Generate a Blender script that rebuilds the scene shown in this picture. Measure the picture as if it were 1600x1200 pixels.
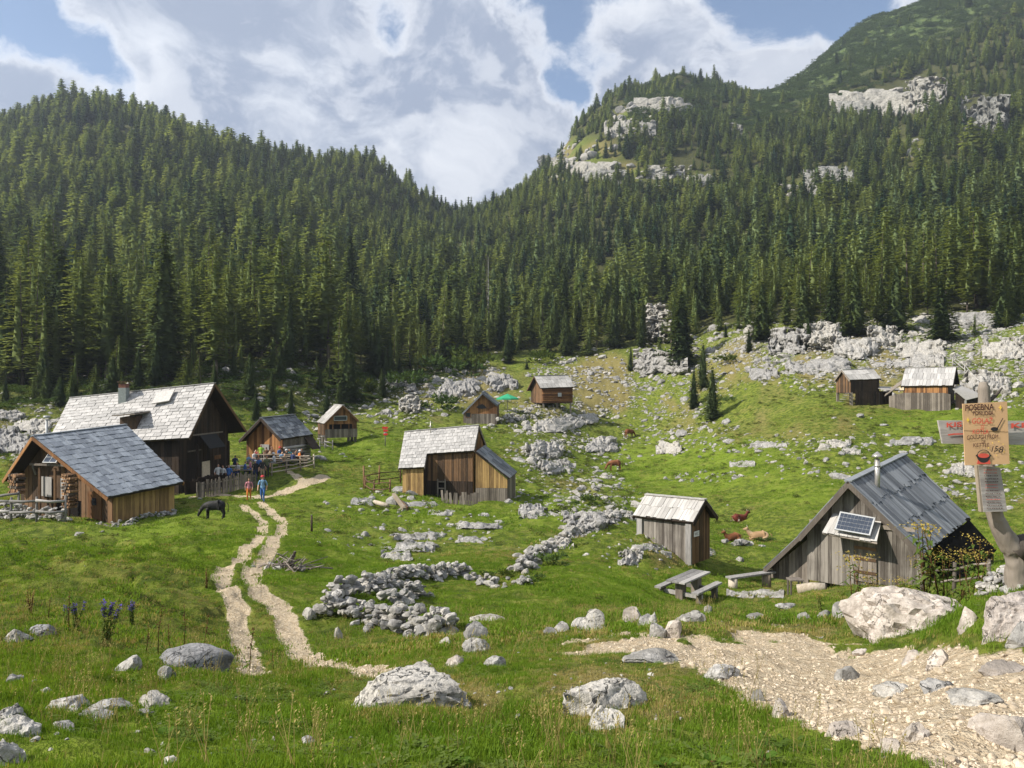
import bpy, bmesh, math, random
import numpy as np
from mathutils import Matrix, Vector
random.seed(7); RNG = np.random.default_rng(7)
for o in list(bpy.data.objects): bpy.data.objects.remove(o)
SC = bpy.context.scene
COL = SC.collection
R = math.radians

# ------------------------------------------------------------------ camera
F = 1209.0; EYE = 10.0          # focal length in photo pixels, eye height
cam = bpy.data.cameras.new('camera'); camo = bpy.data.objects.new('camera', cam); COL.objects.link(camo)
cam.sensor_width = 36; cam.lens = 36*F/1600; cam.clip_start = 0.1; cam.clip_end = 6000
camo.location = (0, 0, EYE); camo.rotation_euler = (R(90), 0, 0)
SC.camera = camo
SC.render.resolution_x, SC.render.resolution_y = 1024, 768

# ------------------------------------------------------------------ sun, sky, exposure
SUN_EL = R(40)
SUN_H = Vector((-0.955, -0.295, 0)).normalized()
TO_SUN = Vector((SUN_H.x*math.cos(SUN_EL), SUN_H.y*math.cos(SUN_EL), math.sin(SUN_EL)))
sl = bpy.data.lights.new('sun', 'SUN'); sl.energy = 5.0; sl.angle = R(0.53); sl.color = (1, 0.93, 0.82)
so = bpy.data.objects.new('sun', sl); COL.objects.link(so)
so.rotation_euler = TO_SUN.to_track_quat('Z', 'Y').to_euler(); so.location = (-50, 0, 60)
SC.view_settings.view_transform = 'Standard'; SC.view_settings.look = 'None'
SC.view_settings.exposure = 0.70; SC.view_settings.gamma = 1.0; SC.view_settings.use_curve_mapping = False
HAZE = 0.00022          # density of the mountain air
SC.cycles.use_denoising = True
SC.cycles.max_bounces = 6; SC.cycles.diffuse_bounces = 3; SC.cycles.glossy_bounces = 2; SC.cycles.transmission_bounces = 4
SC.cycles.transparent_max_bounces = 8; SC.cycles.volume_bounces = 0
SC.cycles.sample_clamp_indirect = 5

def text_mesh(txt, bold=0.0):
    """outline of a word as a mesh (made first, while the scene is still empty)"""
    cu = bpy.data.curves.new('lettering', 'FONT'); cu.body = txt; cu.size = 1; cu.offset = bold; o = bpy.data.objects.new('lettering', cu); COL.objects.link(o)
    dg = bpy.context.evaluated_depsgraph_get(); dg.update(); me = bpy.data.meshes.new_from_object(o.evaluated_get(dg)); bpy.data.objects.remove(o); bpy.data.curves.remove(cu); return me
TXT = {k: text_mesh(*k) for k in [('POSEBNA', .012), ('PONUDBA', .012), ('GOLAŽ', .005), ('IZ', .0), ('KOTLA', .005), ('GOULASH FROM', .0), ('DE', .0), ('KETTLE', .0), ('15', .01), ('8', .0), ('KIS', .03), ('KI', .03), ('WC', .0)]}
class NT:
    """small helper to write node trees"""
    def __init__(s, nt): s.nt = nt; s.n = nt.nodes; s.l = nt.links
    def node(s, t, **kw):
        n = s.n.new(t)
        for k, v in kw.items():
            if k.startswith('i_'):
                key = k[2:]; key = int(key) if key.isdigit() else key.replace('_', ' ')
                s.put(n.inputs[key], v)
            else: setattr(n, k, v)
        return n
    def put(s, inp, v):
        if isinstance(v, bpy.types.NodeSocket): s.l.new(v, inp)
        else:
            if isinstance(v, (tuple, list)) and inp.type == 'RGBA' and len(v) == 3: v = (*v, 1)
            inp.default_value = v
    def math(s, op, a, b=0.0, clamp=False):
        n = s.n.new('ShaderNodeMath'); n.operation = op; n.use_clamp = clamp
        s.put(n.inputs[0], a); s.put(n.inputs[1], b); return n.outputs[0]
    def vmath(s, op, a, b=(0, 0, 0)):
        n = s.n.new('ShaderNodeVectorMath'); n.operation = op
        s.put(n.inputs[0], a); s.put(n.inputs[1], b); return n.outputs[1] if op in ('DOT_PRODUCT', 'LENGTH', 'DISTANCE') else n.outputs[0]
    def ramp(s, x, lo, hi, a=0.0, b=1.0, smooth=True):
        n = s.n.new('ShaderNodeMapRange'); n.interpolation_type = 'SMOOTHSTEP' if smooth else 'LINEAR'
        for i, v in zip((0, 1, 2, 3, 4), (x, lo, hi, a, b)): s.put(n.inputs[i], v)
        return n.outputs[0]
    def mix(s, f, a, b, typ='MIX'):
        n = s.n.new('ShaderNodeMix'); n.data_type = 'RGBA'; n.blend_type = typ
        s.put(n.inputs[0], f); s.put(n.inputs[6], a); s.put(n.inputs[7], b); return n.outputs[2]
    def noise(s, vec, scale, detail=4, rough=0.55, dist=0.0):
        n = s.n.new('ShaderNodeTexNoise'); n.noise_dimensions = '3D'
        if vec is not None: s.l.new(vec, n.inputs['Vector'])
        n.inputs['Scale'].default_value = scale; n.inputs['Detail'].default_value = detail
        n.inputs['Roughness'].default_value = rough; n.inputs['Distortion'].default_value = dist
        return n.outputs['Fac']

W = bpy.data.worlds.new('World'); SC.world = W; W.use_nodes = True
w = NT(W.node_tree); w.n.clear()
sky = w.node('ShaderNodeTexSky', sky_type='NISHITA', sun_disc=False, sun_elevation=SUN_EL,
             sun_rotation=math.atan2(SUN_H.x, SUN_H.y), altitude=1400, air_density=1.0, dust_density=0.6, ozone_density=1.2)
tc = w.node('ShaderNodeTexCoord'); D3 = tc.outputs['Generated']
def pxdir(px, py):
    v = Vector((px-800, F, 600-py)).normalized(); return tuple(v)
warp = w.node('ShaderNodeTexNoise'); w.l.new(D3, warp.inputs['Vector']); warp.inputs['Scale'].default_value = 5; warp.inputs['Detail'].default_value = 6
wv = w.vmath('SCALE', w.vmath('SUBTRACT', warp.outputs['Color'], (0.5, 0.5, 0.5))); wv.node.inputs['Scale'].default_value = 0.14
DW = w.vmath('ADD', D3, wv)
sc1 = w.vmath('MULTIPLY', DW, (1.0, 1.0, 1.5))
dens = w.noise(sc1, 3.3, 10, 0.60)
fine = w.noise(sc1, 12.0, 9, 0.66)
dens = w.math('ADD', w.math('MULTIPLY', dens, 0.72), w.math('MULTIPLY', fine, 0.28))
# gaps of blue sky between the clouds (directions in the world) and thick cloud cores
def blob(px, py, rad, amt):
    d = w.vmath('DISTANCE', DW, pxdir(px, py))
    return w.ramp(d, 0.0, rad/F, amt, 0.0)
bias = None
for a in [(15, 5, 95, -.22), (125, 95, 85, -.15), (595, 30, 62, -.14), (905, 130, 62, -.155), (928, 45, 52, -.15), (875, 205, 52, -.11),
          (1230, -25, 150, -.24), (1345, 0, 95, -.17), (960, 90, 40, -.06),(150, -160, 150, -.2),(800, -260, 160, -.2),
          (400, 130, 300, .13), (720, 60, 200, .10), (1080, 80, 170, .12), (700, 240, 200, .09), (60, 160, 110, .12), (200, 60, 140, .1), (1000, 200, 140, .08), (520, 230, 160, .08), (1250, 110, 120, .1)]:
    bb = blob(*a); bias = bb if bias is None else w.math('ADD', bias, bb)
dn = w.math('ADD', dens, bias)
cover = w.ramp(dn, 0.40, 0.515)
thick = w.ramp(dn, 0.445, 0.555)
n2 = w.noise(w.vmath('ADD', sc1, (-0.05, 0.0, 0.045)), 3.3, 9, 0.56)
relief = w.ramp(w.math('SUBTRACT', w.noise(sc1, 3.3, 9, 0.56), n2), -0.10, 0.10)
nA = w.noise(w.vmath('ADD', sc1, (3.1, 1.7, .4)), 5.5, 9, 0.60, .4)
body = w.mix(w.ramp(nA, .43, .68), (2.25, 2.65, 3.55), (5.2, 5.45, 5.95))
ccol = w.mix(thick, (6.6, 6.7, 6.95), body)
ccol = w.mix(w.math('MULTIPLY', w.ramp(relief, .45, .95), 0.45), ccol, (6.6, 6.7, 6.95))
bg = w.node('ShaderNodeBackground'); bg.inputs['Strength'].default_value = 0.10
w.l.new(w.mix(cover, w.mix(0.05, sky.outputs[0], (4.2, 5.0, 6.4)), ccol), bg.inputs['Color'])
outw = w.node('ShaderNodeOutputWorld'); w.l.new(bg.outputs[0], outw.inputs['Surface'])

# ------------------------------------------------------------------ numpy noise
def _h(ix, iy, iz, s):
    n = (ix*374761393 + iy*668265263 + iz*2147483647 + s*1274126177) & 0xffffffff
    n = ((n ^ (n >> 13))*1274126177) & 0xffffffff
    n = ((n ^ (n >> 16))*2246822519) & 0xffffffff
    return ((n ^ (n >> 15)) & 0xffff)/32767.5-1.0
def vn3(p, s=0):
    p = np.asarray(p, float); i = np.floor(p).astype(np.int64); f = p-i; u = f*f*f*(f*(f*6-15)+10)
    r = 0
    for dx in (0, 1):
        wx = u[..., 0] if dx else 1-u[..., 0]
        for dy in (0, 1):
            wy = u[..., 1] if dy else 1-u[..., 1]
            for dz in (0, 1):
                wz = u[..., 2] if dz else 1-u[..., 2]
                r = r+wx*wy*wz*_h(i[..., 0]+dx, i[..., 1]+dy, i[..., 2]+dz, s)
    return r
def vn2(x, y, s=0):
    ix = np.floor(x).astype(np.int64); iy = np.floor(y).astype(np.int64); fx = x-ix; fy = y-iy
    ux = fx*fx*fx*(fx*(fx*6-15)+10); uy = fy*fy*fy*(fy*(fy*6-15)+10); z = 0*ix
    return ((1-ux)*(1-uy)*_h(ix, iy, z, s)+ux*(1-uy)*_h(ix+1, iy, z, s)+(1-ux)*uy*_h(ix, iy+1, z, s)+ux*uy*_h(ix+1, iy+1, z, s))
def fbm2(x, y, oct=4, s=0, g=0.5):
    a, t, k = 1.0, 0, 1.0
    for o in range(oct): t = t+a*vn2(x*k+o*17.3, y*k-o*9.1, s+o); a *= g; k *= 2.03
    return t
def fbm3(p, oct=4, s=0, g=0.5):
    a, t, k = 1.0, 0, 1.0
    for o in range(oct): t = t+a*vn3(p*k+o*11.7, s+o); a *= g; k *= 2.03
    return t
def worley(p, s=0, dim=3):
    """nearest cell: random value per cell, gap to the next cell, offset to the cell point, cell point"""
    p = np.asarray(p, float); i = np.floor(p).astype(np.int64); f1 = np.full(p.shape[:-1], 9e9); f2 = f1.copy(); cid = np.zeros(p.shape[:-1]); cp_ = np.zeros(p.shape)
    for dx in (-1, 0, 1):
        for dy in (-1, 0, 1):
            for dz in ((-1, 0, 1) if dim == 3 else (0,)):
                c = i+np.array([dx, dy, dz]); q = c+.5+.45*np.stack([_h(c[..., 0], c[..., 1], c[..., 2], s+k) for k in (1, 2, 3)], -1)*(1 if dim == 3 else np.array([1, 1, 0]))
                d = np.linalg.norm(p-q, axis=-1); r = _h(c[..., 0], c[..., 1], c[..., 2], s+7); n = d < f1
                f2 = np.where(n, f1, np.minimum(f2, d)); cid = np.where(n, r, cid); cp_ = np.where(n[..., None], q, cp_); f1 = np.where(n, d, f1)
    return cid, f2-f1, p-cp_, cp_
def sstep(x, a, b):
    t = np.clip((x-a)/(b-a), 0, 1); return t*t*(3-2*t)

# ------------------------------------------------------------------ terrain heights
CP = [  # (photo x, photo y, depth in metres) of points on the ground
 (0,1240,3),(0,1100,6),(0,1030,9),(0,960,14),(0,900,20),(0,860,28),(0,812,46),(0,745,60),(0,700,74),(0,660,88),(0,620,102),(0,575,130),(0,500,190),(0,400,270),(0,310,350),(0,250,420),(0,212,480),(0,262,700),
 (170,1240,3),(170,1110,6),(170,1040,9),(170,975,14),(170,910,20),(170,868,28),(170,812,46),(170,770,58),(170,700,72),(170,655,88),(170,615,102),(170,570,130),(170,480,200),(170,370,290),(170,270,380),(170,200,450),(170,180,490),(170,230,700),
 (450,1240,3),(450,1125,5.6),(450,1062,8.5),(450,1042,13),(450,960,19),(450,870,30),(430,800,48),(420,762,58),(440,722,67),(450,698,79),(450,660,97),(530,694,92),(545,668,103),(600,690,88),(525,705,82),(450,612,108),(450,570,130),(450,470,220),(450,370,320),(450,300,410),(450,262,470),(450,310,700),
 (700,1240,3),(700,1105,6),(700,1050,9),(700,1000,14),(700,945,22),(700,880,33),(700,810,50),(700,768,60),(700,722,78),(690,685,95),(700,650,115),(700,612,135),(700,577,158),(700,550,180),(700,455,280),(700,390,400),(700,352,560),(700,385,900),
 (600,290,500),(600,340,800),(800,640,122),(800,560,172),(800,430,300),(800,340,470),(780,322,620),(800,360,900),
 (860,640,124),(850,700,100),(850,760,70),(860,790,58),
 (950,1240,3),(950,1120,5.4),(950,1035,8.6),(955,1000,11.5),(955,965,18),(950,915,27),(950,868,36),(930,832,43),(975,792,66),(960,738,95),(983,682,122),(1000,612,148),(1000,562,165),(1000,525,182),(1000,460,240),(1000,395,320),(1000,300,430),(960,190,540),(900,222,560),(1000,160,590),(1060,138,600),(1060,175,900),(850,285,560),(900,270,900),
 (1060,856,41),(1150,1240,3),(1150,1150,4.6),(1150,1060,7.4),(1150,1003,11),(1130,968,15),(1090,950,30),(1150,906,37),(1140,842,56),(1150,772,72),(1150,702,92),(1150,640,112),(1150,595,127),(1150,545,145),(1150,515,160),(1150,450,225),(1150,340,350),(1150,240,470),(1150,158,600),(1200,148,680),(1180,180,950),
 (1400,1240,3),(1400,1110,5.2),(1400,1040,8),(1400,997,11),(1400,962,14.5),(1400,920,31),(1400,868,44),(1400,775,62),(1400,705,77),(1400,652,90),(1410,638,95),(1335,631,97),(1300,645,92),(1400,595,110),(1400,540,130),(1400,500,148),(1400,430,210),(1400,320,320),(1400,210,440),(1400,110,580),(1400,24,720),(1330,62,720),(1400,80,1000),
 (1600,1210,3.2),(1600,1090,5),(1600,990,6.6),(1590,915,7.6),(1560,935,12),(1560,900,32),(1600,860,42),(1600,780,58),(1600,705,72),(1600,645,87),(1600,565,108),(1600,505,132),(1600,430,190),(1600,310,300),(1600,160,460),(1600,10,640),(1600,-85,760),(1600,-20,1000),
 (2000,1240,3),(2000,900,9),(2000,800,40),(2000,640,85),(2000,480,130),(2000,200,400),(2000,-150,760),
 (-400,1240,3),(-400,900,20),(-400,780,60),(-400,560,130),(-400,300,330),(-400,190,480),(-400,240,700),
]
cp = np.array(CP, float)
def _dom(u, D): return np.stack([u*1.35, np.log(np.maximum(D, 0.6))*0.55], -1)
_cx = _dom((cp[:, 0]-800)/F, cp[:, 2])
_cv = (cp[:, 1]-600)/F*cp[:, 2]/(cp[:, 2]+4)
for u0 in (-.75, -.35, 0, .35, .75):
    _cx = np.vstack([_cx, _dom(np.array([u0]), np.array([1.0]))]); _cv = np.append(_cv, 1.60/5)
def _tps(r2): return 0.5*r2*np.log(r2+1e-12)
_n = len(_cx)
_K = _tps(((_cx[:, None]-_cx[None])**2).sum(-1))+np.eye(_n)*2e-4
_P = np.hstack([np.ones((_n, 1)), _cx])
_S = np.linalg.solve(np.block([[_K, _P], [_P.T, np.zeros((3, 3))]]), np.concatenate([_cv, np.zeros(3)]))
def base_z(th, r):
    """smooth ground height at bearing th (0 = straight ahead) and distance r"""
    tcl = np.clip(th, -R(46), R(46)); u = np.tan(tcl); Dp = r*np.cos(tcl)
    q = _dom(u, Dp).reshape(-1, 2); out = np.zeros(len(q))
    for k in range(0, len(q), 20000):
        qq = q[k:k+20000]
        out[k:k+20000] = _tps(((qq[:, None]-_cx[None])**2).sum(-1))@_S[:_n]+_S[_n]+qq@_S[_n+1:]
    z = EYE-out.reshape(th.shape)*(Dp+4)
    back = EYE-1.6+0.10*r
    wgt = sstep(np.abs(th), R(48), R(110))
    return z*(1-wgt)+back*wgt
def forest_start(px):
    return np.interp(px, [-800, 0, 200, 400, 520, 600, 700, 800, 900, 1000, 1080, 1200, 1300, 1450, 1600, 2400],
                     [105, 108, 108, 114, 122, 140, 165, 172, 171, 170, 163, 152, 148, 143, 138, 130])
def to_px(x, y, z):
    y = np.maximum(y, 0.05); return 800+F*x/y, 600-F*(z-EYE)/y
def ell(px, py, lst):
    m = np.zeros_like(px)
    for cx, cy, rx, ry, wt in lst:
        m = np.maximum(m, wt*np.clip(1.25-((px-cx)/rx)**2-((py-cy)/ry)**2, 0, 1))
    return m
# ring spacing: fine where the meadow is seen, coarser far away
rr = np.concatenate([np.geomspace(0.7, 9, 120)[:-1], np.geomspace(9, 75, 330)[:-1], np.geomspace(75, 210, 150)[:-1], np.geomspace(210, 1100, 130)])
inner = np.linspace(-R(37), R(37), 860)
outer = np.concatenate([-np.geomspace(R(180), R(37), 50)[:-1], inner, np.geomspace(R(37), R(180), 50)[1:]])
TH, RR = np.meshgrid(outer, rr)
X = RR*np.sin(TH); Y = RR*np.cos(TH)
Zb = base_z(TH, RR)
PX = np.where(np.abs(TH) < R(60), 800+F*np.tan(np.clip(TH, -R(60), R(60))), np.sign(TH)*2900)
DEP = RR*np.cos(np.clip(TH, -R(46), R(46)))
PYb = 600-F*(Zb-EYE)/np.maximum(DEP, .05)
ff = sstep(DEP, forest_start(PX)-4, forest_start(PX)+14)      # forest floor
ROCKY = [(1400,560,260,60,1.0),(1250,545,220,45,1.0),(1540,560,130,80,1),(1440,520,200,40,1),(860,700,70,45,.8),(915,790,95,45,.9),(850,650,100,26,.9),(690,600,110,40,.8),(1000,590,170,45,.75),
 (1060,680,110,26,.5),(30,690,90,50,1.0),(90,650,90,40,.7),(630,630,80,34,.7),(1510,750,110,50,.75),(1280,700,230,26,.6),(1350,735,170,22,.5),(600,850,100,32,.75),(720,825,110,22,.6),(990,868,70,30,.75),
 (600,785,90,22,.55),(820,770,50,30,.5),(300,600,200,30,.5),(500,640,90,30,.5),(1000,640,120,30,.55),(940,720,60,40,.5),(1120,745,80,12,.5)]
rk0 = ell(PX, PYb, ROCKY)*(DEP > 24)
hum = ell(PX, PYb, [(150,890,260,75,1.0),(330,860,110,60,.6),(250,950,200,30,.6)])*(DEP > 9)*(DEP < 48)
Z = Zb.copy()
Z += 0.055*fbm2(X*1.1, Y*1.1, 4, 1)*sstep(RR, 1, 6)
Z += 0.30*fbm2(X/5.5, Y/5.5, 3, 5)*sstep(RR, 8, 25)+0.07*np.abs(fbm2(X/1.7, Y/1.7, 3, 8))*sstep(RR, 10, 20)
Z += 0.05*fbm2(X*2.2, Y*2.2, 2, 12)*sstep(RR, 1.5, 4)*(RR < 16)
Z += hum*(0.42*np.abs(fbm2(X/1.9+fbm2(X/4, Y/4, 2, 31), Y/1.3, 3, 21))-0.05)
Z += rk0*(0.30*np.abs(fbm2(X/1.6, Y/1.6, 3, 41))+0.35*fbm2(X/4, Y/4, 2, 44))
Z += ff*(2.6*fbm2(X/26, Y/26, 3, 51)+sstep(DEP, 250, 450)*7*fbm2(X/85, Y/85, 3, 57))*sstep(DEP, 150, 300)
iTH = lambda th: np.interp(th, outer, np.arange(len(outer)))
iRR = lambda r: np.interp(r, rr, np.arange(len(rr)))
def gz(x, y):
    """height of the built ground at x, y"""
    x = np.asarray(x, float); y = np.asarray(y, float)
    a = iTH(np.arctan2(x, y)); b = iRR(np.hypot(x, y))
    i = np.clip(a.astype(int), 0, len(outer)-2); j = np.clip(b.astype(int), 0, len(rr)-2); fa = a-i; fb = b-j
    return (Z[j, i]*(1-fa)+Z[j, i+1]*fa)*(1-fb)+(Z[j+1, i]*(1-fa)+Z[j+1, i+1]*fa)*fb
def gnorm(x, y, e=None):
    e = 0.02*np.hypot(x, y)+0.1 if e is None else e
    dx = (gz(x+e, y)-gz(x-e, y))/(2*e); dy = (gz(x, y+e)-gz(x, y-e))/(2*e)
    n = np.stack([-dx, -dy, np.ones_like(dx)], -1); return n/np.linalg.norm(n, axis=-1, keepdims=True)
def ground_hit(px, py, dmin=2.0):
    """where the sight line through photo pixel px, py meets the ground"""
    px = np.atleast_1d(np.asarray(px, float)); py = np.atleast_1d(np.asarray(py, float))
    t = np.geomspace(dmin, 900, 430)[None]; ux = ((px-800)/F)[:, None]; uz = ((600-py)/F)[:, None]
    h = EYE+uz*t-gz(ux*t, np.broadcast_to(t, (len(px), t.shape[1])))
    below = h < 0; k = np.where(below.any(1), below.argmax(1), t.shape[1]-1); k = np.maximum(k, 1)
    ii = np.arange(len(px)); h0, h1 = h[ii, k-1], h[ii, k]; f = np.clip(h0/(h0-h1+1e-9), 0, 1)
    d = t[0, k-1]*(1-f)+t[0, k]*f
    return np.stack([ux[:, 0]*d, d, EYE+uz[:, 0]*d], -1)
def at(px, py, d): return np.array([(px-800)/F*d, d, EYE-(py-600)/F*d])
def ground_at(px, d):
    x = (px-800)/F*d; return np.array([x, d, float(gz(x, d))])
# ------------------------------------------------------------------ materials
MATS = {}
def newmat(name):
    m = bpy.data.materials.new(name); m.use_nodes = True; t = NT(m.node_tree); t.n.clear()
    out = t.node('ShaderNodeOutputMaterial'); return m, t, out
def finish(t, out, col, rough=0.8, spec=0.3, bump=None, bstr=0.4, bdist=0.02, metal=0.0):
    b = t.node('ShaderNodeBsdfPrincipled')
    t.put(b.inputs['Base Color'], col); t.put(b.inputs['Roughness'], rough); t.put(b.inputs['Specular IOR Level'], spec); t.put(b.inputs['Metallic'], metal)
    if bump is not None:
        bn = t.node('ShaderNodeBump'); bn.inputs['Strength'].default_value = bstr; bn.inputs['Distance'].default_value = bdist
        t.l.new(bump, bn.inputs['Height']); t.l.new(bn.outputs[0], b.inputs['Normal'])
    t.l.new(b.outputs[0], out.inputs['Surface'])
def plain(name, col, rough=0.7, spec=0.3, var=0.12, scale=8.0, metal=0.0):
    if name in MATS: return MATS[name]
    m, t, out = newmat(name)
    g = t.node('ShaderNodeNewGeometry'); n = t.noise(g.outputs['Position'], scale, 4)
    oi = t.node('ShaderNodeObjectInfo')
    k = t.math('ADD', t.ramp(n, .25, .75, 1-var*1.5, 1+var*1.5, False), t.math('MULTIPLY', t.math('SUBTRACT', oi.outputs['Random'], .5), var))
    c = t.mix(1.0, (*col, 1), k, 'MULTIPLY')
    finish(t, out, c, rough, spec, n, .2, .01, metal); MATS[name] = m; return m
def wood(name, c1, c2, rough=0.75, spec=0.25, var=0.5, stretch=(9, 9, .7), stain=0.5):
    """weathered boards: grain along the local z axis, each board a little different"""
    if name in MATS: return MATS[name]
    m, t, out = newmat(name)
    co = t.node('ShaderNodeTexCoord'); oi = t.node('ShaderNodeObjectInfo')
    off = t.vmath('SCALE', t.node('ShaderNodeCombineXYZ', i_0=oi.outputs['Random'], i_1=oi.outputs['Random'], i_2=1.0).outputs[0]); off.node.inputs['Scale'].default_value = 37.0
    p = t.vmath('ADD', t.vmath('MULTIPLY', co.outputs['Object'], stretch), off)
    g1 = t.noise(p, 1.6, 5, .6, .6); g2 = t.noise(p, 6.5, 4, .6)
    pos = t.node('ShaderNodeNewGeometry').outputs['Position']
    pt = t.noise(pos, .9, 4, .6)
    f = t.math('ADD', t.math('MULTIPLY', g1, .7), t.math('MULTIPLY', t.math('SUBTRACT', oi.outputs['Random'], .5), var))
    f = t.math('ADD', f, t.math('MULTIPLY', t.math('SUBTRACT', pt, .5), stain))
    col = t.mix(t.ramp(f, .1, .65), c1, c2)
    col = t.mix(t.ramp(g2, .62, .78, 0, .55), col, (c1[0]*.35, c1[1]*.35, c1[2]*.35))
    finish(t, out, col, rough, spec, t.math('ADD', g1, t.math('MULTIPLY', g2, .5)), .5, .012); MATS[name] = m; return m
def rockmat(name, light, mid, dark, sc=1.0, lichen=.5):
    m, t, out = newmat(name)
    pos = t.node('ShaderNodeNewGeometry').outputs['Position']; oi = t.node('ShaderNodeObjectInfo')
    n1 = t.noise(pos, 1.3*sc, 6, .62); n2 = t.noise(pos, 5*sc, 6, .68); n3 = t.noise(pos, 19*sc, 4, .65)
    vor = t.node('ShaderNodeTexVoronoi', feature='DISTANCE_TO_EDGE'); vor.inputs['Scale'].default_value = 1.5*sc
    wv = t.node('ShaderNodeTexNoise'); t.l.new(pos, wv.inputs['Vector']); wv.inputs['Scale'].default_value = 2.5*sc; wv.inputs['Detail'].default_value = 5
    t.l.new(t.vmath('ADD', pos, t.vmath('MULTIPLY', t.vmath('SUBTRACT', wv.outputs['Color'], (.5, .5, .5)), (1.1/sc, 1.1/sc, 1.1/sc))), vor.inputs['Vector'])
    crack = t.math('MULTIPLY', t.ramp(vor.outputs['Distance'], 0.0, 0.022, 1, 0), t.ramp(n1, .46, .58))
    f = t.math('ADD', t.math('MULTIPLY', n2, .75), t.math('MULTIPLY', n1, .35))
    f = t.math('ADD', f, t.math('MULTIPLY', t.math('SUBTRACT', oi.outputs['Random'], .5), .16))
    c = t.mix(t.ramp(f, .44, .66), mid, light)
    c = t.mix(t.math('MULTIPLY', t.ramp(t.noise(pos, 3.1*sc, 7, .75), .52, .66), .55), c, (mid[0]*.55, mid[1]*.55, mid[2]*.55))
    tint = t.node('ShaderNodeCombineXYZ', i_0=1.0, i_1=t.math('SUBTRACT', 1.0, t.math('MULTIPLY', oi.outputs['Random'], .03)), i_2=t.math('SUBTRACT', 1.02, t.math('MULTIPLY', oi.outputs['Random'], .10)))
    c = t.mix(1.0, c, t.vmath('MULTIPLY', tint.outputs[0], t.node('ShaderNodeCombineXYZ', i_0=t.ramp(n1, .3, .6, .62, 1.05), i_1=t.ramp(n1, .3, .6, .62, 1.05), i_2=t.ramp(n1, .3, .6, .60, 1.05)).outputs[0]), 'MULTIPLY')
    c = t.mix(t.math('MULTIPLY', t.ramp(n3, .50, .64), t.ramp(n1, .42, .6, 0, lichen)), c, dark)
    c = t.mix(t.math('MULTIPLY', crack, .7), c, (dark[0]*.5, dark[1]*.5, dark[2]*.5))
    h = t.math('SUBTRACT', t.math('ADD', n2, t.math('MULTIPLY', n3, .35)), t.math('MULTIPLY', crack, .6))
    finish(t, out, c, .9, .15, h, .9, .06/sc); MATS[name] = m; return m
def leafmat(name, c1, c2, trans=.35, var=.5, patch=None):
    """foliage: matt reflection plus some light coming through"""
    m, t, out = newmat(name)
    oi = t.node('ShaderNodeObjectInfo'); pos = t.node('ShaderNodeNewGeometry').outputs['Position']
    n = t.noise(pos, patch or .8, 3, .6)
    f = t.math('ADD', t.math('MULTIPLY', oi.outputs['Random'], var), t.math('MULTIPLY', t.math('SUBTRACT', n, .5), 1.1))
    c = t.mix(t.math('ADD', f, .5-var*.5, True), c1, c2)
    d = t.node('ShaderNodeBsdfDiffuse'); t.l.new(c, d.inputs[0])
    tr = t.node('ShaderNodeBsdfTranslucent'); t.l.new(t.mix(1.0, c, (1.25, 1.15, .5), 'MULTIPLY'), tr.inputs[0])
    mx = t.node('ShaderNodeMixShader'); mx.inputs[0].default_value = trans
    t.l.new(d.outputs[0], mx.inputs[1]); t.l.new(tr.outputs[0], mx.inputs[2]); t.l.new(mx.outputs[0], out.inputs['Surface'])
    MATS[name] = m; return m
wood('grey_wood', (.13, .125, .12), (.36, .345, .33)); wood('brown_wood', (.055, .035, .022), (.20, .115, .06))
wood('dark_wood', (.018, .013, .010), (.055, .036, .024), var=.35); wood('yellow_wood', (.17, .105, .045), (.46, .30, .12), var=.4)
wood('orange_wood', (.10, .045, .018), (.38, .19, .075)); wood('half_grey_wood', (.09, .075, .062), (.25, .215, .18))
wood('silver_shingle', (.25, .243, .235), (.47, .455, .44), .55, .5, .28, (6, 1.2, 6), .25)
wood('blue_shingle', (.10, .115, .14), (.25, .28, .32), .5, .6, .28, (6, 1.2, 6), .35)
wood('slate_board', (.07, .078, .092), (.22, .235, .255), .55, .5, .5, (6, 1.0, 6), .35)
wood('white_board', (.27, .258, .24), (.52, .50, .475), .55, .5, .32, (6, 1.0, 6), .3)
wood('weathered_wood', (.075, .064, .054), (.27, .245, .215)); wood('bark', (.055, .042, .033), (.17, .14, .115), stretch=(3, 3, 1)); wood('pale_log', (.22, .18, .13), (.5, .44, .36), stretch=(5, 5, 1))
wood('drift_wood', (.06, .05, .042), (.25, .215, .18), stretch=(8, 8, .9))
plain('end_grain', (.24, .14, .075), var=.8); plain('black_glass', (.015, .02, .032), .15, .6, .05); plain('black_cloth', (.02, .02, .022), .8)
plain('panel_cell', (.035, .045, .065), .18, .6, .1); plain('white_frame', (.38, .39, .40), .4, .4, .05); plain('metal_pipe', (.42, .40, .37), .35, .5, .15, 6, .6)
plain('brick_red', (.17, .08, .06), .9, .2, .3, 14); plain('chimney_green', (.20, .225, .22), .8); plain('plaster', (.62, .52, .38), .9); plain('shade_black', (.007, .007, .007), .95, .02, .3)  # the near-black last one carries the annex interior's shade as colour
plain('red_paint', (.55, .03, .03), .6); plain('parasol_green', (.03, .27, .14), .8, .2, .1); plain('card', (.60, .39, .215), .85, .15, .06, 3)
plain('ink_dark', (.075, .03, .03), .9); plain('ink_red', (.62, .10, .07), .9); plain('ink_yellow', (.85, .62, .08), .8); plain('ink_black', (.03, .028, .03), .8); plain('paint_white', (.75, .74, .70), .8)
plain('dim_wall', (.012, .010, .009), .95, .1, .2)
rockmat('limestone', (.44, .43, .41), (.24, .235, .225), (.075, .075, .07), 1.0, .75); rockmat('pink_stone', (.53, .485, .44), (.36, .32, .285), (.14, .115, .095), 1.6, .5)
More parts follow.
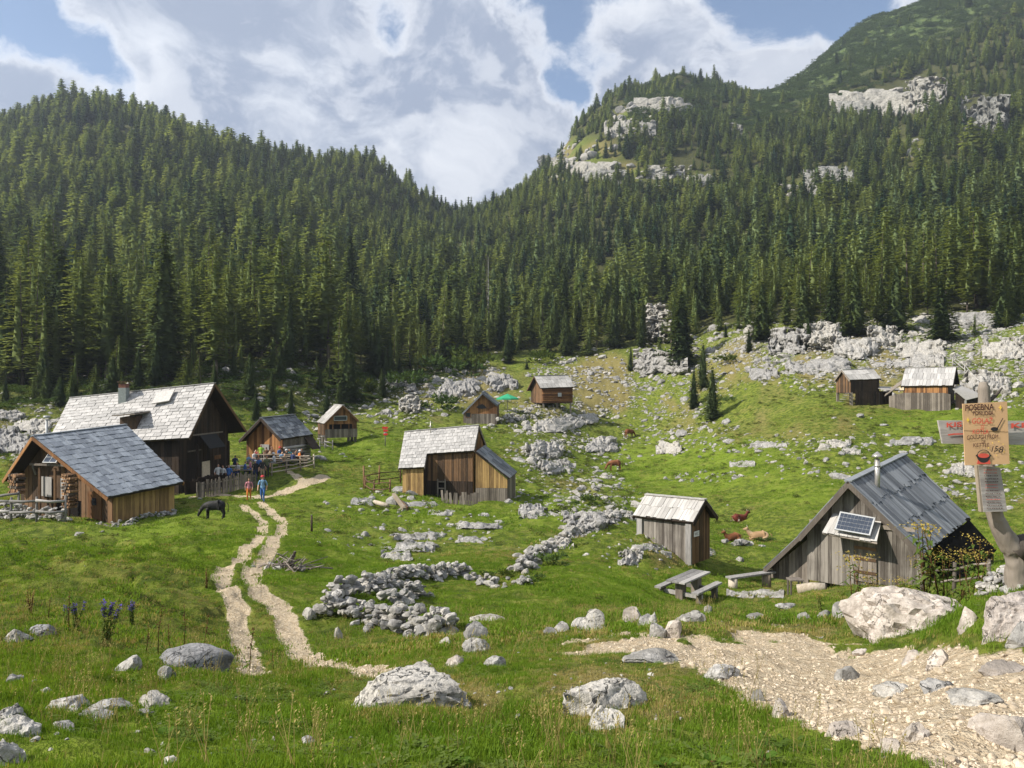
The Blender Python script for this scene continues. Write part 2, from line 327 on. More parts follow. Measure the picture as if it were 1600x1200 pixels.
rockmat('grey_stone', (.30, .30, .31), (.17, .175, .18), (.05, .05, .05), 1.2); rockmat('cliff_rock', (.37, .36, .34), (.19, .19, .175), (.065, .082, .045), .22, 1.0)
rockmat('gravel_stone', (.62, .54, .43), (.45, .37, .27), (.2, .165, .125), 5, .3)
leafmat('spruce_needles', (.040, .070, .034), (.140, .185, .072), .40); leafmat('larch_needles', (.110, .160, .058), (.25, .300, .110), .46)
leafmat('far_needles', (.030, .062, .036), (.195, .255, .110), .38, 1.1); leafmat('far_larch', (.085, .135, .050), (.25, .305, .120), .42, .9); leafmat('dead_twigs', (.13, .115, .10), (.20, .175, .15), .1)
leafmat('dwarf_pine', (.036, .066, .020), (.092, .135, .042), .28, .6, .4); leafmat('weed_leaf', (.050, .070, .018), (.13, .145, .045), .35); leafmat('shrub_leaf', (.035, .06, .014), (.10, .125, .03), .35)
leafmat('grass_blade', (.075, .150, .016), (.190, .285, .036), .42, .6, .45); leafmat('dry_blade', (.24, .20, .07), (.42, .35, .14), .35)
leafmat('dock_leaf', (.05, .11, .018), (.12, .20, .035), .4); leafmat('herb_leaf', (.060, .105, .020), (.15, .19, .05), .35)
leafmat('dock_stalk', (.075, .04, .02), (.15, .085, .04), .1); leafmat('violet_petal', (.08, .06, .30), (.16, .13, .45), .3); leafmat('yellow_petal', (.30, .23, .06), (.46, .36, .10), .3)

# ------------------------------------------------------------------ object helpers
def link(o, parent=None):
    COL.objects.link(o)
    if parent is not None: o.parent = parent
    return o
def pymesh(name, v, f, mat=None, smooth=False):
    me = bpy.data.meshes.new(name); me.from_pydata([tuple(map(float, p)) for p in v], [], f); me.update()
    if mat is not None: me.materials.append(MATS[mat] if isinstance(mat, str) else mat)
    if smooth: me.polygons.foreach_set('use_smooth', [True]*len(me.polygons))
    return me
def npmesh(name, v, quads, mat=None, smooth=True, n=4):
    """mesh from numpy arrays, all faces with n corners"""
    me = bpy.data.meshes.new(name); v = np.ascontiguousarray(v, np.float32); q = np.ascontiguousarray(quads, np.int32)
    me.vertices.add(len(v)); me.vertices.foreach_set('co', v.ravel())
    me.loops.add(q.size); me.loops.foreach_set('vertex_index', q.ravel())
    me.polygons.add(len(q)); me.polygons.foreach_set('loop_start', np.arange(0, q.size, n, dtype=np.int32))
    me.polygons.foreach_set('loop_total', np.full(len(q), n, np.int32))
    if smooth: me.polygons.foreach_set('use_smooth', np.ones(len(q), bool))
    me.update(calc_edges=True); me.validate()
    if mat is not None: me.materials.append(MATS[mat] if isinstance(mat, str) else mat)
    return me
def tag(o, label=None, cat=None, group=None, kind=None):
    if label: o['label'] = label
    if cat: o['category'] = cat
    if group: o['group'] = group
    if kind: o['kind'] = kind
    return o
class Thing:
    """an empty at the thing's base; parts are given in world coordinates"""
    def __init__(s, name, base, label, cat, group=None):
        s.e = bpy.data.objects.new(name, None); s.b = Vector([float(c) for c in base]); s.e.location = s.b; s.e.empty_display_size = .2
        COL.objects.link(s.e); tag(s.e, label, cat, group)
    def part(s, name, v, f, mat, parent=None, smooth=False):
        b = np.array(s.b); me = pymesh(name, np.asarray(v, float)-b, f, mat, smooth)
        return link(bpy.data.objects.new(name, me), parent or s.e)
    def inst(s, name, me, M, parent=None):
        o = bpy.data.objects.new(name, me); link(o, parent or s.e)
        o.matrix_basis = Matrix.Translation(-s.b)@M; return o
    def box(s, name, p, q, wdt, hgt, mat, parent=None, up=(0, 0, 1)):
        """beam from p to q with the given width and height"""
        v, f = beam(p, q, wdt, hgt, up); return s.part(name, v, f, mat, parent)
    def tube(s, name, pts, rad, mat, parent=None, n=8):
        v, f = tube(pts, rad, n); return s.part(name, v, f, mat, parent, True)
BOXF = [(0, 3, 2, 1), (4, 5, 6, 7), (0, 1, 5, 4), (1, 2, 6, 5), (2, 3, 7, 6), (3, 0, 4, 7)]
def beam(p, q, wdt, hgt, up=(0, 0, 1)):
    p = np.asarray(p, float); q = np.asarray(q, float); d = q-p; d /= np.linalg.norm(d)+1e-9
    s = np.cross(d, up); s = s/np.linalg.norm(s) if np.linalg.norm(s) > 1e-6 else np.array([1., 0, 0]); n = np.cross(s, d)
    s = s*wdt/2; n = n*hgt/2
    return [p-s-n, p+s-n, p+s+n, p-s+n, q-s-n, q+s-n, q+s+n, q-s+n], [(0, 1, 2, 3), (7, 6, 5, 4), (4, 5, 1, 0), (5, 6, 2, 1), (6, 7, 3, 2), (7, 4, 0, 3)]
def tube(pts, rad, n=8):
    pts = np.asarray(pts, float); rad = np.broadcast_to(np.asarray(rad, float), (len(pts),)); v = []; f = []
    for i, p in enumerate(pts):
        d = pts[min(i+1, len(pts)-1)]-pts[max(i-1, 0)]; d /= np.linalg.norm(d)+1e-9
        a = np.cross(d, (0.13, .2, 1)) if abs(d[2]) < .9 else np.cross(d, (1, .1, 0)); a /= np.linalg.norm(a); b = np.cross(d, a)
        for k in range(n): v.append(p+rad[i]*(math.cos(2*math.pi*k/n)*a+math.sin(2*math.pi*k/n)*b))
    for i in range(len(pts)-1):
        for k in range(n): f.append((i*n+k, i*n+(k+1) % n, (i+1)*n+(k+1) % n, (i+1)*n+k))
    f.append(tuple(range(n-1, -1, -1))); f.append(tuple((len(pts)-1)*n+k for k in range(n)))
    return v, f
HID = bpy.data.collections.new('sources')      # sources for scattered masses, not part of the scene
def source(name, me):
    o = bpy.data.objects.new(name, me); HID.objects.link(o); return o
def scatter(name, pts, rot, scl, idx, srcs):
    """one object of many scattered copies (geometry nodes)"""
    me = bpy.data.meshes.new(name); n = len(pts); me.vertices.add(n); me.vertices.foreach_set('co', np.ascontiguousarray(pts, np.float32).ravel())
    a = me.attributes.new('rot', 'FLOAT_VECTOR', 'POINT'); a.data.foreach_set('vector', np.ascontiguousarray(rot, np.float32).ravel())
    a = me.attributes.new('scl', 'FLOAT_VECTOR', 'POINT'); s3 = np.asarray(scl, np.float32); s3 = np.repeat(s3[:, None], 3, 1) if s3.ndim == 1 else s3
    a.data.foreach_set('vector', np.ascontiguousarray(s3).ravel())
    a = me.attributes.new('idx', 'INT', 'POINT'); a.data.foreach_set('value', np.ascontiguousarray(idx, np.int32))
    o = link(bpy.data.objects.new(name, me))
    ng = bpy.data.node_groups.new(name, 'GeometryNodeTree'); ng.interface.new_socket('Geometry', in_out='INPUT', socket_type='NodeSocketGeometry'); ng.interface.new_socket('Geometry', in_out='OUTPUT', socket_type='NodeSocketGeometry')
    N = ng.nodes; L = ng.links; gi = N.new('NodeGroupInput'); go = N.new('NodeGroupOutput'); join = N.new('GeometryNodeJoinGeometry')
    def attr(nm, ty):
        x = N.new('GeometryNodeInputNamedAttribute'); x.data_type = ty; x.inputs['Name'].default_value = nm; return x.outputs['Attribute']
    ra, sa, ia = attr('rot', 'FLOAT_VECTOR'), attr('scl', 'FLOAT_VECTOR'), attr('idx', 'INT')
    for k, s in enumerate(srcs):
        oi = N.new('GeometryNodeObjectInfo'); oi.inputs['Object'].default_value = s; oi.inputs['As Instance'].default_value = True
        cmp = N.new('FunctionNodeCompare'); cmp.data_type = 'INT'; cmp.operation = 'EQUAL'; L.new(ia, cmp.inputs[2]); cmp.inputs[3].default_value = k
        ip = N.new('GeometryNodeInstanceOnPoints'); L.new(gi.outputs[0], ip.inputs['Points']); L.new(cmp.outputs[0], ip.inputs['Selection'])
        L.new(oi.outputs['Geometry'], ip.inputs['Instance']); L.new(sa, ip.inputs['Scale'])
        er = N.new('FunctionNodeEulerToRotation'); L.new(ra, er.inputs[0]); L.new(er.outputs[0], ip.inputs['Rotation'])
        L.new(ip.outputs[0], join.inputs[0])
    L.new(join.outputs[0], go.inputs[0])
    md = o.modifiers.new('scatter', 'NODES'); md.node_group = ng
    return o

# ------------------------------------------------------------------ ground masks and mesh
def polydist(x, y, pl):
    d = np.full(x.shape, 1e9)
    for a, b in zip(pl[:-1], pl[1:]):
        ab = b-a; t = np.clip(((x-a[0])*ab[0]+(y-a[1])*ab[1])/(ab@ab+1e-9), 0, 1)
        d = np.minimum(d, np.hypot(x-a[0]-t*ab[0], y-a[1]-t*ab[1]))
    return d
def px_line(lst, dmin=9.5):
    a = np.array(lst, float); h = ground_hit(a[:, 0], a[:, 1], dmin); return h[:, :2]
TRACK_L = px_line([(405,1062),(395,1045),(375,985),(372,950),(348,915),(348,892),(382,865),(408,836),(412,817),(396,800),(380,788)])
TRACK_R = px_line([(580,1050),(560,1043),(500,1036),(462,1008),(447,972),(438,945),(408,927),(394,907),(394,887),(420,860),(440,837),(441,815),(422,796),(408,784)])
TRACK_U = px_line([(402,780),(442,769),(478,756),(506,744)]); TRACK_V = px_line([(452,736),(466,747),(480,755)])
YARD = px_line([(300,776),(340,772),(400,775),(450,765)])
PY = 600-F*(Z-EYE)/np.maximum(DEP, .05)
front = np.abs(TH) < R(44)
nz = fbm2(X*1.3, Y*1.3, 3, 71)
path = np.zeros_like(Z)
sel = front & (RR > 8) & (RR < 90)
xs, ys, nn = X[sel], Y[sel], nz[sel]
pm = np.zeros_like(xs)
for pl, wd in ((TRACK_L, .25), (TRACK_R, .28), (TRACK_U, .48), (TRACK_V, .32), (YARD, .3)):
    pm = np.maximum(pm, 1-sstep(polydist(xs, ys, pl)+.06*nn, wd*.55, wd*1.45))
path[sel] = pm
ROAD = [(838,1008),(900,998),(1000,996),(1160,986),(1300,998),(1450,1012),(1600,1030),(1900,1050),(1900,1260),(1500,1215),(1420,1188),(1290,1146),(1170,1106),(1120,1062),(1050,1030),(930,1018)]
def inpoly(px, py, poly):
    c = np.zeros(px.shape, bool); n = len(poly)
    for i in range(n):
        x1, y1 = poly[i]; x2, y2 = poly[(i+1) % n]
        if y1 == y2: continue
        cond = ((y1 > py) != (y2 > py)) & (px < (x2-x1)*(py-y1)/(y2-y1)+x1); c ^= cond
    return c
jit = 26*fbm2(X*1.6, Y*1.6, 4, 75)
road = inpoly(PX+jit, PY+jit*.6, ROAD) & front & (RR < 16)
rd = road.astype(float)
for _ in range(2):
    rd[1:-1, 1:-1] = (rd[1:-1, 1:-1]*2+rd[:-2, 1:-1]+rd[2:, 1:-1]+rd[1:-1, :-2]+rd[1:-1, 2:])/6
path = np.maximum(path, rd)
Z -= 0.05*path*sstep(RR, 8, 12)
dry = np.clip(.35*fbm2(X/3.5, Y/3.5, 4, 81)+.15, 0, 1)
dry = np.maximum(dry, (.72+.6*fbm2(X/(1.2+DEP/30), Y/(1.2+DEP/30), 4, 83)).clip(0, 1.1)*ell(PX, PY, [(640,1090,170,60,.8),(980,1080,170,90,.9),(890,1010,120,30,.9),(1180,985,200,22,.7),(620,860,100,35,.6),(1000,880,90,40,.85),(1150,910,120,22,.6),(1200,660,240,40,.55),(1330,575,330,75,.95),(1000,600,220,60,.85),(860,640,130,40,.7),(700,600,130,50,.75),(40,640,180,50,.6),(300,610,200,40,.6),(910,740,80,60,.6),(860,1010,80,30,.9),(300,770,80,20,.35),(1450,1010,140,18,.6),(1300,655,250,30,.45),(700,1010,200,30,.45)]))
lush = ell(PX, PY, [(1080,730,190,50,.9),(700,790,330,40,.7),(300,840,200,45,.8),(560,880,150,50,.8),(1000,910,200,35,.9),(300,1150,420,70,.9),(700,1170,200,30,.6),(1150,1170,180,50,.9),(1500,660,160,30,.7),(560,700,80,30,.6),(1250,760,160,40,.7),(1490,970,120,26,.6),(1540,880,50,60,.9)])
dry = np.clip(dry-.35*lush, 0, 1)
dry = np.where(DEP > 190, .55+.5*fbm2(X/12, Y/12, 3, 85), dry)
fl = ff
# patches of alpine grass and scree on the mountain
MEADOW_UP = [(905,240,80,30,1),(1000,185,60,22,1),(870,262,45,18,.8),(960,270,70,22,.8),(1085,285,45,16,.8),(1250,300,40,18,.8),(1420,235,60,20,.6),(1180,470,40,14,.7)]
upm = ell(PX, PY, MEADOW_UP)*(DEP > 190)
topm = sstep(PY-((PX-1180)*-.46+150), 55, 20)*(DEP > 330)*(PX > 1150)
nr, nc = Z.shape
idx = (np.arange(nr)[:, None]*nc+np.arange(nc)[None])
quads = np.stack([idx[:-1, :-1], idx[:-1, 1:], idx[1:, 1:], idx[1:, :-1]], -1).reshape(-1, 4)
allv = np.stack([X, Y, Z], -1).reshape(-1, 3)
scrubz = sstep(DEP, forest_start(PX)-24+5*fbm2(X/6, Y/6, 2, 87), forest_start(PX)-8)*np.clip((780-PX)/150, 0, 1)*.72
fl2 = np.maximum(fl*(1-upm*.75), scrubz*front)
ATT = dict(path=path, rocky=rk0, dry=dry, lush=lush, forest=fl2, top=topm)
def q4(a): return a.reshape(-1)[quads].mean(1)
qpath = q4(path); qroad = q4(rd); qd = q4(DEP); qf = q4(fl); qth = q4(TH)
kind = np.where((qroad > .5), 1, np.where(qpath > .5, 2, np.where(qf > .5, 3, 0)))
gm, t, out = newmat('ground')
pos = t.node('ShaderNodeNewGeometry').outputs['Position']
A = lambda n: t.node('ShaderNodeAttribute', attribute_name=n).outputs['Fac']
nS = t.noise(pos, .35, 5, .6); nM = t.noise(pos, 2.2, 5, .62); nF = t.noise(pos, 14, 4, .65); nX = t.noise(pos, 60, 3, .6)
grass = t.mix(t.ramp(nM, .35, .65), (.062, .092, .014), (.185, .222, .034))
grass = t.mix(t.math('MULTIPLY', A('lush'), t.ramp(nS, .3, .6)), grass, t.mix(t.ramp(nF, .3, .7), (.115, .185, .016), (.225, .290, .032)))
grass = t.mix(t.ramp(nF, .5, .72, 0, .5), grass, (.045, .070, .012))
nL = t.noise(pos, .75, 6, .68)
grass = t.mix(t.ramp(nL, .53, .66, 0, .6), grass, (.050, .066, .016))
grass = t.mix(t.ramp(nL, .47, .36, 0, .4), grass, (.21, .20, .055))
dcol = t.mix(t.ramp(nF, .3, .7), (.13, .105, .035), (.30, .245, .105))
c = t.mix(t.ramp(t.math('ADD', A('dry'), t.math('MULTIPLY', t.math('SUBTRACT', nM, .5), .9)), .30, .80, 0, .85), grass, dcol)
rockc = t.mix(t.ramp(nX, .3, .7), (.20, .195, .185), (.40, .39, .37))
rs = t.math('ADD', t.math('MULTIPLY', A('rocky'), .26), t.math('MULTIPLY', nM, .8))
c = t.mix(t.ramp(t.math('ADD', rs, t.math('MULTIPLY', nF, .42)), .90, .97), c, rockc)
fcol = t.mix(t.ramp(nM, .35, .65), (.030, .036, .014), (.085, .085, .030))
c = t.mix(A('forest'), c, fcol)
nT = t.noise(pos, .16, 6, .65); c = t.mix(A('top'), c, t.mix(t.ramp(nT, .38, .62), (.042, .068, .022), (.10, .132, .044)))
gravel = t.mix(t.ramp(nF, .3, .7), (.40, .31, .205), (.59, .50, .365)); gravel = t.mix(t.ramp(nX, .55, .75, 0, .6), gravel, (.27, .20, .125))
gravel = t.mix(t.ramp(nM, .6, .75, 0, .6), gravel, (.36, .28, .165))
pmk = t.ramp(t.math('ADD', A('path'), t.math('ADD', t.math('MULTIPLY', t.math('SUBTRACT', nF, .5), .7), t.math('MULTIPLY', t.math('SUBTRACT', nM, .5), .5))), .38, .62)
c = t.mix(pmk, c, gravel)
hgt = t.math('ADD', t.math('MULTIPLY', nL, 2.0), t.math('MULTIPLY', nF, .6)); hgt = t.math('ADD', hgt, t.math('ADD', t.math('MULTIPLY', nX, .3), nM)); hgt0 = t.math('ADD', t.math('MULTIPLY', nF, .6), t.math('ADD', t.math('MULTIPLY', nX, .3), nM))
finish(t, out, c, .95, .08, hgt, .9, .16); MATS['ground'] = gm
def sub_ground(name, mask, kindname='structure'):
    q = quads[mask]; used, inv = np.unique(q, return_inverse=True)
    me = npmesh(name, allv[used], inv.reshape(-1, 4)[:, ::-1], gm)
    for k, a in ATT.items():
        at_ = me.attributes.new(k, 'FLOAT', 'POINT'); at_.data.foreach_set('value', np.ascontiguousarray(a.reshape(-1)[used], np.float32))
    o = link(bpy.data.objects.new(name, me)); tag(o, kind=kindname); return o
tag(sub_ground('meadow', kind == 0), 'bright green alpine meadow falling away into the valley')
tag(sub_ground('gravel_road', kind == 1), 'pale stony gravel road at the lower right')
tag(sub_ground('path', kind == 2), 'worn stony wheel tracks winding up to the houses')
tag(sub_ground('hillside', kind == 3), 'steep forested mountain slopes behind the pasture')
# fill the small hole under the camera
v0 = [(0, 0, float(Z[0].mean()))]+[tuple(p) for p in np.stack([X[0], Y[0], Z[0]], -1)]
# (left open: it lies under the photographer's feet, inside radius 0.7 m)
# ------------------------------------------------------------------ conifers
def cross3(a, b): return np.array([a[1]*b[2]-a[2]*b[1], a[2]*b[0]-a[0]*b[2], a[0]*b[1]-a[1]*b[0]])
def conifer(seed, levels=30, nb=7, ncl=7, rad=.17, bare=.06, droop=.35, power=.85, leaf=.030, quads_per=2, ragged=.35, top=1.0, gap=0.0, up=.15, core=.5):
    """crown of needle sprays on whorls of branches; unit height"""
    g = np.random.default_rng(seed); V = []; Fc = []; n0 = 0
    side_gap = g.uniform(0, 2*np.pi)
    for li in range(levels):
        z0 = bare+(top-bare)*((li+g.uniform(-.3, .3))/levels)
        z0 = np.clip(z0, bare, .995); prof = (1-z0)**power
        low = np.clip((z0-bare)/.10, .45, 1)
        k = max(3, int(nb*(0.55+.6*(1-z0))))
        a0 = g.uniform(0, 2*np.pi)
        for b in range(k):
            if g.random() < gap: continue
            az = a0+2*np.pi*b/k+g.uniform(-.3, .3)
            L = rad*prof*low*(1+g.uniform(-ragged, ragged*.6))+.006
            m = max(2, int(ncl*(.35+.65*prof)))
            for c in range(m):
                s = (c+.6+g.uniform(-.25, .25))/m
                r = L*s; zz = z0+up*L*s-droop*L*s*s*1.6+g.uniform(-.006, .006)
                p = np.array([r*np.cos(az), r*np.sin(az), zz])
                out = np.array([np.cos(az), np.sin(az), 0]); tan = np.array([-np.sin(az), np.cos(az), 0])
                for q in range(quads_per):
                    sg = 1 if (q+c) % 2 else -1
                    dirv = out*g.uniform(.5, 1)+tan*sg*g.uniform(.2, 1.0)+np.array([0, 0, -droop*g.uniform(.2, 1.3)+.12])
                    dirv /= math.sqrt(dirv@dirv)
                    ln = leaf*g.uniform(.7, 1.5)*(.55+.6*prof)
                    sd = cross3(dirv, (g.uniform(-.5, .5), g.uniform(-.5, .5), 1)); sd /= math.sqrt(sd@sd)+1e-9
                    wd = ln*g.uniform(.22, .42)
                    V += [p-dirv*ln*.25, p+dirv*ln*.35+sd*wd, p+dirv*ln, p+dirv*ln*.35-sd*wd]
                    Fc.append((n0, n0+1, n0+2, n0+3)); n0 += 4
    # leader
    for q in range(4):
        az = g.uniform(0, 6.28); sd = np.array([np.cos(az), np.sin(az), 0])*leaf*.22; p = np.array([0, 0, .955])
        V += [p, p+sd+np.array([0, 0, .02]), np.array([0, 0, 1.0]), p-sd+np.array([0, 0, .02])]; Fc.append((n0, n0+1, n0+2, n0+3)); n0 += 4
    # dense heart of the crown, so that the tree is not see-through
    ns = 9; zl = np.linspace(bare+.02, .93, 12); base = len(V)
    for z in zl:
        for k in range(ns):
            a = 2*np.pi*k/ns; rr3 = core*rad*(1-z)**power*np.clip((z-bare)/.10, .35, 1)*g.uniform(.75, 1.25)
            V.append(np.array([rr3*np.cos(a), rr3*np.sin(a), z+g.uniform(-.015, .015)]))
    for i in range(11):
        for k in range(ns): Fc.append((base+i*ns+k, base+i*ns+(k+1) % ns, base+(i+1)*ns+(k+1) % ns, base+(i+1)*ns+k))
    return np.array(V), np.array(Fc)
def crown_mesh(name, v, f, mat):
    """outward facing sprays with normals of the whole crown, so that its lit and shaded side read"""
    fc = v[f].mean(1); out_ = np.column_stack([fc[:, :2], np.zeros(len(fc))]); out_ /= np.linalg.norm(out_, axis=1, keepdims=True)+1e-6; out_[:, 2] = .45
    nn = np.cross(v[f[:, 1]]-v[f[:, 0]], v[f[:, 2]]-v[f[:, 0]]); flip = (nn*out_).sum(1) < 0; f = f.copy(); f[flip] = f[flip][:, ::-1]
    me = npmesh(name, v, f, mat, True); co = np.zeros(len(me.vertices)*3, np.float32); me.vertices.foreach_get('co', co); co = co.reshape(-1, 3)
    rn = np.random.default_rng(3).normal(0, .28, co.shape); vn_ = np.column_stack([co[:, :2]/(np.linalg.norm(co[:, :2], axis=1, keepdims=True)+1e-6), np.full(len(co), .5)])+rn; vn_ /= np.linalg.norm(vn_, axis=1, keepdims=True)
    me.normals_split_custom_set_from_vertices(vn_.tolist()); return me
def trunk_mesh(name, seed, r=.011, lean=.01, mat='bark', h=.96, stubs=0):
    g = random.Random(seed); pts = []
    for i in range(7):
        s = i/6; pts.append((lean*math.sin(s*3+seed), lean*math.cos(s*2+seed)-lean, s*h-.03*(i == 0)))
    v, f = tube(pts, [r*(1.25 if i == 0 else 1)*(1-.92*i/6) for i in range(7)], 6)
    for k in range(stubs):      # bare lower limbs
        z = g.uniform(.05, .5); a = g.uniform(0, 6.28); L = g.uniform(.03, .07)
        vv, fq = tube([(0, 0, z), (L*math.cos(a), L*math.sin(a), z-.012)], [.0022, .0008], 4)
        f += [tuple(i+len(v) for i in q) for q in fq]; v += vv
    return pymesh(name, v, f, mat, True)
SPR = []; LAR = []
for k in range(6):
    v, f = conifer(100+k, 42, 8, 8, [.135, .15, .165, .125, .18, .14][k], [.03, .05, .04, .08, .02, .05][k], [.38, .45, .3, .5, .35, .42][k], .80, .025, 5, .42)
    SPR.append((crown_mesh('crown', v, f, 'spruce_needles'), trunk_mesh('trunk', k, stubs=10), 'spruce'))
for k in range(5):
    v, f = conifer(200+k, 34, 7, 8, [.16, .18, .15, .19, .17][k], [.14, .10, .2, .12, .16][k], .15, [.62, .7, .55, .66, .6][k], .021, 5, .6, gap=.16, up=.12, core=.22)
    LAR.append((crown_mesh('crown', v, f, 'larch_needles'), trunk_mesh('trunk', 40+k, .0105, .016, stubs=16), 'larch'))
v, f = conifer(300, 22, 6, 4, .11, .12, .3, .8, .03, 1, .5, gap=.35, core=.05)
DEAD = (npmesh('crown', v, f, 'dead_twigs', False), trunk_mesh('trunk', 77, .010, .01, 'grey_wood', stubs=24), 'dead')
FARS = []
for k in range(8):
    v, f = conifer(400+k, 21, 6, 5, [.135, .15, .17, .15, .17, .12, .105, .19][k], [.05, .04, .08, .12, .16, .05, .1, .1][k], .35, [.8, .8, .72, .58, .60, .9, .75, .55][k], .046, 3, .5, core=[.5, .5, .5, .35, .35, .5, .4, .3][k])
    tv, tf = tube([(0, 0, -.04), (0, 0, .5)], [.012, .005], 4)
    me = crown_mesh('far_crown', v, f, 'far_larch' if k in (3, 4, 7) else 'far_needles'); FARS.append(source('far_tree', me))
# ------------------------------------------------------------------ where trees stand
FG = np.random.default_rng(11)
def tree_sites():
    P = []
    r = 100.0
    while r < 760:
        step = np.interp(r, [100, 200, 400, 760], [4.7, 4.6, 5.0, 6.2])
        dth = step/r
        th = np.arange(-R(39), R(39), dth)+FG.uniform(-.5, .5)*dth
        th = th+FG.uniform(-.42, .42, len(th))*dth; rj = r+FG.uniform(-.45, .45, len(th))*step
        P.append(np.stack([rj*np.sin(th), rj*np.cos(th)], -1)); r += step
    return np.concatenate(P)
CLEAR = [(905,235,60,20,.62),(1000,182,62,18,.8),(870,262,40,14,.6),(955,275,60,16,.9),(1085,285,42,14,1),(1060,262,30,14,.8),(1380,160,85,26,1),(1440,150,40,26,1),(1540,190,38,36,1),(1300,285,38,22,1),(1240,300,26,12,.9),(1030,505,22,32,1),(1420,235,50,14,.7),
         (1330,170,40,14,.9),(1150,205,10,14,.9),(1185,465,26,10,.8),(1040,290,60,8,.9)]
S = tree_sites(); sz = gz(S[:, 0], S[:, 1]); spx, spy = to_px(S[:, 0], S[:, 1], sz)
prob = np.ones(len(S))
prob *= (S[:, 1] > forest_start(spx)+FG.normal(0, 3, len(S)))
cl = ell(spx, spy+6, CLEAR); prob *= np.clip(1-cl*1.6, 0, 1)
prob *= np.where(fbm2(S[:, 0]/22, S[:, 1]/22, 3, 91) > -.85, 1, .25)
bare_top = (spx > 1150) & (spy < (spx-1180)*-.46+150+60)
prob *= np.where(bare_top & (S[:, 1] > 330), np.where((spx > 1480) & (spy > 70), .35, .05), 1)
prob *= np.where((spy < 190) & (spx > 1000) & (spx < 1140), .35, 1)
keep = FG.random(len(S)) < prob*.93
S, sz, spx, spy = S[keep], sz[keep], spx[keep], spy[keep]
dep = S[:, 1]
thin = fbm2(S[:, 0]/35, S[:, 1]/35, 3, 95)
th_ = np.clip(FG.normal(1, .33, len(S)), .35, 1.75)*np.interp(dep, [100, 180, 300, 500, 760], [14.5, 14, 12.5, 11, 9])
th_ *= np.interp(spx, [0, 350, 560, 800, 1600], [1.0, .95, .82, .74, .80])*np.exp(FG.normal(0, .13, len(S)))
th_ *= np.where(dep < forest_start(spx)+10, FG.uniform(.55, 1.1, len(S)), 1)
larchy = fbm2(S[:, 0]/28+9, S[:, 1]/28, 2, 97)+np.interp(spx, [0, 250, 330, 700, 900, 1300, 1600], [.6, .45, .35, .1, -.15, .1, .15])+FG.normal(0, .35, len(S))
is_larch = larchy > .22
# the nearest 262 seen become trees of their own; the rest is one forest mass
infr = (spx > -30) & (spx < 1630)
score = np.where(infr, th_/dep, 0)*np.where(dep < forest_start(spx)+26, 2.0, 1)
order = np.argsort(-score); big = np.zeros(len(S), bool); big[order[:215]] = True
rest = ~big
ntr = int(rest.sum())
fidx = np.where(is_larch[rest], FG.choice([3, 4, 7], ntr), FG.choice([0, 1, 2, 5, 6], ntr))
hs = th_[rest]
far = scatter('forest', np.column_stack([S[rest], sz[rest]-.4]), np.column_stack([FG.normal(0, .02, ntr), FG.normal(0, .02, ntr), FG.uniform(0, 6.28, ntr)]),
              np.column_stack([hs*FG.uniform(1.0, 1.6, ntr)*np.interp(dep[rest], [100, 300, 600], [1, 1.15, 1.3]), hs*FG.uniform(1.0, 1.6, ntr)*np.interp(dep[rest], [100, 300, 600], [1, 1.15, 1.3]), hs]), fidx, FARS)
tag(far, 'dense conifer forest covering the mountain slopes', kind='stuff')
def put_tree(name, kit, x, y, h, wf, label, cat, group, z=None, rz=None):
    e = bpy.data.objects.new(name, None); e.empty_display_size = .3
    e.location = (x, y, float(gz(x, y))-.15 if z is None else z); e.scale = (h*wf, h*wf, h); e.rotation_euler = (FG.normal(0, .015), FG.normal(0, .015), FG.uniform(0, 6.28) if rz is None else rz)
    COL.objects.link(e); tag(e, label, cat, group)
    link(bpy.data.objects.new('trunk', kit[1]), e); link(bpy.data.objects.new('crown', kit[0]), e); return e
ZONES = [(-60, 110, 'at the far left edge'), (110, 235, 'over the farmhouse roof'), (235, 360, 'over the farmhouse gable'), (360, 470, 'over the dark roofed hut'),
         (470, 560, 'over the stilted hut'), (560, 700, 'left of the saddle'), (700, 790, 'below the saddle'), (790, 900, 'over the log hut'),
         (900, 1010, 'left of the rock pillar'), (1010, 1110, 'right of the rock pillar'), (1110, 1210, 'left over the cliff band'), (1210, 1310, 'mid over the cliff band'),
         (1310, 1420, 'over the far huts'), (1420, 1520, 'right of the far huts'), (1520, 1660, 'at the right edge')]
bi = np.where(big)[0]
rowdep = dep[bi]-forest_start(spx[bi])
bykey = {}
for i, rd_ in zip(bi, rowdep):
    zn = next(z for z in ZONES if z[0] <= spx[i] < z[1] or z[1] == 1660)
    fr = 'front' if rd_ < 9 else ('second' if rd_ < 18 else 'deep')
    kd = 'larch' if is_larch[i] else 'spruce'
    if FG.random() < .03: kd = 'dead'
    bykey.setdefault((zn[2], fr, kd), []).append(i)
ORD = ['first', 'second', 'third', 'fourth', 'fifth', 'sixth', 'seventh', 'eighth', 'ninth', 'tenth', 'eleventh', 'twelfth', 'thirteenth', 'fourteenth', 'fifteenth', 'sixteenth', 'seventeenth', 'eighteenth', 'nineteenth', 'twentieth', 'twenty-first', 'twenty-second', 'twenty-third', 'twenty-fourth', 'twenty-fifth', 'twenty-sixth', 'twenty-seventh', 'twenty-eighth']
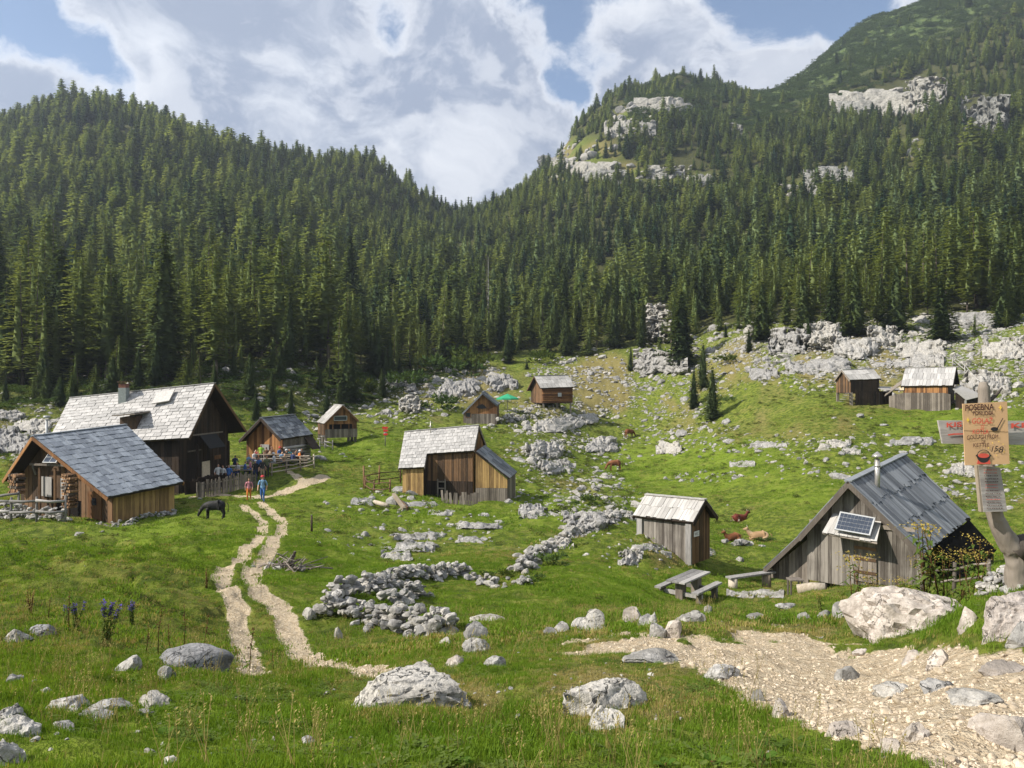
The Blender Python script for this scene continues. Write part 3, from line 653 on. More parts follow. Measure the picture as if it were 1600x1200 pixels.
for (zt, fr, kd), lst in bykey.items():
    lst.sort(key=lambda i: spx[i])
    for n, i in enumerate(lst):
        noun = {'larch': 'pale larch', 'spruce': 'dark spruce', 'dead': 'bare grey dead conifer'}[kd]
        where = {'front': 'front row', 'second': 'second row', 'deep': 'deep in the wood'}[fr]
        o = noun+', ' if len(lst) == 1 else f'{ORD[min(n, 27)]} {noun} from left, '
        kit = LAR[FG.integers(len(LAR))] if kd == 'larch' else DEAD if kd == 'dead' else SPR[FG.integers(len(SPR))]
        nm = {'larch': 'larch_tree', 'spruce': 'spruce_tree', 'dead': 'dead_tree'}[kd]
        put_tree(nm, kit, S[i, 0], S[i, 1], th_[i], FG.uniform(1.0, 1.5), o+where+' '+zt, 'tree', 'conifers along the forest edge')
# young conifers in front of the wood
yl = []
while len(yl) < 58:
    px = FG.uniform(-10, 1610) if FG.random() < .35 else FG.uniform(0, 760); d = forest_start(px)+FG.uniform(-17, 5); p = ground_at(px, d); yl.append((px, p))
yl.sort(key=lambda a: a[0])
ybz = {}
for px, p in yl: ybz.setdefault(next(z[2] for z in ZONES if z[0] <= px < z[1]), []).append((px, p))
for zt, lst in ybz.items():
    for n_i, (px, p) in enumerate(lst):
        lar = FG.random() < .4; kit = LAR[FG.integers(5)] if lar else SPR[FG.integers(6)]
        put_tree('larch_tree' if lar else 'spruce_tree', kit, p[0], p[1], FG.uniform(2.0, 7.5), FG.uniform(1.2, 1.9), (f'{ORD[n_i]} ' if len(lst) > 1 else '')+'small young conifer'+(' from left' if len(lst) > 1 else '')+' before the forest, '+zt, 'tree', 'young conifers before the forest')
# single conifers on the open slopes, placed from the photograph: x, y of foot, height in px, depth, kind, width, label
LONE = [(1112,630,86,112,'s',1.15,'dense dark young spruce alone on the slope, nearest of its clump'),(1084,600,62,125,'s',1.1,'slim young spruce left behind the dense one on the slope'),(1098,592,74,132,'s',1.0,'taller spruce behind the dense one on the open slope'),
        (985,575,38,160,'s',1.0,'small narrow spruce on the grassy slope left of the rock cliff'),(1068,528,122,150,'s',1.35,'broad tall dark spruce right against the white rock pillar'),(1472,538,105,128,'s',1.5,'broad bushy spruce standing out on the rocky rise'),
        (1338,520,115,138,'s',1.1,'tall spruce standing in front of the forest above the cliffs'),(1190,540,95,145,'s',1.3,'full green spruce at the left end of the cliff band'),(1567,508,90,132,'s',1.2,'full spruce on the rocky rise near the right edge'),
        (545,622,108,118,'s',1.2,'tall dark spruce standing forward of the trees over the stilted hut'),(400,650,52,92,'s',1.2,'small spruce on the bank behind the gable of the large farmhouse'),(425,628,60,100,'s',1.1,'young spruce above the dark roofed hut'),(455,630,55,98,'s',1.1,'right one of the small spruces above the dark roofed hut'),
        (335,598,44,106,'s',1.0,'very small spruce behind the large farmhouse roof'),(598,590,44,140,'s',1.0,'small lone spruce on the rocky bank right of the wood'),(670,575,40,160,'s',1.0,'little spruce at the foot of the forest mid valley'),(245,612,90,108,'s',1.0,'narrow spruce rising behind the ridge of the large farmhouse'),
        (268,600,190,118,'l',1.1,'tall narrow pale larch behind the farmhouse chimney side'),(170,600,195,112,'l',1.25,'big broad larch standing left above the farmhouse'),(120,606,200,112,'l',1.1,'tall feathery larch left of the big broad one'),(60,610,190,110,'l',1.0,'tall thin larch with visible trunk near the left edge'),(28,615,195,108,'l',1.0,'tall thin larch with bare trunk at the left edge'),
        (1300,500,120,142,'s',1.0,'straight spruce over the cliff band, left of the standing out one'),(1255,505,105,145,'s',1.0,'spruce just above the gap in the cliff band'),(1400,505,110,140,'s',1.1,'spruce behind the far huts above the rocks')]
for px, py, hp, d, k, wf, lab in LONE:
    p = ground_at(px, d); ztop = EYE-(py-hp-600)/F*d
    h = hp/F*d
    kit = LAR[FG.integers(len(LAR))] if k == 'l' else SPR[FG.integers(len(SPR))]
    put_tree('larch_tree' if k == 'l' else 'spruce_tree', kit, p[0], p[1], h, wf*(1.2 if k == 'l' else 1.3), lab, 'tree', 'conifers on the open slopes')

# unseen spruce added outside the picture on the left to shade the nearest grass
put_tree('spruce_tree', SPR[2], -12.0, -1.6, 12.5, .95, 'unseen spruce added left of the viewpoint to shade the grass', 'tree', None, z=float(gz(-12.0, -1.6))-.2, rz=.4)
# ------------------------------------------------------------------ shrubs and dwarf pine
def bush(seed, n=260, leaf=.16, flat=.7, up=.5):
    g = np.random.default_rng(seed); V = []; Fc = []; k = 0
    cs = g.normal(0, .42, (7, 3))*[1, 1, .5]+[0, 0, .35]
    for i in range(n):
        c = cs[g.integers(7)]; d = g.normal(0, 1, 3); d[2] = abs(d[2])*up+.1; d /= np.linalg.norm(d)
        p = c+d*g.uniform(.2, .42)*[1, 1, flat]; p[2] = max(p[2], .02)
        dr = d+g.normal(0, .5, 3)+[0, 0, .35]; dr /= np.linalg.norm(dr); sd = cross3(dr, g.normal(0, 1, 3)); sd /= np.linalg.norm(sd)
        l = leaf*g.uniform(.6, 1.4); V += [p-dr*l*.3, p+dr*l*.3+sd*l*.3, p+dr*l, p+dr*l*.3-sd*l*.3]; Fc.append((k, k+1, k+2, k+3)); k += 4
    return np.array(V), np.array(Fc)
BUSH = [bush(500+k, 300, .15) for k in range(5)]
BME = [npmesh('shrub', v, f, 'dwarf_pine', False) for v, f in BUSH]; SME = [npmesh('shrub', v, f, 'shrub_leaf', False) for v, f in BUSH]
BSRC = [source('pine_scrub', m) for m in BME]
# scrub mass on the upper mountain and the forest edge
n = 16000; th = np.where(FG.random(n) < .3, FG.uniform(-R(36), 0, n), FG.uniform(R(8), R(36), n)); r_ = np.where(th < 0, np.sqrt(FG.uniform(100**2, 180**2, n)), np.sqrt(FG.uniform(330**2, 820**2, n))); bx, by = r_*np.sin(th), r_*np.cos(th); bz = gz(bx, by); bpx, bpyy = to_px(bx, by, bz)
tp = (bpx > 1150) & (bpyy < (bpx-1180)*-.46+150+75) & (by > 330)
tp |= (bpx > 980) & (bpx < 1150) & (bpyy < 195) & (by > 400)
edge = (by < forest_start(bpx)+14) & (by > forest_start(bpx)-14) & (bpx < 760)
k_ = (tp & (FG.random(n) < .95)) | (edge & (FG.random(n) < .35))
extra = 900; eth = FG.uniform(-R(34), -R(1), extra); er = FG.uniform(94, 150, extra); ex, ey = er*np.sin(eth), er*np.cos(eth); epx, epy = to_px(ex, ey, gz(ex, ey))
ek = (ey > forest_start(epx)-16) & (ey < forest_start(epx)+16) & (fbm2(ex/7, ey/7, 2, 33) > -.1)
bx, by = np.concatenate([bx[k_], ex[ek]]), np.concatenate([by[k_], ey[ek]]); m = len(bx)
bs = np.where(by > 300, FG.uniform(2.2, 5.0, m), FG.uniform(.7, 1.7, m))
o = scatter('scrub', np.column_stack([bx, by, gz(bx, by)-.1]), np.column_stack([np.zeros((m, 2)), FG.uniform(0, 6.28, m)]), np.column_stack([bs, bs, bs*.62]), FG.integers(0, 5, m), BSRC)
tag(o, 'low dwarf pine scrub along the forest edge and mountain top', kind='stuff')
SHR = [(585,610,26,128,'dark dwarf pine bush left of the grey rock face'),(640,590,34,135,'dwarf pine bush above the grey rock face'),(700,585,36,150,'broad dark bush low on the slope mid valley'),(740,575,30,158,'dark bush beside the foot of the forest'),(695,640,24,118,'dark green bush left of the small gabled hut'),
       (720,560,26,168,'flat bush at the very foot of the wood'),(850,560,24,168,'round bush at the wood edge above the log hut'),(860,882,22,33,'dark green juniper bush beside the upright grey stone'),(835,908,13,30,'heathery bush on the right end of the stone wall'),(790,905,15,29,'wide heathery bush covering the stone wall'),
       (765,900,11,28,'small bush in the gap of the stone wall'),(360,655,24,86,'green bush behind the gable of the large farmhouse'),(1140,580,18,138,'dark bush right of the lone young spruces'),(1130,625,14,118,'small bush behind the dense lone spruce'),(920,790,16,55,'green bush on the rocky knoll before the small shed'),(945,765,12,60,'little bush near the top of the rocky knoll'),
       (1040,530,24,158,'green bush on top of the white rock pillar'),(1430,600,10,110,'small bush on the rocky slope over the right far hut'),(880,800,12,52,'low bush among the rocks of the knoll'),(600,967,9,22,'dark tuft of leaves on the stone wall face'),(1195,846,10,55,'leafy bush behind the lying pale cow')]
for i, (px, py, hp, d, lab) in enumerate(SHR):
    p = ground_hit([px], [py], 10)[0] if d < 60 else ground_at(px, d)
    h = hp/F*p[1]*1.25; e = bpy.data.objects.new('shrub', (BME if i % 3 else SME)[i % 5]); e.location = p-[0, 0, .05*h]; e.scale = (h*1.15, h*1.15, h); e.rotation_euler = (0, 0, i*1.3)
    link(e); tag(e, lab, 'bush', 'bushes on the open ground')

WSRC = [source('weed', npmesh('weed', *bush(560+k, 90, .22, .6, .8), 'weed_leaf', False)) for k in range(4)]
n = 9000; th = FG.uniform(-R(35), R(35), n); r_ = np.sqrt(FG.uniform(14**2, 130**2, n)); x, y = r_*np.sin(th), r_*np.cos(th); ii = np.clip(np.round(iTH(th)).astype(int), 0, nc-1); jj = np.clip(np.round(iRR(r_)).astype(int), 0, nr-1)
k_ = (path[jj, ii] < .1) & (y < forest_start(800+F*x/y)) & (FG.random(n) < .10+.45*(fbm2(x/6, y/6, 3, 35) > .25)+.5*rk0[jj, ii]+.35*hum[jj, ii]); x, y = x[k_], y[k_]; m = len(x); s_ = FG.uniform(.10, .34, m)*np.interp(y, [14, 40, 130], [.6, .9, 1.7])
tag(scatter('weeds', np.column_stack([x, y, gz(x, y)-.02]), np.column_stack([np.zeros((m, 2)), FG.uniform(0, 6.28, m)]), np.column_stack([s_*1.3, s_*1.3, s_*.7]), FG.integers(0, 4, m), WSRC), 'dark tussocks and weeds scattered over the pasture', kind='stuff')
# ------------------------------------------------------------------ rocks
def ico(sub):
    bm = bmesh.new(); bmesh.ops.create_icosphere(bm, subdivisions=sub, radius=1)
    v = np.array([x.co[:] for x in bm.verts]); f = np.array([[l.vert.index for l in p.loops] for p in bm.faces]); bm.free(); return v, f
ICO = {k: ico(k) for k in (2, 3, 4, 5)}
def rock(seed, sub=3, cuts=9, rough=.16, pit=.05, freq=1.4):
    g = np.random.default_rng(seed); v, f = ICO[sub]; v = v.copy()
    v *= (1+rough*fbm3(v*freq+seed*3.7, 3, seed))[:, None]
    for c in range(cuts+5):
        n = g.normal(0, 1, 3); n /= np.linalg.norm(n); h = g.uniform(.52, .86); d = v@n; over = d > h
        v[over] -= np.outer((d[over]-h)*.95, n)
    if pit > .02:      # broken blocks and clefts
        cid, gap_, off, _ = worley(v*1.9+seed*1.3+.35*fbm3(v*2.5+seed, 2, seed+3)[:, None], seed)
        v *= (1+.05*cid-(.10 if sub > 2 else .05)*(1-sstep(gap_, 0, .13)))[:, None]
        if sub > 3:
            cid, gap_, off, _ = worley(v*4.6+seed*2.1+.3*fbm3(v*5+seed, 2, seed+4)[:, None], seed+50); v *= (1+.018*cid-.03*(1-sstep(gap_, 0, .16)))[:, None]
    v *= (1+pit*.7*fbm3(v*5.5+seed, 3, seed+9)+pit*.5*fbm3(v*13+seed, 2, seed+19))[:, None]
    return v, f
def crisp(me, a=28):
    me.set_sharp_from_angle(angle=R(a)); return me
RK = [crisp(npmesh('rock', *rock(600+k, 3, 10, .18, .06), 'limestone', True, 3)) for k in range(10)]
RKS = [crisp(npmesh('rock', *rock(640+k, 2, 8, .18, .05), 'limestone', True, 3)) for k in range(6)]
GRV = [source('pebble', npmesh('pebble', *rock(660+k, 2, 8, .12, .03), 'gravel_stone', True, 3)) for k in range(4)]
RSRC = [source('loose_rock', m) for m in RKS]
RG = np.random.default_rng(23)
def hero_rock(name, px, py, wpx, hpx, label, mat='limestone', seed=0, deep=.75, sub=5, cuts=9, rough=.2, yaw=0, dmin=2.0, sink=.28, tilt=0, pit=.05, freq=1.4):
    """a boulder whose foot is seen at px, py and that spans wpx by hpx pixels"""
    p = ground_hit([px], [py], dmin)[0]; d = p[1]; W_ = wpx/F*d*1.06; Hh = hpx/F*d*1.12
    v, f = rock(seed, sub, cuts, rough, pit, freq)
    zc = v[:, 2].copy(); slabby = hpx/wpx < .45
    v[:, :2] /= np.where(zc < .15, np.sqrt(np.clip(1-(zc-.15)**2, .45, 1)), 1)[:, None]
    v[:, 2] = np.where(zc > .5, .5+(zc-.5)*(.55 if wpx > 70 else .8), zc)
    up_ = v[v[:, 2] > 0]; v = v/np.array([np.ptp(up_[:, 0])/2, np.ptp(up_[:, 1])/2, v[:, 2].max()])
    me = crisp(npmesh(name, v*[W_/2, W_/2*deep, Hh], f, mat, True, 3), 34)
    o = link(bpy.data.objects.new(name, me)); base = gz(p[0], p[1]+W_/2*deep*.5)
    k_d = 1+W_/2*deep*.55/p[1]; o.location = (p[0]*k_d, p[1]*k_d, float(p[2])-(.26 if slabby else .18)*Hh); o.rotation_euler = (0, tilt, yaw)
    tag(o, label, 'rock', 'boulders in the foreground'); return o
HERO = [(1437,985,192,74,'huge pale pinkish boulder beside the gravel road','pink_stone',11,.7,9,.16),
 (1590,990,130,62,'big pale pink rock at the right edge under the signpost','pink_stone',12,.8,8,.18),(1600,1008,60,34,'white stone at the right edge in front of the pink rock','limestone',13,.9,8,.2),
 (632,1098,168,36,'wide flat grey limestone slab in the foreground grass','limestone',14,.8,6,.14),(952,1108,138,42,'large fissured grey rock in the middle of the foreground','limestone',15,.8,7,.2),(948,1140,54,30,'lower tongue of pale rock under the fissured rock','limestone',16,1.2,7,.2),
 (300,1044,112,32,'smooth dark grey boulder beside the wheel track','grey_stone',17,.7,4,.08),(200,1047,40,20,'small rough grey rock left of the dark boulder','limestone',18,.9,8,.2),(260,1062,24,22,'pale stone tucked before the dark boulder','limestone',19,.9,8,.2),
 (24,1004,42,22,'white rock at the left edge above the grass','limestone',20,.9,8,.2),(72,990,42,14,'flat brownish stone right of the white rock at left','grey_stone',21,.8,6,.1),(20,1068,28,14,'small white stone low at the left edge','limestone',22,.9,8,.2),(70,1082,18,8,'little white stone in the left foreground grass','limestone',23,.9,8,.2),
 (238,1105,56,34,'pale pointed rock at the end of the left stone band','limestone',24,.8,8,.2),(105,1112,60,26,'white rough rock in the left stone band','limestone',25,.9,8,.22),(170,1112,80,20,'low pale slab along the left stone band','limestone',26,.7,7,.2),(15,1130,60,34,'pale rock at the left end of the stone band','limestone',27,.9,8,.2),(32,1148,64,40,'grey slanting rock at the lower left corner','limestone',28,.8,7,.2),(12,1195,48,52,'tall pale rock in the lower left corner','limestone',29,.8,7,.2),(95,1140,34,18,'small grey stone before the left stone band','limestone',30,.8,7,.2),(160,1125,46,16,'low white stone in front of the left stone band','limestone',31,.8,7,.2),(220,1118,30,10,'narrow pale stone below the pointed rock','limestone',32,.8,7,.2),(268,1200,26,20,'pale stone poking from dark grass at the bottom left','limestone',33,.9,8,.2),
 (930,985,40,34,'knobbly grey rock in the low stone row before the table','limestone',34,.9,9,.24),(985,972,30,22,'rounded pale stone in the low stone row','pink_stone',35,.9,7,.14),(1010,976,24,16,'flat pale stone beside the rounded one','limestone',36,.9,8,.2),(1050,995,28,28,'pale block standing at the end of the stone row','pink_stone',37,.9,8,.2),(1030,995,24,22,'white stone leaning by the pale block','limestone',38,.9,8,.2),(905,982,26,18,'small white stone in the low stone row','limestone',39,.9,8,.2),(880,986,24,14,'second small white stone in the low stone row','limestone',40,.9,8,.2),(862,990,22,10,'leftmost stone of the low stone row','limestone',41,.9,8,.2),(925,962,16,10,'small white stone balanced behind the knobbly rock','limestone',42,.9,8,.2),(1075,972,44,18,'jagged grey stone behind the row by the table','limestone',43,.7,9,.2),(1105,958,12,14,'dark little stone right of the jagged one','limestone',44,.9,8,.2),(1022,978,14,22,'thin upright stone in the low stone row','limestone',45,.9,8,.2),
 (1325,962,38,20,'pale pointed stone left of the huge boulder','limestone',46,.8,8,.2),(1255,968,22,12,'small white stone on the grass before the plank hut','limestone',47,.8,8,.2),(1290,966,22,12,'grey stone left of the pointed one','limestone',48,.8,8,.2),(1180,966,28,6,'thin white slab in the grass above the gravel road','limestone',49,.8,8,.2),(1230,950,32,6,'low white slab near the plank hut','limestone',50,.8,8,.2),(1515,978,26,30,'pale stone wedged right of the huge boulder','pink_stone',51,.9,8,.2),(1556,990,20,12,'white stone in the grass right of the huge boulder','limestone',52,.9,8,.2),
 (1345,1022,28,9,'flat pale stone on the gravel road edge','pink_stone',53,.8,8,.2),(1430,1028,34,12,'flat stone at the far edge of the gravel road','pink_stone',54,.8,8,.2),(1470,1040,46,22,'broad pale slab on the far side of the gravel road','pink_stone',55,.8,8,.18),(1565,1055,70,16,'pale ledge at the right edge of the gravel road','pink_stone',56,.8,8,.2),(1460,1080,50,16,'grey rock in the middle of the gravel road','limestone',57,.8,8,.2),(1400,1085,60,14,'low dark grey outcrop on the gravel road','limestone',58,.7,8,.2),(1530,1100,80,18,'long low grey rock on the right of the gravel road','limestone',59,.7,8,.2),(1430,1155,42,26,'angular pale stone on the near side of the road','pink_stone',60,.9,9,.2),(1570,1165,90,50,'big layered pale rock in the lower right corner','pink_stone',61,.8,8,.2),(1320,1150,46,20,'smooth cream stone at the grass edge of the road','pink_stone',62,.8,6,.14),(1220,1120,26,28,'upright cream stone at the grass edge of the road','pink_stone',63,.9,7,.16),(1185,1095,22,18,'round grey stone at the grass edge of the road','limestone',64,.9,7,.16),(1325,1062,34,20,'rough grey stone in the gravel near the middle','limestone',65,.8,9,.22),(1395,1175,40,18,'pale stone beside the grass at the bottom right','pink_stone',66,.8,8,.2),(1130,1060,60,20,'smooth grey rock at the start of the gravel road','limestone',67,.7,6,.14),(1010,1035,90,12,'flat pale slab behind the fissured rock','limestone',68,.6,6,.14),
 (742,1000,40,28,'split grey rock on the meadow behind the flat slab','limestone',69,.8,9,.22),(745,1018,44,22,'pale tilted rock in front of the split grey rock','limestone',70,.8,8,.2),(710,1042,30,18,'pale stone standing right of the white pebbles','pink_stone',71,.8,8,.2),(770,1040,34,14,'low white stone right of the standing pale one','limestone',72,.8,8,.2),(665,1045,22,12,'pinkish stone above the flat slab','pink_stone',73,.8,8,.2),(696,1008,20,12,'small white stone below the stone wall end','limestone',74,.8,8,.2),(765,972,60,14,'long low pale outcrop beside the stone wall','limestone',75,.6,8,.2),(482,966,24,18,'lone grey stone left of the stone wall','limestone',76,.9,8,.2),(530,998,14,20,'small upright pale stone below the wall','limestone',77,.9,8,.2)]
for i, (px, py, wp, hp, lab, mt, sd, dp, ct, rg) in enumerate(HERO):
    hp = hp*.72 if (px < 300 and py > 1090) else hp
    hero_rock('boulder' if wp > 90 else 'rock', px, py, wp, hp, lab, mt, sd*7+1, dp, 5 if wp > 90 else 4 if wp > 40 else 3, ct, rg, yaw=(i*37 % 40-20)/60, pit=.045 if mt != 'grey_stone' else .015)
# relief outcrops that lie in the slope: grid draped on the ground and pushed out along its normal
def outcrop(px, py, wpx, hpx, label, mat='cliff_rock', seed=0, depth=None, out=.35, n=44, blocky=1.0, stand=0.0, poly=None, group='rock outcrops on the slopes', lean=0):
    g = np.random.default_rng(seed); m = max(10, int(n*hpx/wpx)) if hpx < wpx else int(n*1.3); nx = n if hpx < wpx else max(14, int(n*wpx/hpx))
    uu, vv = np.meshgrid(np.linspace(-1, 1, nx), np.linspace(-1, 1, m))
    gx = px+uu*wpx/2+lean*vv*wpx/2; gy = py+vv*hpx/2
    h = ground_hit(gx.ravel(), gy.ravel(), 12 if py > 760 else 20 if py > 600 else 60).reshape(m, nx, 3)
    cd = float(np.median(h[:, :, 1]))
    if stand > 0:      # a wall-like face: bend the sheet so that it stands steeply
        bot = h[-1].copy(); zt = EYE-(gy-600)/F*bot[None, :, 1]
        steep = np.stack([bot[None, :, 0]*np.ones((m, 1)), bot[None, :, 1]+(zt-bot[None, :, 2])*.35, EYE-(gy-600)/F*(bot[None, :, 1]+(zt-bot[None, :, 2])*.35)], -1)
        steep[..., 0] = (gx-800)/F*steep[..., 1]
        h = h*(1-stand)+steep*stand
    sc = wpx/F*cd
    nrm = gnorm(h[..., 0], h[..., 1], sc*.15); hd = h-np.array([0, 0, EYE]); tocam = -hd/np.linalg.norm(hd, axis=-1, keepdims=True); wv_ = .35+.6*stand; nrm = nrm*(1-wv_)+tocam*wv_; nrm /= np.linalg.norm(nrm, axis=-1, keepdims=True)
    hs_ = max(hpx, wpx*.25)/F*cd
    q = np.stack([gx/wpx*6, gy/wpx*6*1.3, 0*gx], -1)+seed*3.3
    wq = q+np.stack([fbm3(q*.8, 2, seed+1), fbm3(q*.8+7, 2, seed+2), 0*gx], -1)*.7
    amp = fbm3(wq, 4, seed)
    k1 = worley(wq*np.array([.55, .75, 1])*np.array([1, 1, 0]), seed, 2); k2 = worley(wq*np.array([1.5, 1.9, 1])*np.array([1, 1, 0])+9, seed+3, 2)
    blk = .55*k1[0]+.25*k2[0]+.35*k1[2][..., 0]*np.sign(k1[0])-.5*(1-sstep(k1[1], 0, .16))-.28*(1-sstep(k2[1], 0, .2))
    edge = 1-(np.abs(uu)**2.4+np.abs(vv)**2.4)**(1/2.0)+.45*fbm3(q*.8+3, 3, seed+8)*1.2+.38*k1[0]+.2*k2[0]
    e = np.clip(edge/.30, -1, 1)
    disp = hs_*out*.42*(e*(.50+.30*amp)+.42*blk*np.clip(e+.3, 0, 1)-.08)
    v = h+nrm*disp[..., None]
    idx_ = np.arange(m*nx).reshape(m, nx); qd_ = np.stack([idx_[1:, :-1], idx_[1:, 1:], idx_[:-1, 1:], idx_[:-1, :-1]], -1).reshape(-1, 4)
    ee = e.ravel()[qd_].max(1); qd_ = qd_[ee > -.05]
    us, inv = np.unique(qd_, return_inverse=True); c = v.reshape(-1, 3)[us]; base = c.mean(0); base[2] = c[:, 2].min()
    # close the back so that it has thickness
    bk = c-nrm.reshape(-1, 3)[us]*hs_*.25-np.array([0, 0, hs_*.1]); qq = inv.reshape(-1, 4); vv2 = np.vstack([c, bk])-base; q2 = np.vstack([qq, (qq+len(c))[:, ::-1]])
    me = crisp(npmesh('rock_outcrop', vv2, q2, mat, True), 38); o = link(bpy.data.objects.new('rock_outcrop', me)); o.location = base
    tag(o, label, 'rock outcrop', group); return o
OUT = [ # px, py, w, h, label, stand, out
 (1030,505,42,66,'tall white rock pillar standing before the dark spruces',.9,.9),(1032,567,86,44,'grey white rock face on the open slope below the pillar',.8,.7),
 (1235,535,70,42,'left block of the white cliff band under the forest',.7,.7),(1285,528,60,50,'tallest block of the white cliff band',.8,.7),(1340,545,74,34,'long low block of the white cliff band',.7,.6),(1385,525,60,34,'right block of the white cliff band near the forest',.7,.7),(1178,520,34,26,'small pale crag left of the white cliff band',.6,.7),
 (1440,545,80,30,'pale ledge right of the cliff band',.5,.6),(1520,500,80,22,'pale rock ledge under the trees near the right edge',.5,.6),(1570,545,70,34,'broken pale crag at the right edge above the huts',.5,.7),(1250,575,60,22,'low broken rocks below the white cliff band',.4,.7),(1190,585,50,18,'low pale rocks beside the lone spruces',.4,.7),(1300,572,90,22,'wide broken ledge above the left far hut',.4,.7),(1430,565,90,22,'broken pale ledge right above the right far hut',.4,.7),
 (1375,160,160,44,'big white cliff high on the right mountain',.6,.7),(1445,150,70,58,'tall white cliff at the top right of the mountain wall',.7,.7),(1540,190,76,84,'white cliff high up near the right edge',.6,.7),(1295,285,80,52,'white rock face mid mountain on the right',.6,.7),(1330,170,70,24,'left end of the high white cliff on the mountain',.6,.6),
 (1040,165,100,26,'long pale rock wall below the wooded knob',.6,.6),(985,200,80,34,'pale slabs under the wooded knob',.5,.6),(900,265,110,26,'pale rock slabs on the left shoulder of the knob',.5,.6),(1040,270,60,22,'pale crag in the middle of the mountain slope',.6,.7),(1095,283,46,20,'small grey white crag right of the middle one',.6,.7),(945,275,70,20,'pale slab band low on the knob',.5,.6),(1150,206,22,30,'small white rock face among trees on the mountain',.6,.7),(860,255,40,22,'pale rock at the left tip of the mountain shoulder',.5,.6),
 (640,632,34,28,'grey rock face among the scrub left of the gabled hut',.7,.8),(620,600,60,26,'pale broken rocks in the scrub above the stilted hut',.4,.7),(720,605,60,30,'pale broken crag above the gabled hut',.5,.7),(700,615,40,18,'pale rocks left of the gabled hut',.4,.7),(785,600,50,26,'grey pale rocks left of the log hut',.4,.7),(20,690,70,40,'white broken rocks behind the left barn at the edge',.4,.7),(50,665,60,20,'pale rocks above the left barn',.4,.7),(15,650,50,18,'pale rocks at the left edge below the wood',.4,.7),(70,690,40,30,'white boulders left of the large farmhouse',.4,.8),
 (1195,695,70,12,'long grey stone ledge across the green slope',.3,.7),(1310,693,40,14,'broken pale rocks on the slope behind the plank hut',.3,.7),(940,695,60,24,'grey rock rib beside the upper brown cow',.4,.8),(1045,700,40,20,'grey rocks in the middle of the pasture slope',.4,.7),(870,665,90,22,'pale rocks in front of the log hut',.4,.7),(905,655,60,16,'grey boulders right of the log hut',.4,.7),(850,705,60,30,'white broken rocks right of the middle house',.4,.8),(870,730,60,24,'white boulders behind the rocky knoll',.4,.8),
 (915,815,70,32,'big heaped rock on the knoll left of the small shed',.5,.9),(870,850,54,20,'pale rock rib on the knoll edge',.4,.8),(940,808,60,22,'white rocks at the left of the small shed',.4,.8),(645,855,70,16,'pale rock slab on the meadow, nearest of the middle group',.2,.6),(620,868,50,18,'tilted pale slab on the left of the meadow outcrop',.2,.6),(655,838,80,12,'pale rock band above the tilted slabs',.2,.6),(740,822,90,10,'long white rock band in the meadow',.2,.6),(740,843,60,12,'white slab under the long rock band',.2,.6),
 (565,783,34,12,'white slab left of the leaning beam',.2,.5),(655,788,60,10,'white slab right of the leaning beam',.2,.5),(690,801,44,10,'small white slab before the middle house',.2,.5),(1180,927,90,16,'flat pale slabs before the wooden bench',.15,.5),(985,872,40,24,'pale broken rock below the small shed',.3,.7),(1010,855,60,12,'pale rock ledge at the foot of the small shed',.3,.7),(1095,862,46,14,'pale rocks at the right foot of the small shed',.3,.7),
 (1510,735,70,24,'pale broken rocks behind the cardboard sign',.3,.7),(1330,705,30,12,'small pale rocks right of the slope ledge',.3,.7),(1160,725,40,10,'small grey rocks on the lower pasture slope',.3,.7),(770,775,20,10,'grey stone right of the middle house',.3,.7),(830,800,40,22,'pale rocks below the middle house',.3,.7),(1430,690,80,12,'pale rocks scattered left of the cardboard sign',.3,.6),(1540,600,80,40,'rough pale boulder field right of the far huts',.4,.8),(300,755,30,10,'pale slab beside the farmhouse fence',.2,.6)]
for i, (px, py, wp, hp, lab, st, ot) in enumerate(OUT):
    outcrop(px, py, wp, hp, lab, 'cliff_rock' if py < 330 else 'limestone', 900+i, out=ot, stand=st, n=84 if wp > 80 else 60 if wp > 45 else 40)
# dry stone wall across the meadow: every stone a part
def stone_wall(name, pts, label, dens=1.0, hgt=.8, wid=.9, seed=3, smax=.36, dmin=9.5, at_d=False):
    g = np.random.default_rng(seed); a = np.array(pts, float); h = np.array([ground_at(q[0], q[1]) for q in a]) if at_d else ground_hit(a[:, 0], a[:, 1], dmin); T = Thing(name, h[0], label, 'stone wall'); tag(T.e, kind='thing')
    core = []
    for p, q in zip(h[:-1], h[1:]):
        L = np.linalg.norm(q-p); k = max(3, int(L*9*dens))
        for _ in range(k):
            s = g.random(); lv = g.random()**1.2; c = p+(q-p)*s; nn = np.array([-(q-p)[1], (q-p)[0], 0])/L
            c = c+nn*g.normal(0, wid*.30*(1-lv*.6)); c[2] = gz(c[0], c[1])+lv*hgt*g.uniform(.7, 1)
            sz_ = g.uniform(.45, 1)*smax*(1.1-.3*lv)
            M = Matrix.Translation(Vector(c))@Matrix.Rotation(g.uniform(0, 6.28), 4, 'Z')@Matrix.Rotation(g.uniform(-.5, .5), 4, 'X')@Matrix.Diagonal((sz_*g.uniform(.8, 1.35), sz_*g.uniform(.7, 1.1), sz_*g.uniform(.5, .9), 1))
            T.inst('stone', RK[g.integers(10)], M)
    return T
stone_wall('stone_wall', [(505,952),(540,962),(590,975),(640,985),(700,992)], 'heaped dry stone wall in the meadow, near side of the enclosure', 3.6, .55, 1.0, 3, .20)
stone_wall('stone_wall', [(510,945),(560,930),(620,908),(680,905),(725,900)], 'dry stone wall running up behind the heaped one', 2.8, .55, .7, 4, .22)
stone_wall('stone_wall', [(600,948),(640,938),(655,930)], 'short inner arm of stones within the enclosure', 2.2, .45, .7, 5, .22)
stone_wall('stone_wall', [(735,905),(790,915),(835,915)], 'low broken right end of the meadow stone wall', 1.2, .3, .6, 6, .2)
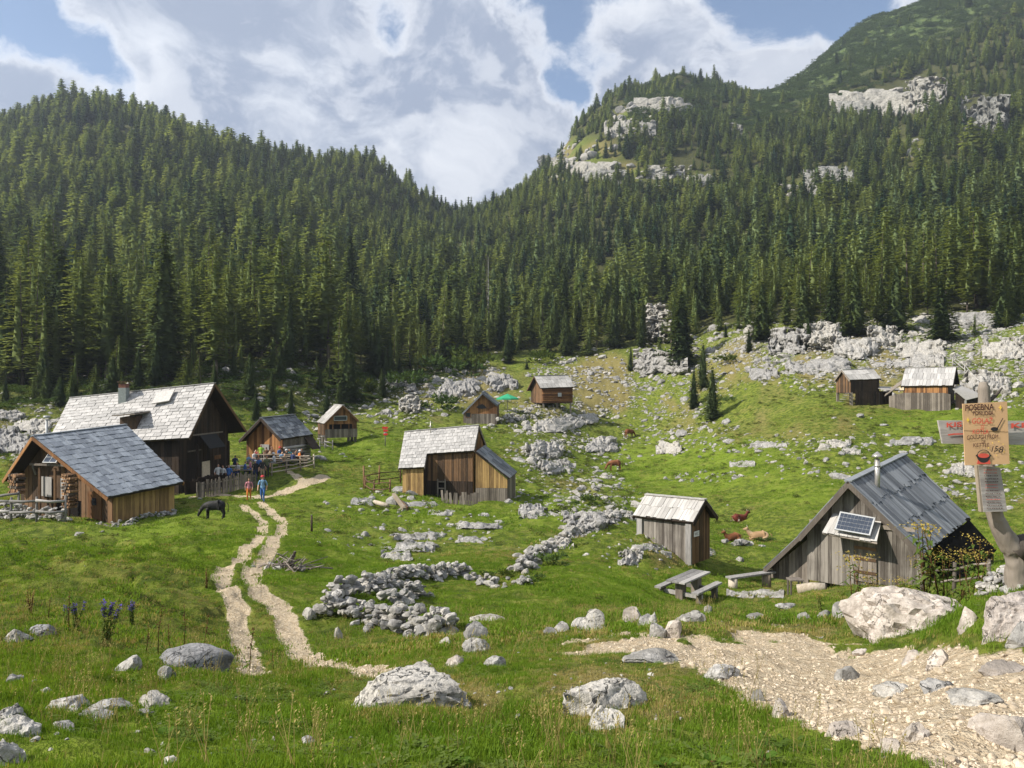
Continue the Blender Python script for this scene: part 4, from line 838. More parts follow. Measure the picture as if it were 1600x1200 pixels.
stone_wall('stone_wall', [(812,898),(840,870),(880,848),(900,835),(950,815),(990,808)], 'rubble wall climbing the knoll towards the small shed', 1.1, .5, 1.0, 7, .28)
stone_wall('stone_wall', [(-8,45.6),(50,44.4),(108,43.6)], 'stone base wall under the left barn porch', 2.2, .9, .45, 8, .24, at_d=True)
stone_wall('stone_wall', [(150,43.0),(200,44.6),(250,46.4),(276,47.2)], 'white stones heaped along the foot of the left barn', 1.9, .32, .5, 9, .19, at_d=True)
stone_wall('stone_wall', [(775,664),(800,658),(840,650)], 'rough stone wall beside the green parasol', .5, 1.2, 1.2, 10, .5)
stone_wall('stone_wall', [(1540,925),(1570,920),(1600,918)], 'heap of small white stones at the foot of the signpost', 9, .25, .45, 11, .075, 5)
stone_wall('stone_wall', [(1128,850),(1160,852),(1200,856)], 'row of stones beside the lying pale cow', .5, .3, .7, 12, .36)
# loose rocks: the largest are things of their own, the rest one mass
n = 60000; th = RG.uniform(-R(35), R(35), n); r_ = np.sqrt(RG.uniform(20**2, 185**2, n)); lx, ly = r_*np.sin(th), r_*np.cos(th); lz = gz(lx, ly); lpx, lpy = to_px(lx, ly, lz)
pr = ell(lpx, lpy, ROCKY)*.9+.014+.05*(np.abs(fbm2(lx/8, ly/8, 2, 61)) > .8)
pr = np.where(ly > forest_start(lpx)+8, .06, pr)*np.where(fbm2(lx/5, ly/5, 3, 63) > -.25, 1, .2)
k_ = (RG.random(n) < pr*.5); lx, ly, lz, lpx, lpy = lx[k_], ly[k_], lz[k_], lpx[k_], lpy[k_]; m = len(lx)
ls = np.clip(RG.lognormal(-1.6, .6, m), .07, 1.1)*np.interp(ly, [20, 60, 120, 180], [.55, .8, 1.15, 1.5])
vis = ls/ly; od = np.argsort(-vis); bigr = np.zeros(m, bool); bigr[od[:190]] = True
def near_name(px, py):
    L = [(1340,600,'left far hut'),(1455,610,'right far hut'),(862,605,'log hut by the green parasol'),(750,640,'small gabled hut'),(715,720,'middle house'),(440,680,'dark roofed hut by the crowd'),(530,665,'small stilted hut'),(230,650,'large farmhouse'),(140,740,'left barn'),(1055,815,'small shed on the knoll'),(1380,820,'plank hut with solar panel'),(600,940,'meadow stone wall'),(960,730,'lower brown cow'),(1540,680,'cardboard sign'),(1080,920,'picnic table'),(1110,600,'lone young spruces'),(1280,530,'white cliff band'),(1032,560,'grey white rock face'),(420,860,'winding wheel tracks')]
    d = [math.hypot(px-a, (py-b)*1.3) for a, b, _ in L]; k = int(np.argmin(d)); a, b, nm = L[k]
    side = ('right of' if px > a+25 else 'left of' if px < a-25 else ('above' if py < b else 'below'))
    return side+' the '+nm
groups_ = {}
for i in np.where(bigr)[0]: groups_.setdefault(near_name(lpx[i], lpy[i]), []).append(i)
for nmz, lst in groups_.items():
    lst.sort(key=lambda i: lpx[i])
    for n_i, i in enumerate(lst):
        o = bpy.data.objects.new('rock', RK[RG.integers(10)]); s = float(ls[i])
        o.location = (lx[i], ly[i], lz[i]-.05*s); o.scale = (s*RG.uniform(.9, 1.5), s*RG.uniform(.8, 1.2), s*RG.uniform(.5, .95)); o.rotation_euler = (RG.normal(0, .25), RG.normal(0, .25), RG.uniform(0, 6.28)); link(o)
        lab = 'loose white limestone rock '+nmz if len(lst) == 1 else (f'{ORD[n_i]} loose white rock from the left, ' if n_i < 28 else f'loose white rock towards the right end, ')+nmz
        tag(o, lab, 'rock', 'loose white rocks '+nmz)
rs_ = ~bigr; m2 = int(rs_.sum())
o = scatter('loose_stones', np.column_stack([lx, ly, lz])[rs_], np.column_stack([RG.normal(0, .3, (m2, 2)), RG.uniform(0, 6.28, m2)]), np.column_stack([ls[rs_]*1.15, ls[rs_], ls[rs_]*.7]), RG.integers(0, 6, m2), RSRC)
tag(o, 'loose white stones strewn over the rocky slopes', kind='stuff')
# broken rock in the clearings high on the mountain
n = 9000; th = RG.uniform(-R(4), R(35), n); r_ = np.sqrt(RG.uniform(240**2, 720**2, n)); x, y = r_*np.sin(th), r_*np.cos(th); z = gz(x, y); qx, qy = to_px(x, y, z)
k_ = RG.random(n) < .8*ell(qx, qy, CLEAR)*(fbm2(x/14, y/14, 3, 69) > -.05); x, y, z = x[k_], y[k_], z[k_]; m3 = len(x); s_ = np.clip(RG.lognormal(.55, .5, m3), .7, 5.0)
tag(scatter('mountain_scree', np.column_stack([x, y, z]), np.column_stack([RG.normal(0, .3, (m3, 2)), RG.uniform(0, 6.28, m3)]), np.column_stack([s_*1.3, s_, s_*.8]), RG.integers(0, 6, m3), RSRC), 'broken pale rock in the clearings high on the mountain', kind='stuff')
# small broken stones on the rocky ground
n = 60000; th = RG.uniform(-R(35), R(35), n); r_ = np.sqrt(RG.uniform(26**2, 165**2, n)); x, y = r_*np.sin(th), r_*np.cos(th); z = gz(x, y); qx, qy = to_px(x, y, z)
k_ = RG.random(n) < .62*ell(qx, qy, ROCKY)*(fbm2(x/3.5, y/3.5, 3, 73) > -.1)*(y < forest_start(qx)+3); x, y, z = x[k_], y[k_], z[k_]; m3 = len(x); s_ = np.clip(RG.lognormal(-2.2, .5, m3), .05, .4)*np.interp(y, [26, 60, 160], [.7, 1, 1.7])
tag(scatter('rubble', np.column_stack([x, y, z]), np.column_stack([RG.normal(0, .4, (m3, 2)), RG.uniform(0, 6.28, m3)]), np.column_stack([s_*1.3, s_, s_*.7]), RG.integers(0, 6, m3), RSRC), 'small broken limestone rubble on the rocky slopes', kind='stuff')
# small stones in the near meadow and pebbles on the road and tracks
def sc_px(n, poly_mask, rmin, rmax, smin, smax, name, label, srcs, thr=.0):
    th = RG.uniform(-R(36), R(36), n); r_ = np.exp(RG.uniform(np.log(rmin), np.log(rmax), n)); x, y = r_*np.sin(th), r_*np.cos(th); z = gz(x, y); k = poly_mask(x, y, z)
    x, y, z = x[k], y[k], z[k]; m = len(x); s = np.exp(RG.uniform(np.log(smin), np.log(smax), m)); s = np.where(RG.random(m) < .75, np.minimum(s, (smin*smax)**.5), s)
    o = scatter(name, np.column_stack([x, y, z]), np.column_stack([RG.normal(0, .4, (m, 2)), RG.uniform(0, 6.28, m)]), np.column_stack([s*1.2, s, s*.65]), RG.integers(0, len(srcs), m), srcs)
    tag(o, label, kind='stuff'); return o
def grid_val(a, x, y):
    i = np.clip(np.round(iTH(np.arctan2(x, y))).astype(int), 0, a.shape[1]-1); j = np.clip(np.round(iRR(np.hypot(x, y))).astype(int), 0, a.shape[0]-1); return a[j, i]
sc_px(30000, lambda x, y, z: (grid_val(rd, x, y) > .3), 3, 16, .005, .032, 'gravel', 'pale gravel and pebbles covering the road', GRV)
sc_px(3200, lambda x, y, z: (grid_val(rd, x, y) > .35), 3, 16, .014, .06, 'road_stones', 'larger angular stones lying in the gravel road', GRV)
sc_px(60000, lambda x, y, z: (grid_val(path, x, y) > .4) & (grid_val(rd, x, y) < .3), 9, 70, .010, .04, 'track_gravel', 'pale pebbles lying in the wheel tracks', GRV)
sc_px(1500, lambda x, y, z: (grid_val(path, x, y) < .2) & (RG.random(len(x)) < .5), 4, 60, .008, .05, 'meadow_stones', 'small white stones dotted over the meadow', RSRC)
# ------------------------------------------------------------------ houses
HG = np.random.default_rng(31)
UNIT = pymesh('board', [(-.5, 0, 0), (.5, 0, 0), (.5, 1, 0), (-.5, 1, 0), (-.5, 0, 1), (.5, 0, 1), (.5, 1, 1), (-.5, 1, 1)], BOXF)
UM = {}
def unit(mat):
    if mat not in UM:
        me = UNIT.copy(); me.materials.clear(); me.materials.append(MATS[mat]); UM[mat] = me
    return UM[mat]
def basis(o, ux, uy, uz):
    return Matrix(((ux[0], uy[0], uz[0], o[0]), (ux[1], uy[1], uz[1], o[1]), (ux[2], uy[2], uz[2], o[2]), (0, 0, 0, 1)))
def lerp(a, b, t): return np.asarray(a)*(1-t)+np.asarray(b)*t
def bil(c, u, v):     # corners: ridge left, ridge right, eave right, eave left; v = 0 at the ridge
    return lerp(lerp(c[0], c[1], u), lerp(c[3], c[2], u), v)
def slab(T, name, c, th, mat, parent=None):
    c = [np.asarray(p, float) for p in c]; n = np.cross(c[1]-c[0], c[3]-c[0]); n /= np.linalg.norm(n); n = n if n[2] > 0 else -n
    return T.part(name, c+[p-n*th for p in c], [(0, 1, 2, 3), (7, 6, 5, 4), (0, 4, 5, 1), (1, 5, 6, 2), (2, 6, 7, 3), (3, 7, 4, 0)], mat, parent)
def shingles(T, roof, c, rows, cols, mat, name='shingle', th=.035, over=1.18, jit=.09, lift=.03, gap=.94, skip=None, stagger=True):
    """courses of boards laid on a slope; each one an object that shares its mesh"""
    c = [np.asarray(p, float) for p in c]; n = np.cross(c[1]-c[0], c[3]-c[0]); n /= np.linalg.norm(n); n = n if n[2] > 0 else -n
    me = unit(mat)
    for r in range(rows):
        v1 = 1-r/rows; v0 = max(0, v1-over/rows); off = (.5 if (stagger and r % 2) else 0)
        edges = [0]
        for k in range(cols): edges.append((k+1-off+HG.uniform(-.22, .22))/cols)
        edges = [min(max(e, 0), 1) for e in edges]; edges[-1] = 1 if not off else edges[-1]
        if off: edges.append(1.0)
        for a, b in zip(edges[:-1], edges[1:]):
            if b-a < .25/cols: continue
            if skip and skip((a+b)/2, (v0+v1)/2): continue
            um = (a+b)/2; dv = HG.uniform(-jit, jit)/rows
            p1 = bil(c, um, min(1, v1+dv)); p0 = bil(c, um, max(0, v0)); ux = (bil(c, b, v1)-bil(c, a, v1))*gap
            o = p1+n*(lift+HG.uniform(0, .03)); uy = (p0+n*.004)-o+ux*HG.uniform(-.05, .05); ux = ux+n*HG.uniform(-.012, .012)
            T.inst(name, me, basis(o, ux, uy, n*th), roof)
def wall(T, A, B, tops, zb, npl, mat, centre, name='wall', th=.045, back='dim_wall', gap=.93, holes=None, pname='plank', zb2=None, jag=0):
    """plank wall from A to B (x, y); tops is a list of (s, z) along it"""
    A = np.array(A[:2], float); B = np.array(B[:2], float); d = B-A; L = np.linalg.norm(d); d /= L; n = np.array([d[1], -d[0]])
    if n@(0.5*(A+B)-np.array(centre[:2])) < 0: n = -n
    ss = [s for s, z in tops]; zz = [z for s, z in tops]; zb2 = zb if zb2 is None else zb2
    poly = [(*(A+d*L*s-n*.03), z) for s, z in tops]; bb = [(*(B-n*.03), zb2), (*(A-n*.03), zb)]
    f3 = np.array([-n[0]*.08, -n[1]*.08, 0]); k = len(poly)+2
    front = np.array(poly+bb); vv = np.vstack([front, front+f3])
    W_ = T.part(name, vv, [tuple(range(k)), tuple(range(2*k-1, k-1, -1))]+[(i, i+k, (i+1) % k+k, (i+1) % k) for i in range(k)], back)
    for i in range(npl):
        s0 = (i+.5*(1-gap))/npl; s1 = (i+1-.5*(1-gap))/npl
        if holes and any(h0 < (s0+s1)/2 < h1 and hz is None for h0, h1, hz in holes): continue
        t0 = np.interp(s0, ss, zz); t1 = np.interp(s1, ss, zz); mid = [s for s in ss if s0 < s < s1]
        lo = zb+(zb2-zb)*(s0+s1)/2
        if holes:
            for h0, h1, hz in holes:
                if hz is not None and h0 < (s0+s1)/2 < h1: lo = max(lo, hz)
        lo += HG.uniform(-jag, jag)
        if min(t0, t1) < lo+.04: continue
        o2 = th*HG.uniform(.6, 1.2); p0 = A+d*L*s0; p1 = A+d*L*s1
        pts = [(*p0, lo), (*p1, lo), (*p1, t1-.005), (*p0, t0-.005)]
        q = np.array(pts); nn3 = np.array([n[0], n[1], 0])
        c0 = np.array([*((p0+p1)/2), lo])
        b = np.array(T.b); M = Matrix.Translation(Vector(c0-b))
        me = pymesh(pname, np.vstack([q-c0, q-c0+nn3*o2]), [(0, 3, 2, 1), (4, 5, 6, 7), (0, 1, 5, 4), (1, 2, 6, 5), (2, 3, 7, 6), (3, 0, 4, 7)], mat)
        ob = bpy.data.objects.new(pname, me); link(ob, W_); ob.location = c0-b
    return W_
def corners_fit(q):
    x, y, z, a, L, Wf, Wb, p, t_ = q; a = R(a); e = np.array([math.cos(a), math.sin(a), t_]); n = np.array([-math.sin(a), math.cos(a), 0]); C = np.array([x, y, z]); c = {}
    for s, k in ((-1, 'L'), (1, 'R')):
        r = C+e*s*L/2; c['R'+k] = r; c['F'+k] = r-n*Wf-[0, 0, Wf*p]; c['B'+k] = r+n*Wb-[0, 0, Wb*p]
    return c
def corners_px(**kw):
    c = {k: at(*v) for k, v in kw.items()}
    if 'BL' not in c: c['BL'] = c['RL']+(c['BR']-c['RR'])
    if 'BR' not in c: c['BR'] = c['BL']+(c['RR']-c['RL'])*.97
    return c
def cabin(name, label, c, rows, cols, shmat, front, left, right, ov=.12, ul=.07, ur=.07, npf=26, npg=18, zfloor=None, zbase=None, backrows=(4, 6), th=.10, barge='half_grey_wood', holes={}, deck='dark_wood', gapg=.93, stilts=0, legmat='half_grey_wood', fz=None):
    cen = np.mean(list(c.values()), 0); gzs = [float(gz(p[0], p[1])) for k, p in c.items() if k[0] != 'R']
    zb = (min(gzs)-.25) if zbase is None else zbase
    T = Thing(name, (cen[0], cen[1], zb+.25), label, 'house' if name != 'shed' else 'shed')
    fc = [c['RL'], c['RR'], c['FR'], c['FL']]; bc = [c['RL'], c['RR'], c['BR'], c['BL']]
    roof = slab(T, 'roof', fc, th, deck); roofb = slab(T, 'rear_roof', bc, th, deck)
    shingles(T, roof, fc, rows, cols, shmat); shingles(T, roofb, bc, backrows[0], backrows[1], shmat, 'roof_board')
    T.box('ridge_board', c['RL']+[0, 0, .05], c['RR']+[0, 0, .05], .32, .05, shmat, roof)
    for k in 'LR':
        T.box('barge_board', c['R'+k]-[0, 0, .10], c['F'+k]-[0, 0, .10], .05, .2, barge, roof); T.box('barge_board', c['R'+k]-[0, 0, .10], c['B'+k]-[0, 0, .10], .05, .2, barge, roofb)
    v = 1-ov; P = lambda cc, u, vv: bil(cc, u, vv)-np.array([0, 0, th*1.35])
    fl, fr, bl, br = P(fc, ul, v), P(fc, 1-ur, v), P(bc, ul, v), P(bc, 1-ur, v)
    zf = zb if zfloor is None else zfloor
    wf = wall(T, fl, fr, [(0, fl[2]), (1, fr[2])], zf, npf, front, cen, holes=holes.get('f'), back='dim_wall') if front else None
    wall(T, bl, br, [(0, bl[2]), (1, br[2])], zf, max(6, npf//2), left, cen)
    rl, rr_ = P(fc, ul, 0), P(fc, 1-ur, 0)
    def gab(a, r, b, mat, key):
        L = np.linalg.norm((b-a)[:2]); s = np.linalg.norm((r-a)[:2])/L
        return wall(T, a, b, [(0, a[2]), (s, r[2]), (1, b[2])], zf, npg, mat, cen, holes=holes.get(key), gap=gapg)
    wl = gab(fl, rl, bl, left, 'l'); wr = gab(fr, rr_, br, right, 'r')
    if stilts:
        for p in (fl, fr, bl, br, (fl+fr)/2, (bl+br)/2):
            p = lerp(p, cen, .06); T.box('leg', (p[0], p[1], float(gz(p[0], p[1]))-.2), (p[0], p[1], zf+.05), .28, .28, legmat, up=(0, 1, 0))
        T.part('floor', [(*p[:2], zf+dz) for dz in (-.1, .04) for p in (fl, fr, br, bl)], [(3, 2, 1, 0), (4, 5, 6, 7), (0, 1, 5, 4), (1, 2, 6, 5), (2, 3, 7, 6), (3, 0, 4, 7)], 'dark_wood')
    T.fl, T.fr, T.bl, T.br, T.rl, T.rr, T.zb, T.zf, T.cen, T.c, T.fc, T.bc = fl, fr, bl, br, rl, rr_, zb, zf, cen, c, fc, bc
    T.roof, T.wl, T.wr, T.wf = roof, wl, wr, wf
    return T
def outv(T, a, b):
    d = np.array(b[:2])-np.array(a[:2]); n = np.array([d[1], -d[0], 0])/np.linalg.norm(d); m = (np.array(a[:2])+np.array(b[:2]))/2-T.cen[:2]
    return n if n[:2]@m > 0 else -n
def panel(T, name, a, b, z0, z1, mat, off=.08, th=.04, parent=None, s0=0., s1=1., frame=None):
    """flat board on a wall line a-b between fractions s0, s1 and heights z0, z1"""
    n = outv(T, a, b); p = lerp(a, b, s0)[:2]; q = lerp(a, b, s1)[:2]
    c = [np.array([*p, z0]), np.array([*q, z0]), np.array([*q, z1]), np.array([*p, z1])]
    f0 = [x+n*off for x in c]; f1 = [x+n*(off+th) for x in c]
    o = T.part(name, f0+f1, BOXF, mat, parent)
    if frame:
        fw = .07
        for x, y in ((0, 1), (1, 2), (2, 3), (3, 0)):
            T.box('frame', f1[x]+n*.01, f1[y]+n*.01, fw, .05, frame, o, up=tuple(n))
    return o
def solar(T, name, c4, mat='panel_cell', frame='white_frame', nx=6, ny=3, parent=None):
    c4 = [np.asarray(p, float) for p in c4]; n = np.cross(c4[1]-c4[0], c4[3]-c4[0]); n /= np.linalg.norm(n)
    if n[1] > 0: n = -n
    f = T.part(name, [p for p in c4]+[p-n*.05 for p in c4], [(0, 1, 2, 3), (7, 6, 5, 4), (0, 4, 5, 1), (1, 5, 6, 2), (2, 6, 7, 3), (3, 7, 4, 0)], frame, parent)
    me = unit(mat)
    for i in range(nx):
        for j in range(ny):
            u0, u1 = .04+.92*i/nx, .04+.92*(i+.93)/nx; v0, v1 = .06+.88*j/ny, .06+.88*(j+.93)/ny
            B = lambda u, v: lerp(lerp(c4[0], c4[1], u), lerp(c4[3], c4[2], u), v)
            T.inst('cell', me, basis(lerp(B(u0, v0), B(u1, v0), .5), B(u1, v0)-B(u0, v0), B(u0, v1)-B(u0, v0), n*.006), f)
    return f
# --- the large farmhouse on the left
cA = corners_px(RR=(336,599,59), RL=(110,622,60.5), FR=(296,685,55.2), FL=(72,697,56.6), BR=(385,673,63.2))
A_ = cabin('farmhouse', 'large farmhouse with bright silvery shingle roof and dark gable at the left', cA, 16, 18, 'silver_shingle', 'dark_wood', 'dark_wood', 'dark_wood', ov=.16, ul=.05, ur=.10, npf=34, npg=26, barge='brown_wood', th=.14)
zA = A_.zb+.3
panel(A_, 'plaster_panel', A_.fl, A_.fr, zA+1.2, zA+2.7, 'plaster', s0=.60, s1=.68); wp = panel(A_, 'window', A_.fl, A_.fr, zA+.9, zA+1.9, 'white_frame', s0=.70, s1=.80, frame='pale_log')
panel(A_, 'pane', A_.fl, A_.fr, zA+1.0, zA+1.8, 'black_glass', off=.125, s0=.71, s1=.745, parent=wp); panel(A_, 'pane', A_.fl, A_.fr, zA+1.0, zA+1.8, 'black_glass', off=.125, s0=.755, s1=.79, parent=wp)
# gable of the farmhouse: balcony rail, dark awning, post, white emblem line
gn = outv(A_, A_.fr, A_.br)
def gp(s, z, off=0.): p = lerp(A_.fr, A_.br, s); return np.array([p[0], p[1], z])+gn*off
A_.box('balcony_rail', gp(.12, zA+4.05, .5), gp(.75, zA+4.05, .5), .08, .1, 'half_grey_wood'); A_.box('balcony_rail', gp(.05, zA+2.9, .5), gp(.3, zA+2.9, .5), .08, .1, 'half_grey_wood')
A_.box('post', gp(.86, zA-.5, .6), gp(.86, zA+3.3, .6), .16, .16, 'dark_wood', up=(0, 1, 0)); A_.box('post', gp(.2, zA-.5, .6), gp(.2, zA+3.3, .6), .16, .16, 'dark_wood', up=(0, 1, 0))
A_.part('awning', [gp(.26, zA+4.0, .55), gp(.60, zA+4.0, .55), gp(.64, zA+3.0, 1.2), gp(.30, zA+3.0, 1.2), gp(.26, zA+3.96, .55), gp(.60, zA+3.96, .55), gp(.64, zA+2.96, 1.2), gp(.30, zA+2.96, 1.2)], [(0, 3, 2, 1), (4, 5, 6, 7), (0, 1, 5, 4), (1, 2, 6, 5), (2, 3, 7, 6), (3, 0, 4, 7)], 'black_cloth')
panel(A_, 'plaster_panel', A_.fr, A_.br, zA+.7, zA+1.9, 'plaster', s0=.42, s1=.58); panel(A_, 'notice_board', A_.fr, A_.br, zA+2.0, zA+2.3, 'orange_wood', s0=.55, s1=.68, off=.6)
A_.tube('cable', [gp(.30, zA+6.2, .12), gp(.34, zA+5.6, .14), gp(.30, zA+5.0, .12), gp(.24, zA+5.5, .12)], .03, 'paint_white', n=5)
def roofpt(c, u, v, lift=0.): return bil(c, u, v)+np.array([0, 0, lift])
ch = roofpt(A_.fc, .405, .18); A_.box('chimney', ch-[0, 0, .5], ch+[0, 0, 1.0], .58, .58, 'chimney_green', up=(0, 1, 0)); A_.box('chimney_top', ch+[0, 0, 1.0], ch+[0, 0, 1.32], .54, .54, 'brick_red', up=(0, 1, 0)); A_.box('chimney_cap', ch+[0, 0, 1.42], ch+[0, 0, 1.47], .72, .72, 'brown_wood', up=(0, 1, 0))
fN = np.cross(A_.fc[1]-A_.fc[0], A_.fc[3]-A_.fc[0]); fN /= np.linalg.norm(fN); fN = fN if fN[2] > 0 else -fN
sk = [roofpt(A_.fc, .64, .36)+fN*.35, roofpt(A_.fc, .755, .33)+fN*.35, roofpt(A_.fc, .755, .10)+fN*.3, roofpt(A_.fc, .64, .12)+fN*.3]
A_.part('roof_panel', sk+[p-fN*.08 for p in sk], BOXF, 'white_board')
# dormer
d0, d1 = roofpt(A_.fc, .50, .50), roofpt(A_.fc, .64, .48); e0, e1 = roofpt(A_.fc, .46, .80)+[0, 0, 1.15], roofpt(A_.fc, .60, .80)+[0, 0, 1.15]
dm = slab(A_, 'dormer_roof', [d0+[0, 0, .15], d1+[0, 0, .15], e1+[.1, -.5, .1], e0+[-.1, -.5, .1]], .08, 'half_grey_wood'); shingles(A_, dm, [d0+[0, 0, .15], d1+[0, 0, .15], e1+[.1, -.5, .1], e0+[-.1, -.5, .1]], 3, 5, 'silver_shingle', 'dormer_shingle')
g0, g1 = roofpt(A_.fc, .485, .80), roofpt(A_.fc, .60, .80)
A_.part('dormer_wall', [g0, g1, e1-[.0, 0, .1], e0+[.25, 0, -.1], g0+[0, .9, .2], g1+[0, .9, .2], e1+[0, .9, -.05], e0+[.25, .9, -.05]], BOXF, 'brown_wood')
# --- the barn in front of it
cB = corners_px(RL=(50,682,46.5), RR=(197,664,51.75), FL=(168,778,43.6), FR=(287,754,48.2), BL=(4,751,48.1))
B_ = cabin('barn', 'barn with blue grey shingle roof and open timber porch at the left', cB, 14, 20, 'blue_shingle', 'yellow_wood', 'brown_wood', 'half_grey_wood', ov=.10, ul=.16, ur=.05, npf=30, npg=22, barge='orange_wood', zbase=float(gz(-22.5, 44.5))-.15, holes={'l': [(.30, .62, 3.05)]})
zB = B_.zb+.2
panel(B_, 'door', B_.fl, B_.bl, zB, zB+1.75, 'orange_wood', s0=.10, s1=.24); panel(B_, 'door_window', B_.fl, B_.bl, zB+1.0, zB+1.4, 'black_glass', s0=.15, s1=.19, off=.125)
for s0, s1 in ((.30, .42), (.52, .64)): panel(B_, 'half_door', B_.fl, B_.bl, zB+1.2, zB+2.4, 'grey_wood', s0=s0+.1, s1=s1+.1, off=.14)
nb_ = outv(B_, B_.fl, B_.bl)
def bp(s, z, off=0.): p = lerp(B_.fl, B_.bl, s); return np.array([p[0], p[1], z])+nb_*off
for s in (.40, .55, .72): B_.box('porch_post', bp(s, zB, .35), bp(s, zB+3.0, .35), .12, .12, 'brown_wood', up=(0, 1, 0))
B_.box('porch_beam', bp(.36, zB+3.25, .5), bp(.80, zB+3.15, .5), .12, .12, 'half_grey_wood')
c4 = [bp(.62, zB+3.35, .75), bp(.47, zB+3.4, .75), bp(.47, zB+4.05, .3), bp(.62, zB+4.0, .3)]
solar(B_, 'solar_panel', c4, nx=2, ny=2)
for s, z in ((.36, zB+2.55), (.80, zB+2.5)): B_.box('bracket', bp(s, z, .15), bp(s-.03, z+.55, .5), .1, .14, 'grey_wood')
for s in (.12, .35, .6, .85): 
    p = lerp(B_.fl, B_.fr, s); B_.box('rafter_end', p+[0, 0, -.02]-outv(B_, B_.fl, B_.fr)*.1, p+[0, 0, -.12]+outv(B_, B_.fl, B_.fr)*.4, .1, .14, 'dark_wood')
# firewood stacks by the porch: each stack a thing of split logs
def firewood(px, py, d, w_, h_, label, dirv, nrow=9, ncol=5):
    p0 = at(px, py, d); T = Thing('firewood_stack', p0, label, 'firewood'); me = None
    dv = np.array([*dirv, 0.])/np.linalg.norm(dirv); nn = np.array([dv[1], -dv[0], 0.]); nn = nn if nn[1] < 0 else -nn
    for r in range(nrow):
        for k in range(ncol):
            q = p0+dv*(k+.5*(r % 2)+HG.uniform(-.1, .1))*w_/ncol+np.array([0, 0, (r+.5)*h_/nrow]); rr2 = w_/ncol*.46*HG.uniform(.7, 1.05)
            v, f = tube([q+nn*HG.uniform(.0, .06), q-nn*.5], [rr2, rr2], 6); T.part('log', v, f, 'end_grain' if HG.random() < .8 else 'bark')
    return T
firewood(97, 794, 44.6, .75, 2.0, 'firewood stacked high beside the barn door', (B_.bl-B_.fl)[:2]*-1, 11, 4); firewood(14, 772, 46.3, .9, 1.2, 'reddish firewood stacked at the left end of the barn porch', (B_.bl-B_.fl)[:2]*-1, 7, 4)
# --- dark roofed hut behind the crowd
C_ = cabin('hut', 'dark wooden hut with dark grey board roof behind the crowd', corners_fit([-20.58,68.05,7.15,72,4.9,1.95,2.2,.91,.02]), 6, 9, 'slate_board', 'half_grey_wood', 'orange_wood', 'dark_wood', ov=.12, ul=.14, ur=.05, npf=12, npg=14, barge='dark_wood')
# logs on its side wall and a pale door
panel(C_, 'door', C_.fl, C_.bl, C_.zb+.3, C_.zb+2.0, 'grey_wood', s0=.36, s1=.60)
for k in range(6):
    z = C_.zb+.4+k*.26; o_ = outv(C_, C_.fl, C_.fr); C_.tube('wall_log', [C_.fl*[1, 1, 0]+[0, 0, z]+o_*.08, C_.fr*[1, 1, 0]+[0, 0, z]+o_*.08], .13, 'grey_wood', C_.wf, 6)
p0, p1 = C_.fr+outv(C_, C_.fl, C_.fr)*.1, C_.fr+outv(C_, C_.fl, C_.fr)*1.5-[0, 0, 1.3]; e_ = (C_.fr-C_.fl)*[1, 1, 0]; e_ = e_/np.linalg.norm(e_)
slab(C_, 'lean_to_roof', [p0-e_*.9+[0, 0, -.2], p0+e_*.4+[0, 0, -.2], p1*.6+p0*.4+e_*.4-[0, 0, .5], p1*.6+p0*.4-e_*.9-[0, 0, .5]], .06, 'dark_wood')
# --- small stilted hut
D_ = cabin('stilted_hut', 'small timber hut on stilts with balcony and white board roof', corners_fit([-20.61,92.04,7.50,-63,3.9,2.17,1.85,.98,0]), 4, 8, 'white_board', 'brown_wood', 'brown_wood', 'orange_wood', ov=.06, ul=.05, ur=.12, npf=12, npg=14, zfloor=4.05, stilts=1, holes={'r': [(.12, .88, 5.3)]}, barge='orange_wood')
nD = outv(D_, D_.fr, D_.br)
def dp_(s, z, off=0.): p = lerp(D_.fr, D_.br, s); return np.array([p[0], p[1], z])+nD*off
wall(D_, dp_(0, 0, .35), dp_(1, 0, .35), [(0, 4.75), (1, 4.75)], 3.75, 14, 'half_grey_wood', D_.cen, 'balcony')
panel(D_, 'solar_panel', D_.fr, D_.br, 5.75, 6.25, 'panel_cell', s0=.28, s1=.68, frame='white_frame', off=.14)
for s in (.25, .5, .75): D_.box('window_post', dp_(s, 4.7, .1), dp_(s, 5.35, .1), .08, .08, 'orange_wood', up=(0, 1, 0))
for k in range(5): D_.box('stair', dp_(-.12-.10*k, 4.0-k*.28, .5), dp_(-.12-.10*k, 4.0-k*.28, 1.2), .3, .06, 'grey_wood')
# --- the middle house with the cut-away eave and the lean-to on its right
cE = corners_px(RL=(632.5,675,60.5), RR=(748.7,664.5,59.5), FL=(622.5,732.5,57.6), FR=(737,727,56.6), BR=(760,696,61.8))
fcE = [cE['RL'], cE['RR'], cE['FR'], cE['FL']]; bcE = [cE['RL'], cE['RR'], cE['BR'], cE['BL']]
cen = np.mean(list(cE.values()), 0); zE = float(gz(cen[0], cen[1]-1.5))-.1
E_ = Thing('house', (cen[0], cen[1], zE), 'middle house with pale shingle roof, cut away eave and lean-to', 'house'); E_.cen = cen
vc = .66; ucut = .36
fA = [bil(fcE, 0, 0), bil(fcE, ucut, 0), bil(fcE, ucut, 1), bil(fcE, 0, 1)]; fB = [bil(fcE, ucut, 0), bil(fcE, 1, 0), bil(fcE, 1.0, vc), bil(fcE, ucut, vc)]
rA = slab(E_, 'roof', fA, .1, 'dark_wood'); rB = slab(E_, 'roof', fB, .1, 'dark_wood'); rC = slab(E_, 'rear_roof', bcE, .1, 'dark_wood')
shingles(E_, rA, fA, 12, 7, 'silver_shingle'); shingles(E_, rB, fB, 8, 14, 'silver_shingle'); shingles(E_, rC, bcE, 4, 8, 'silver_shingle', 'roof_board')
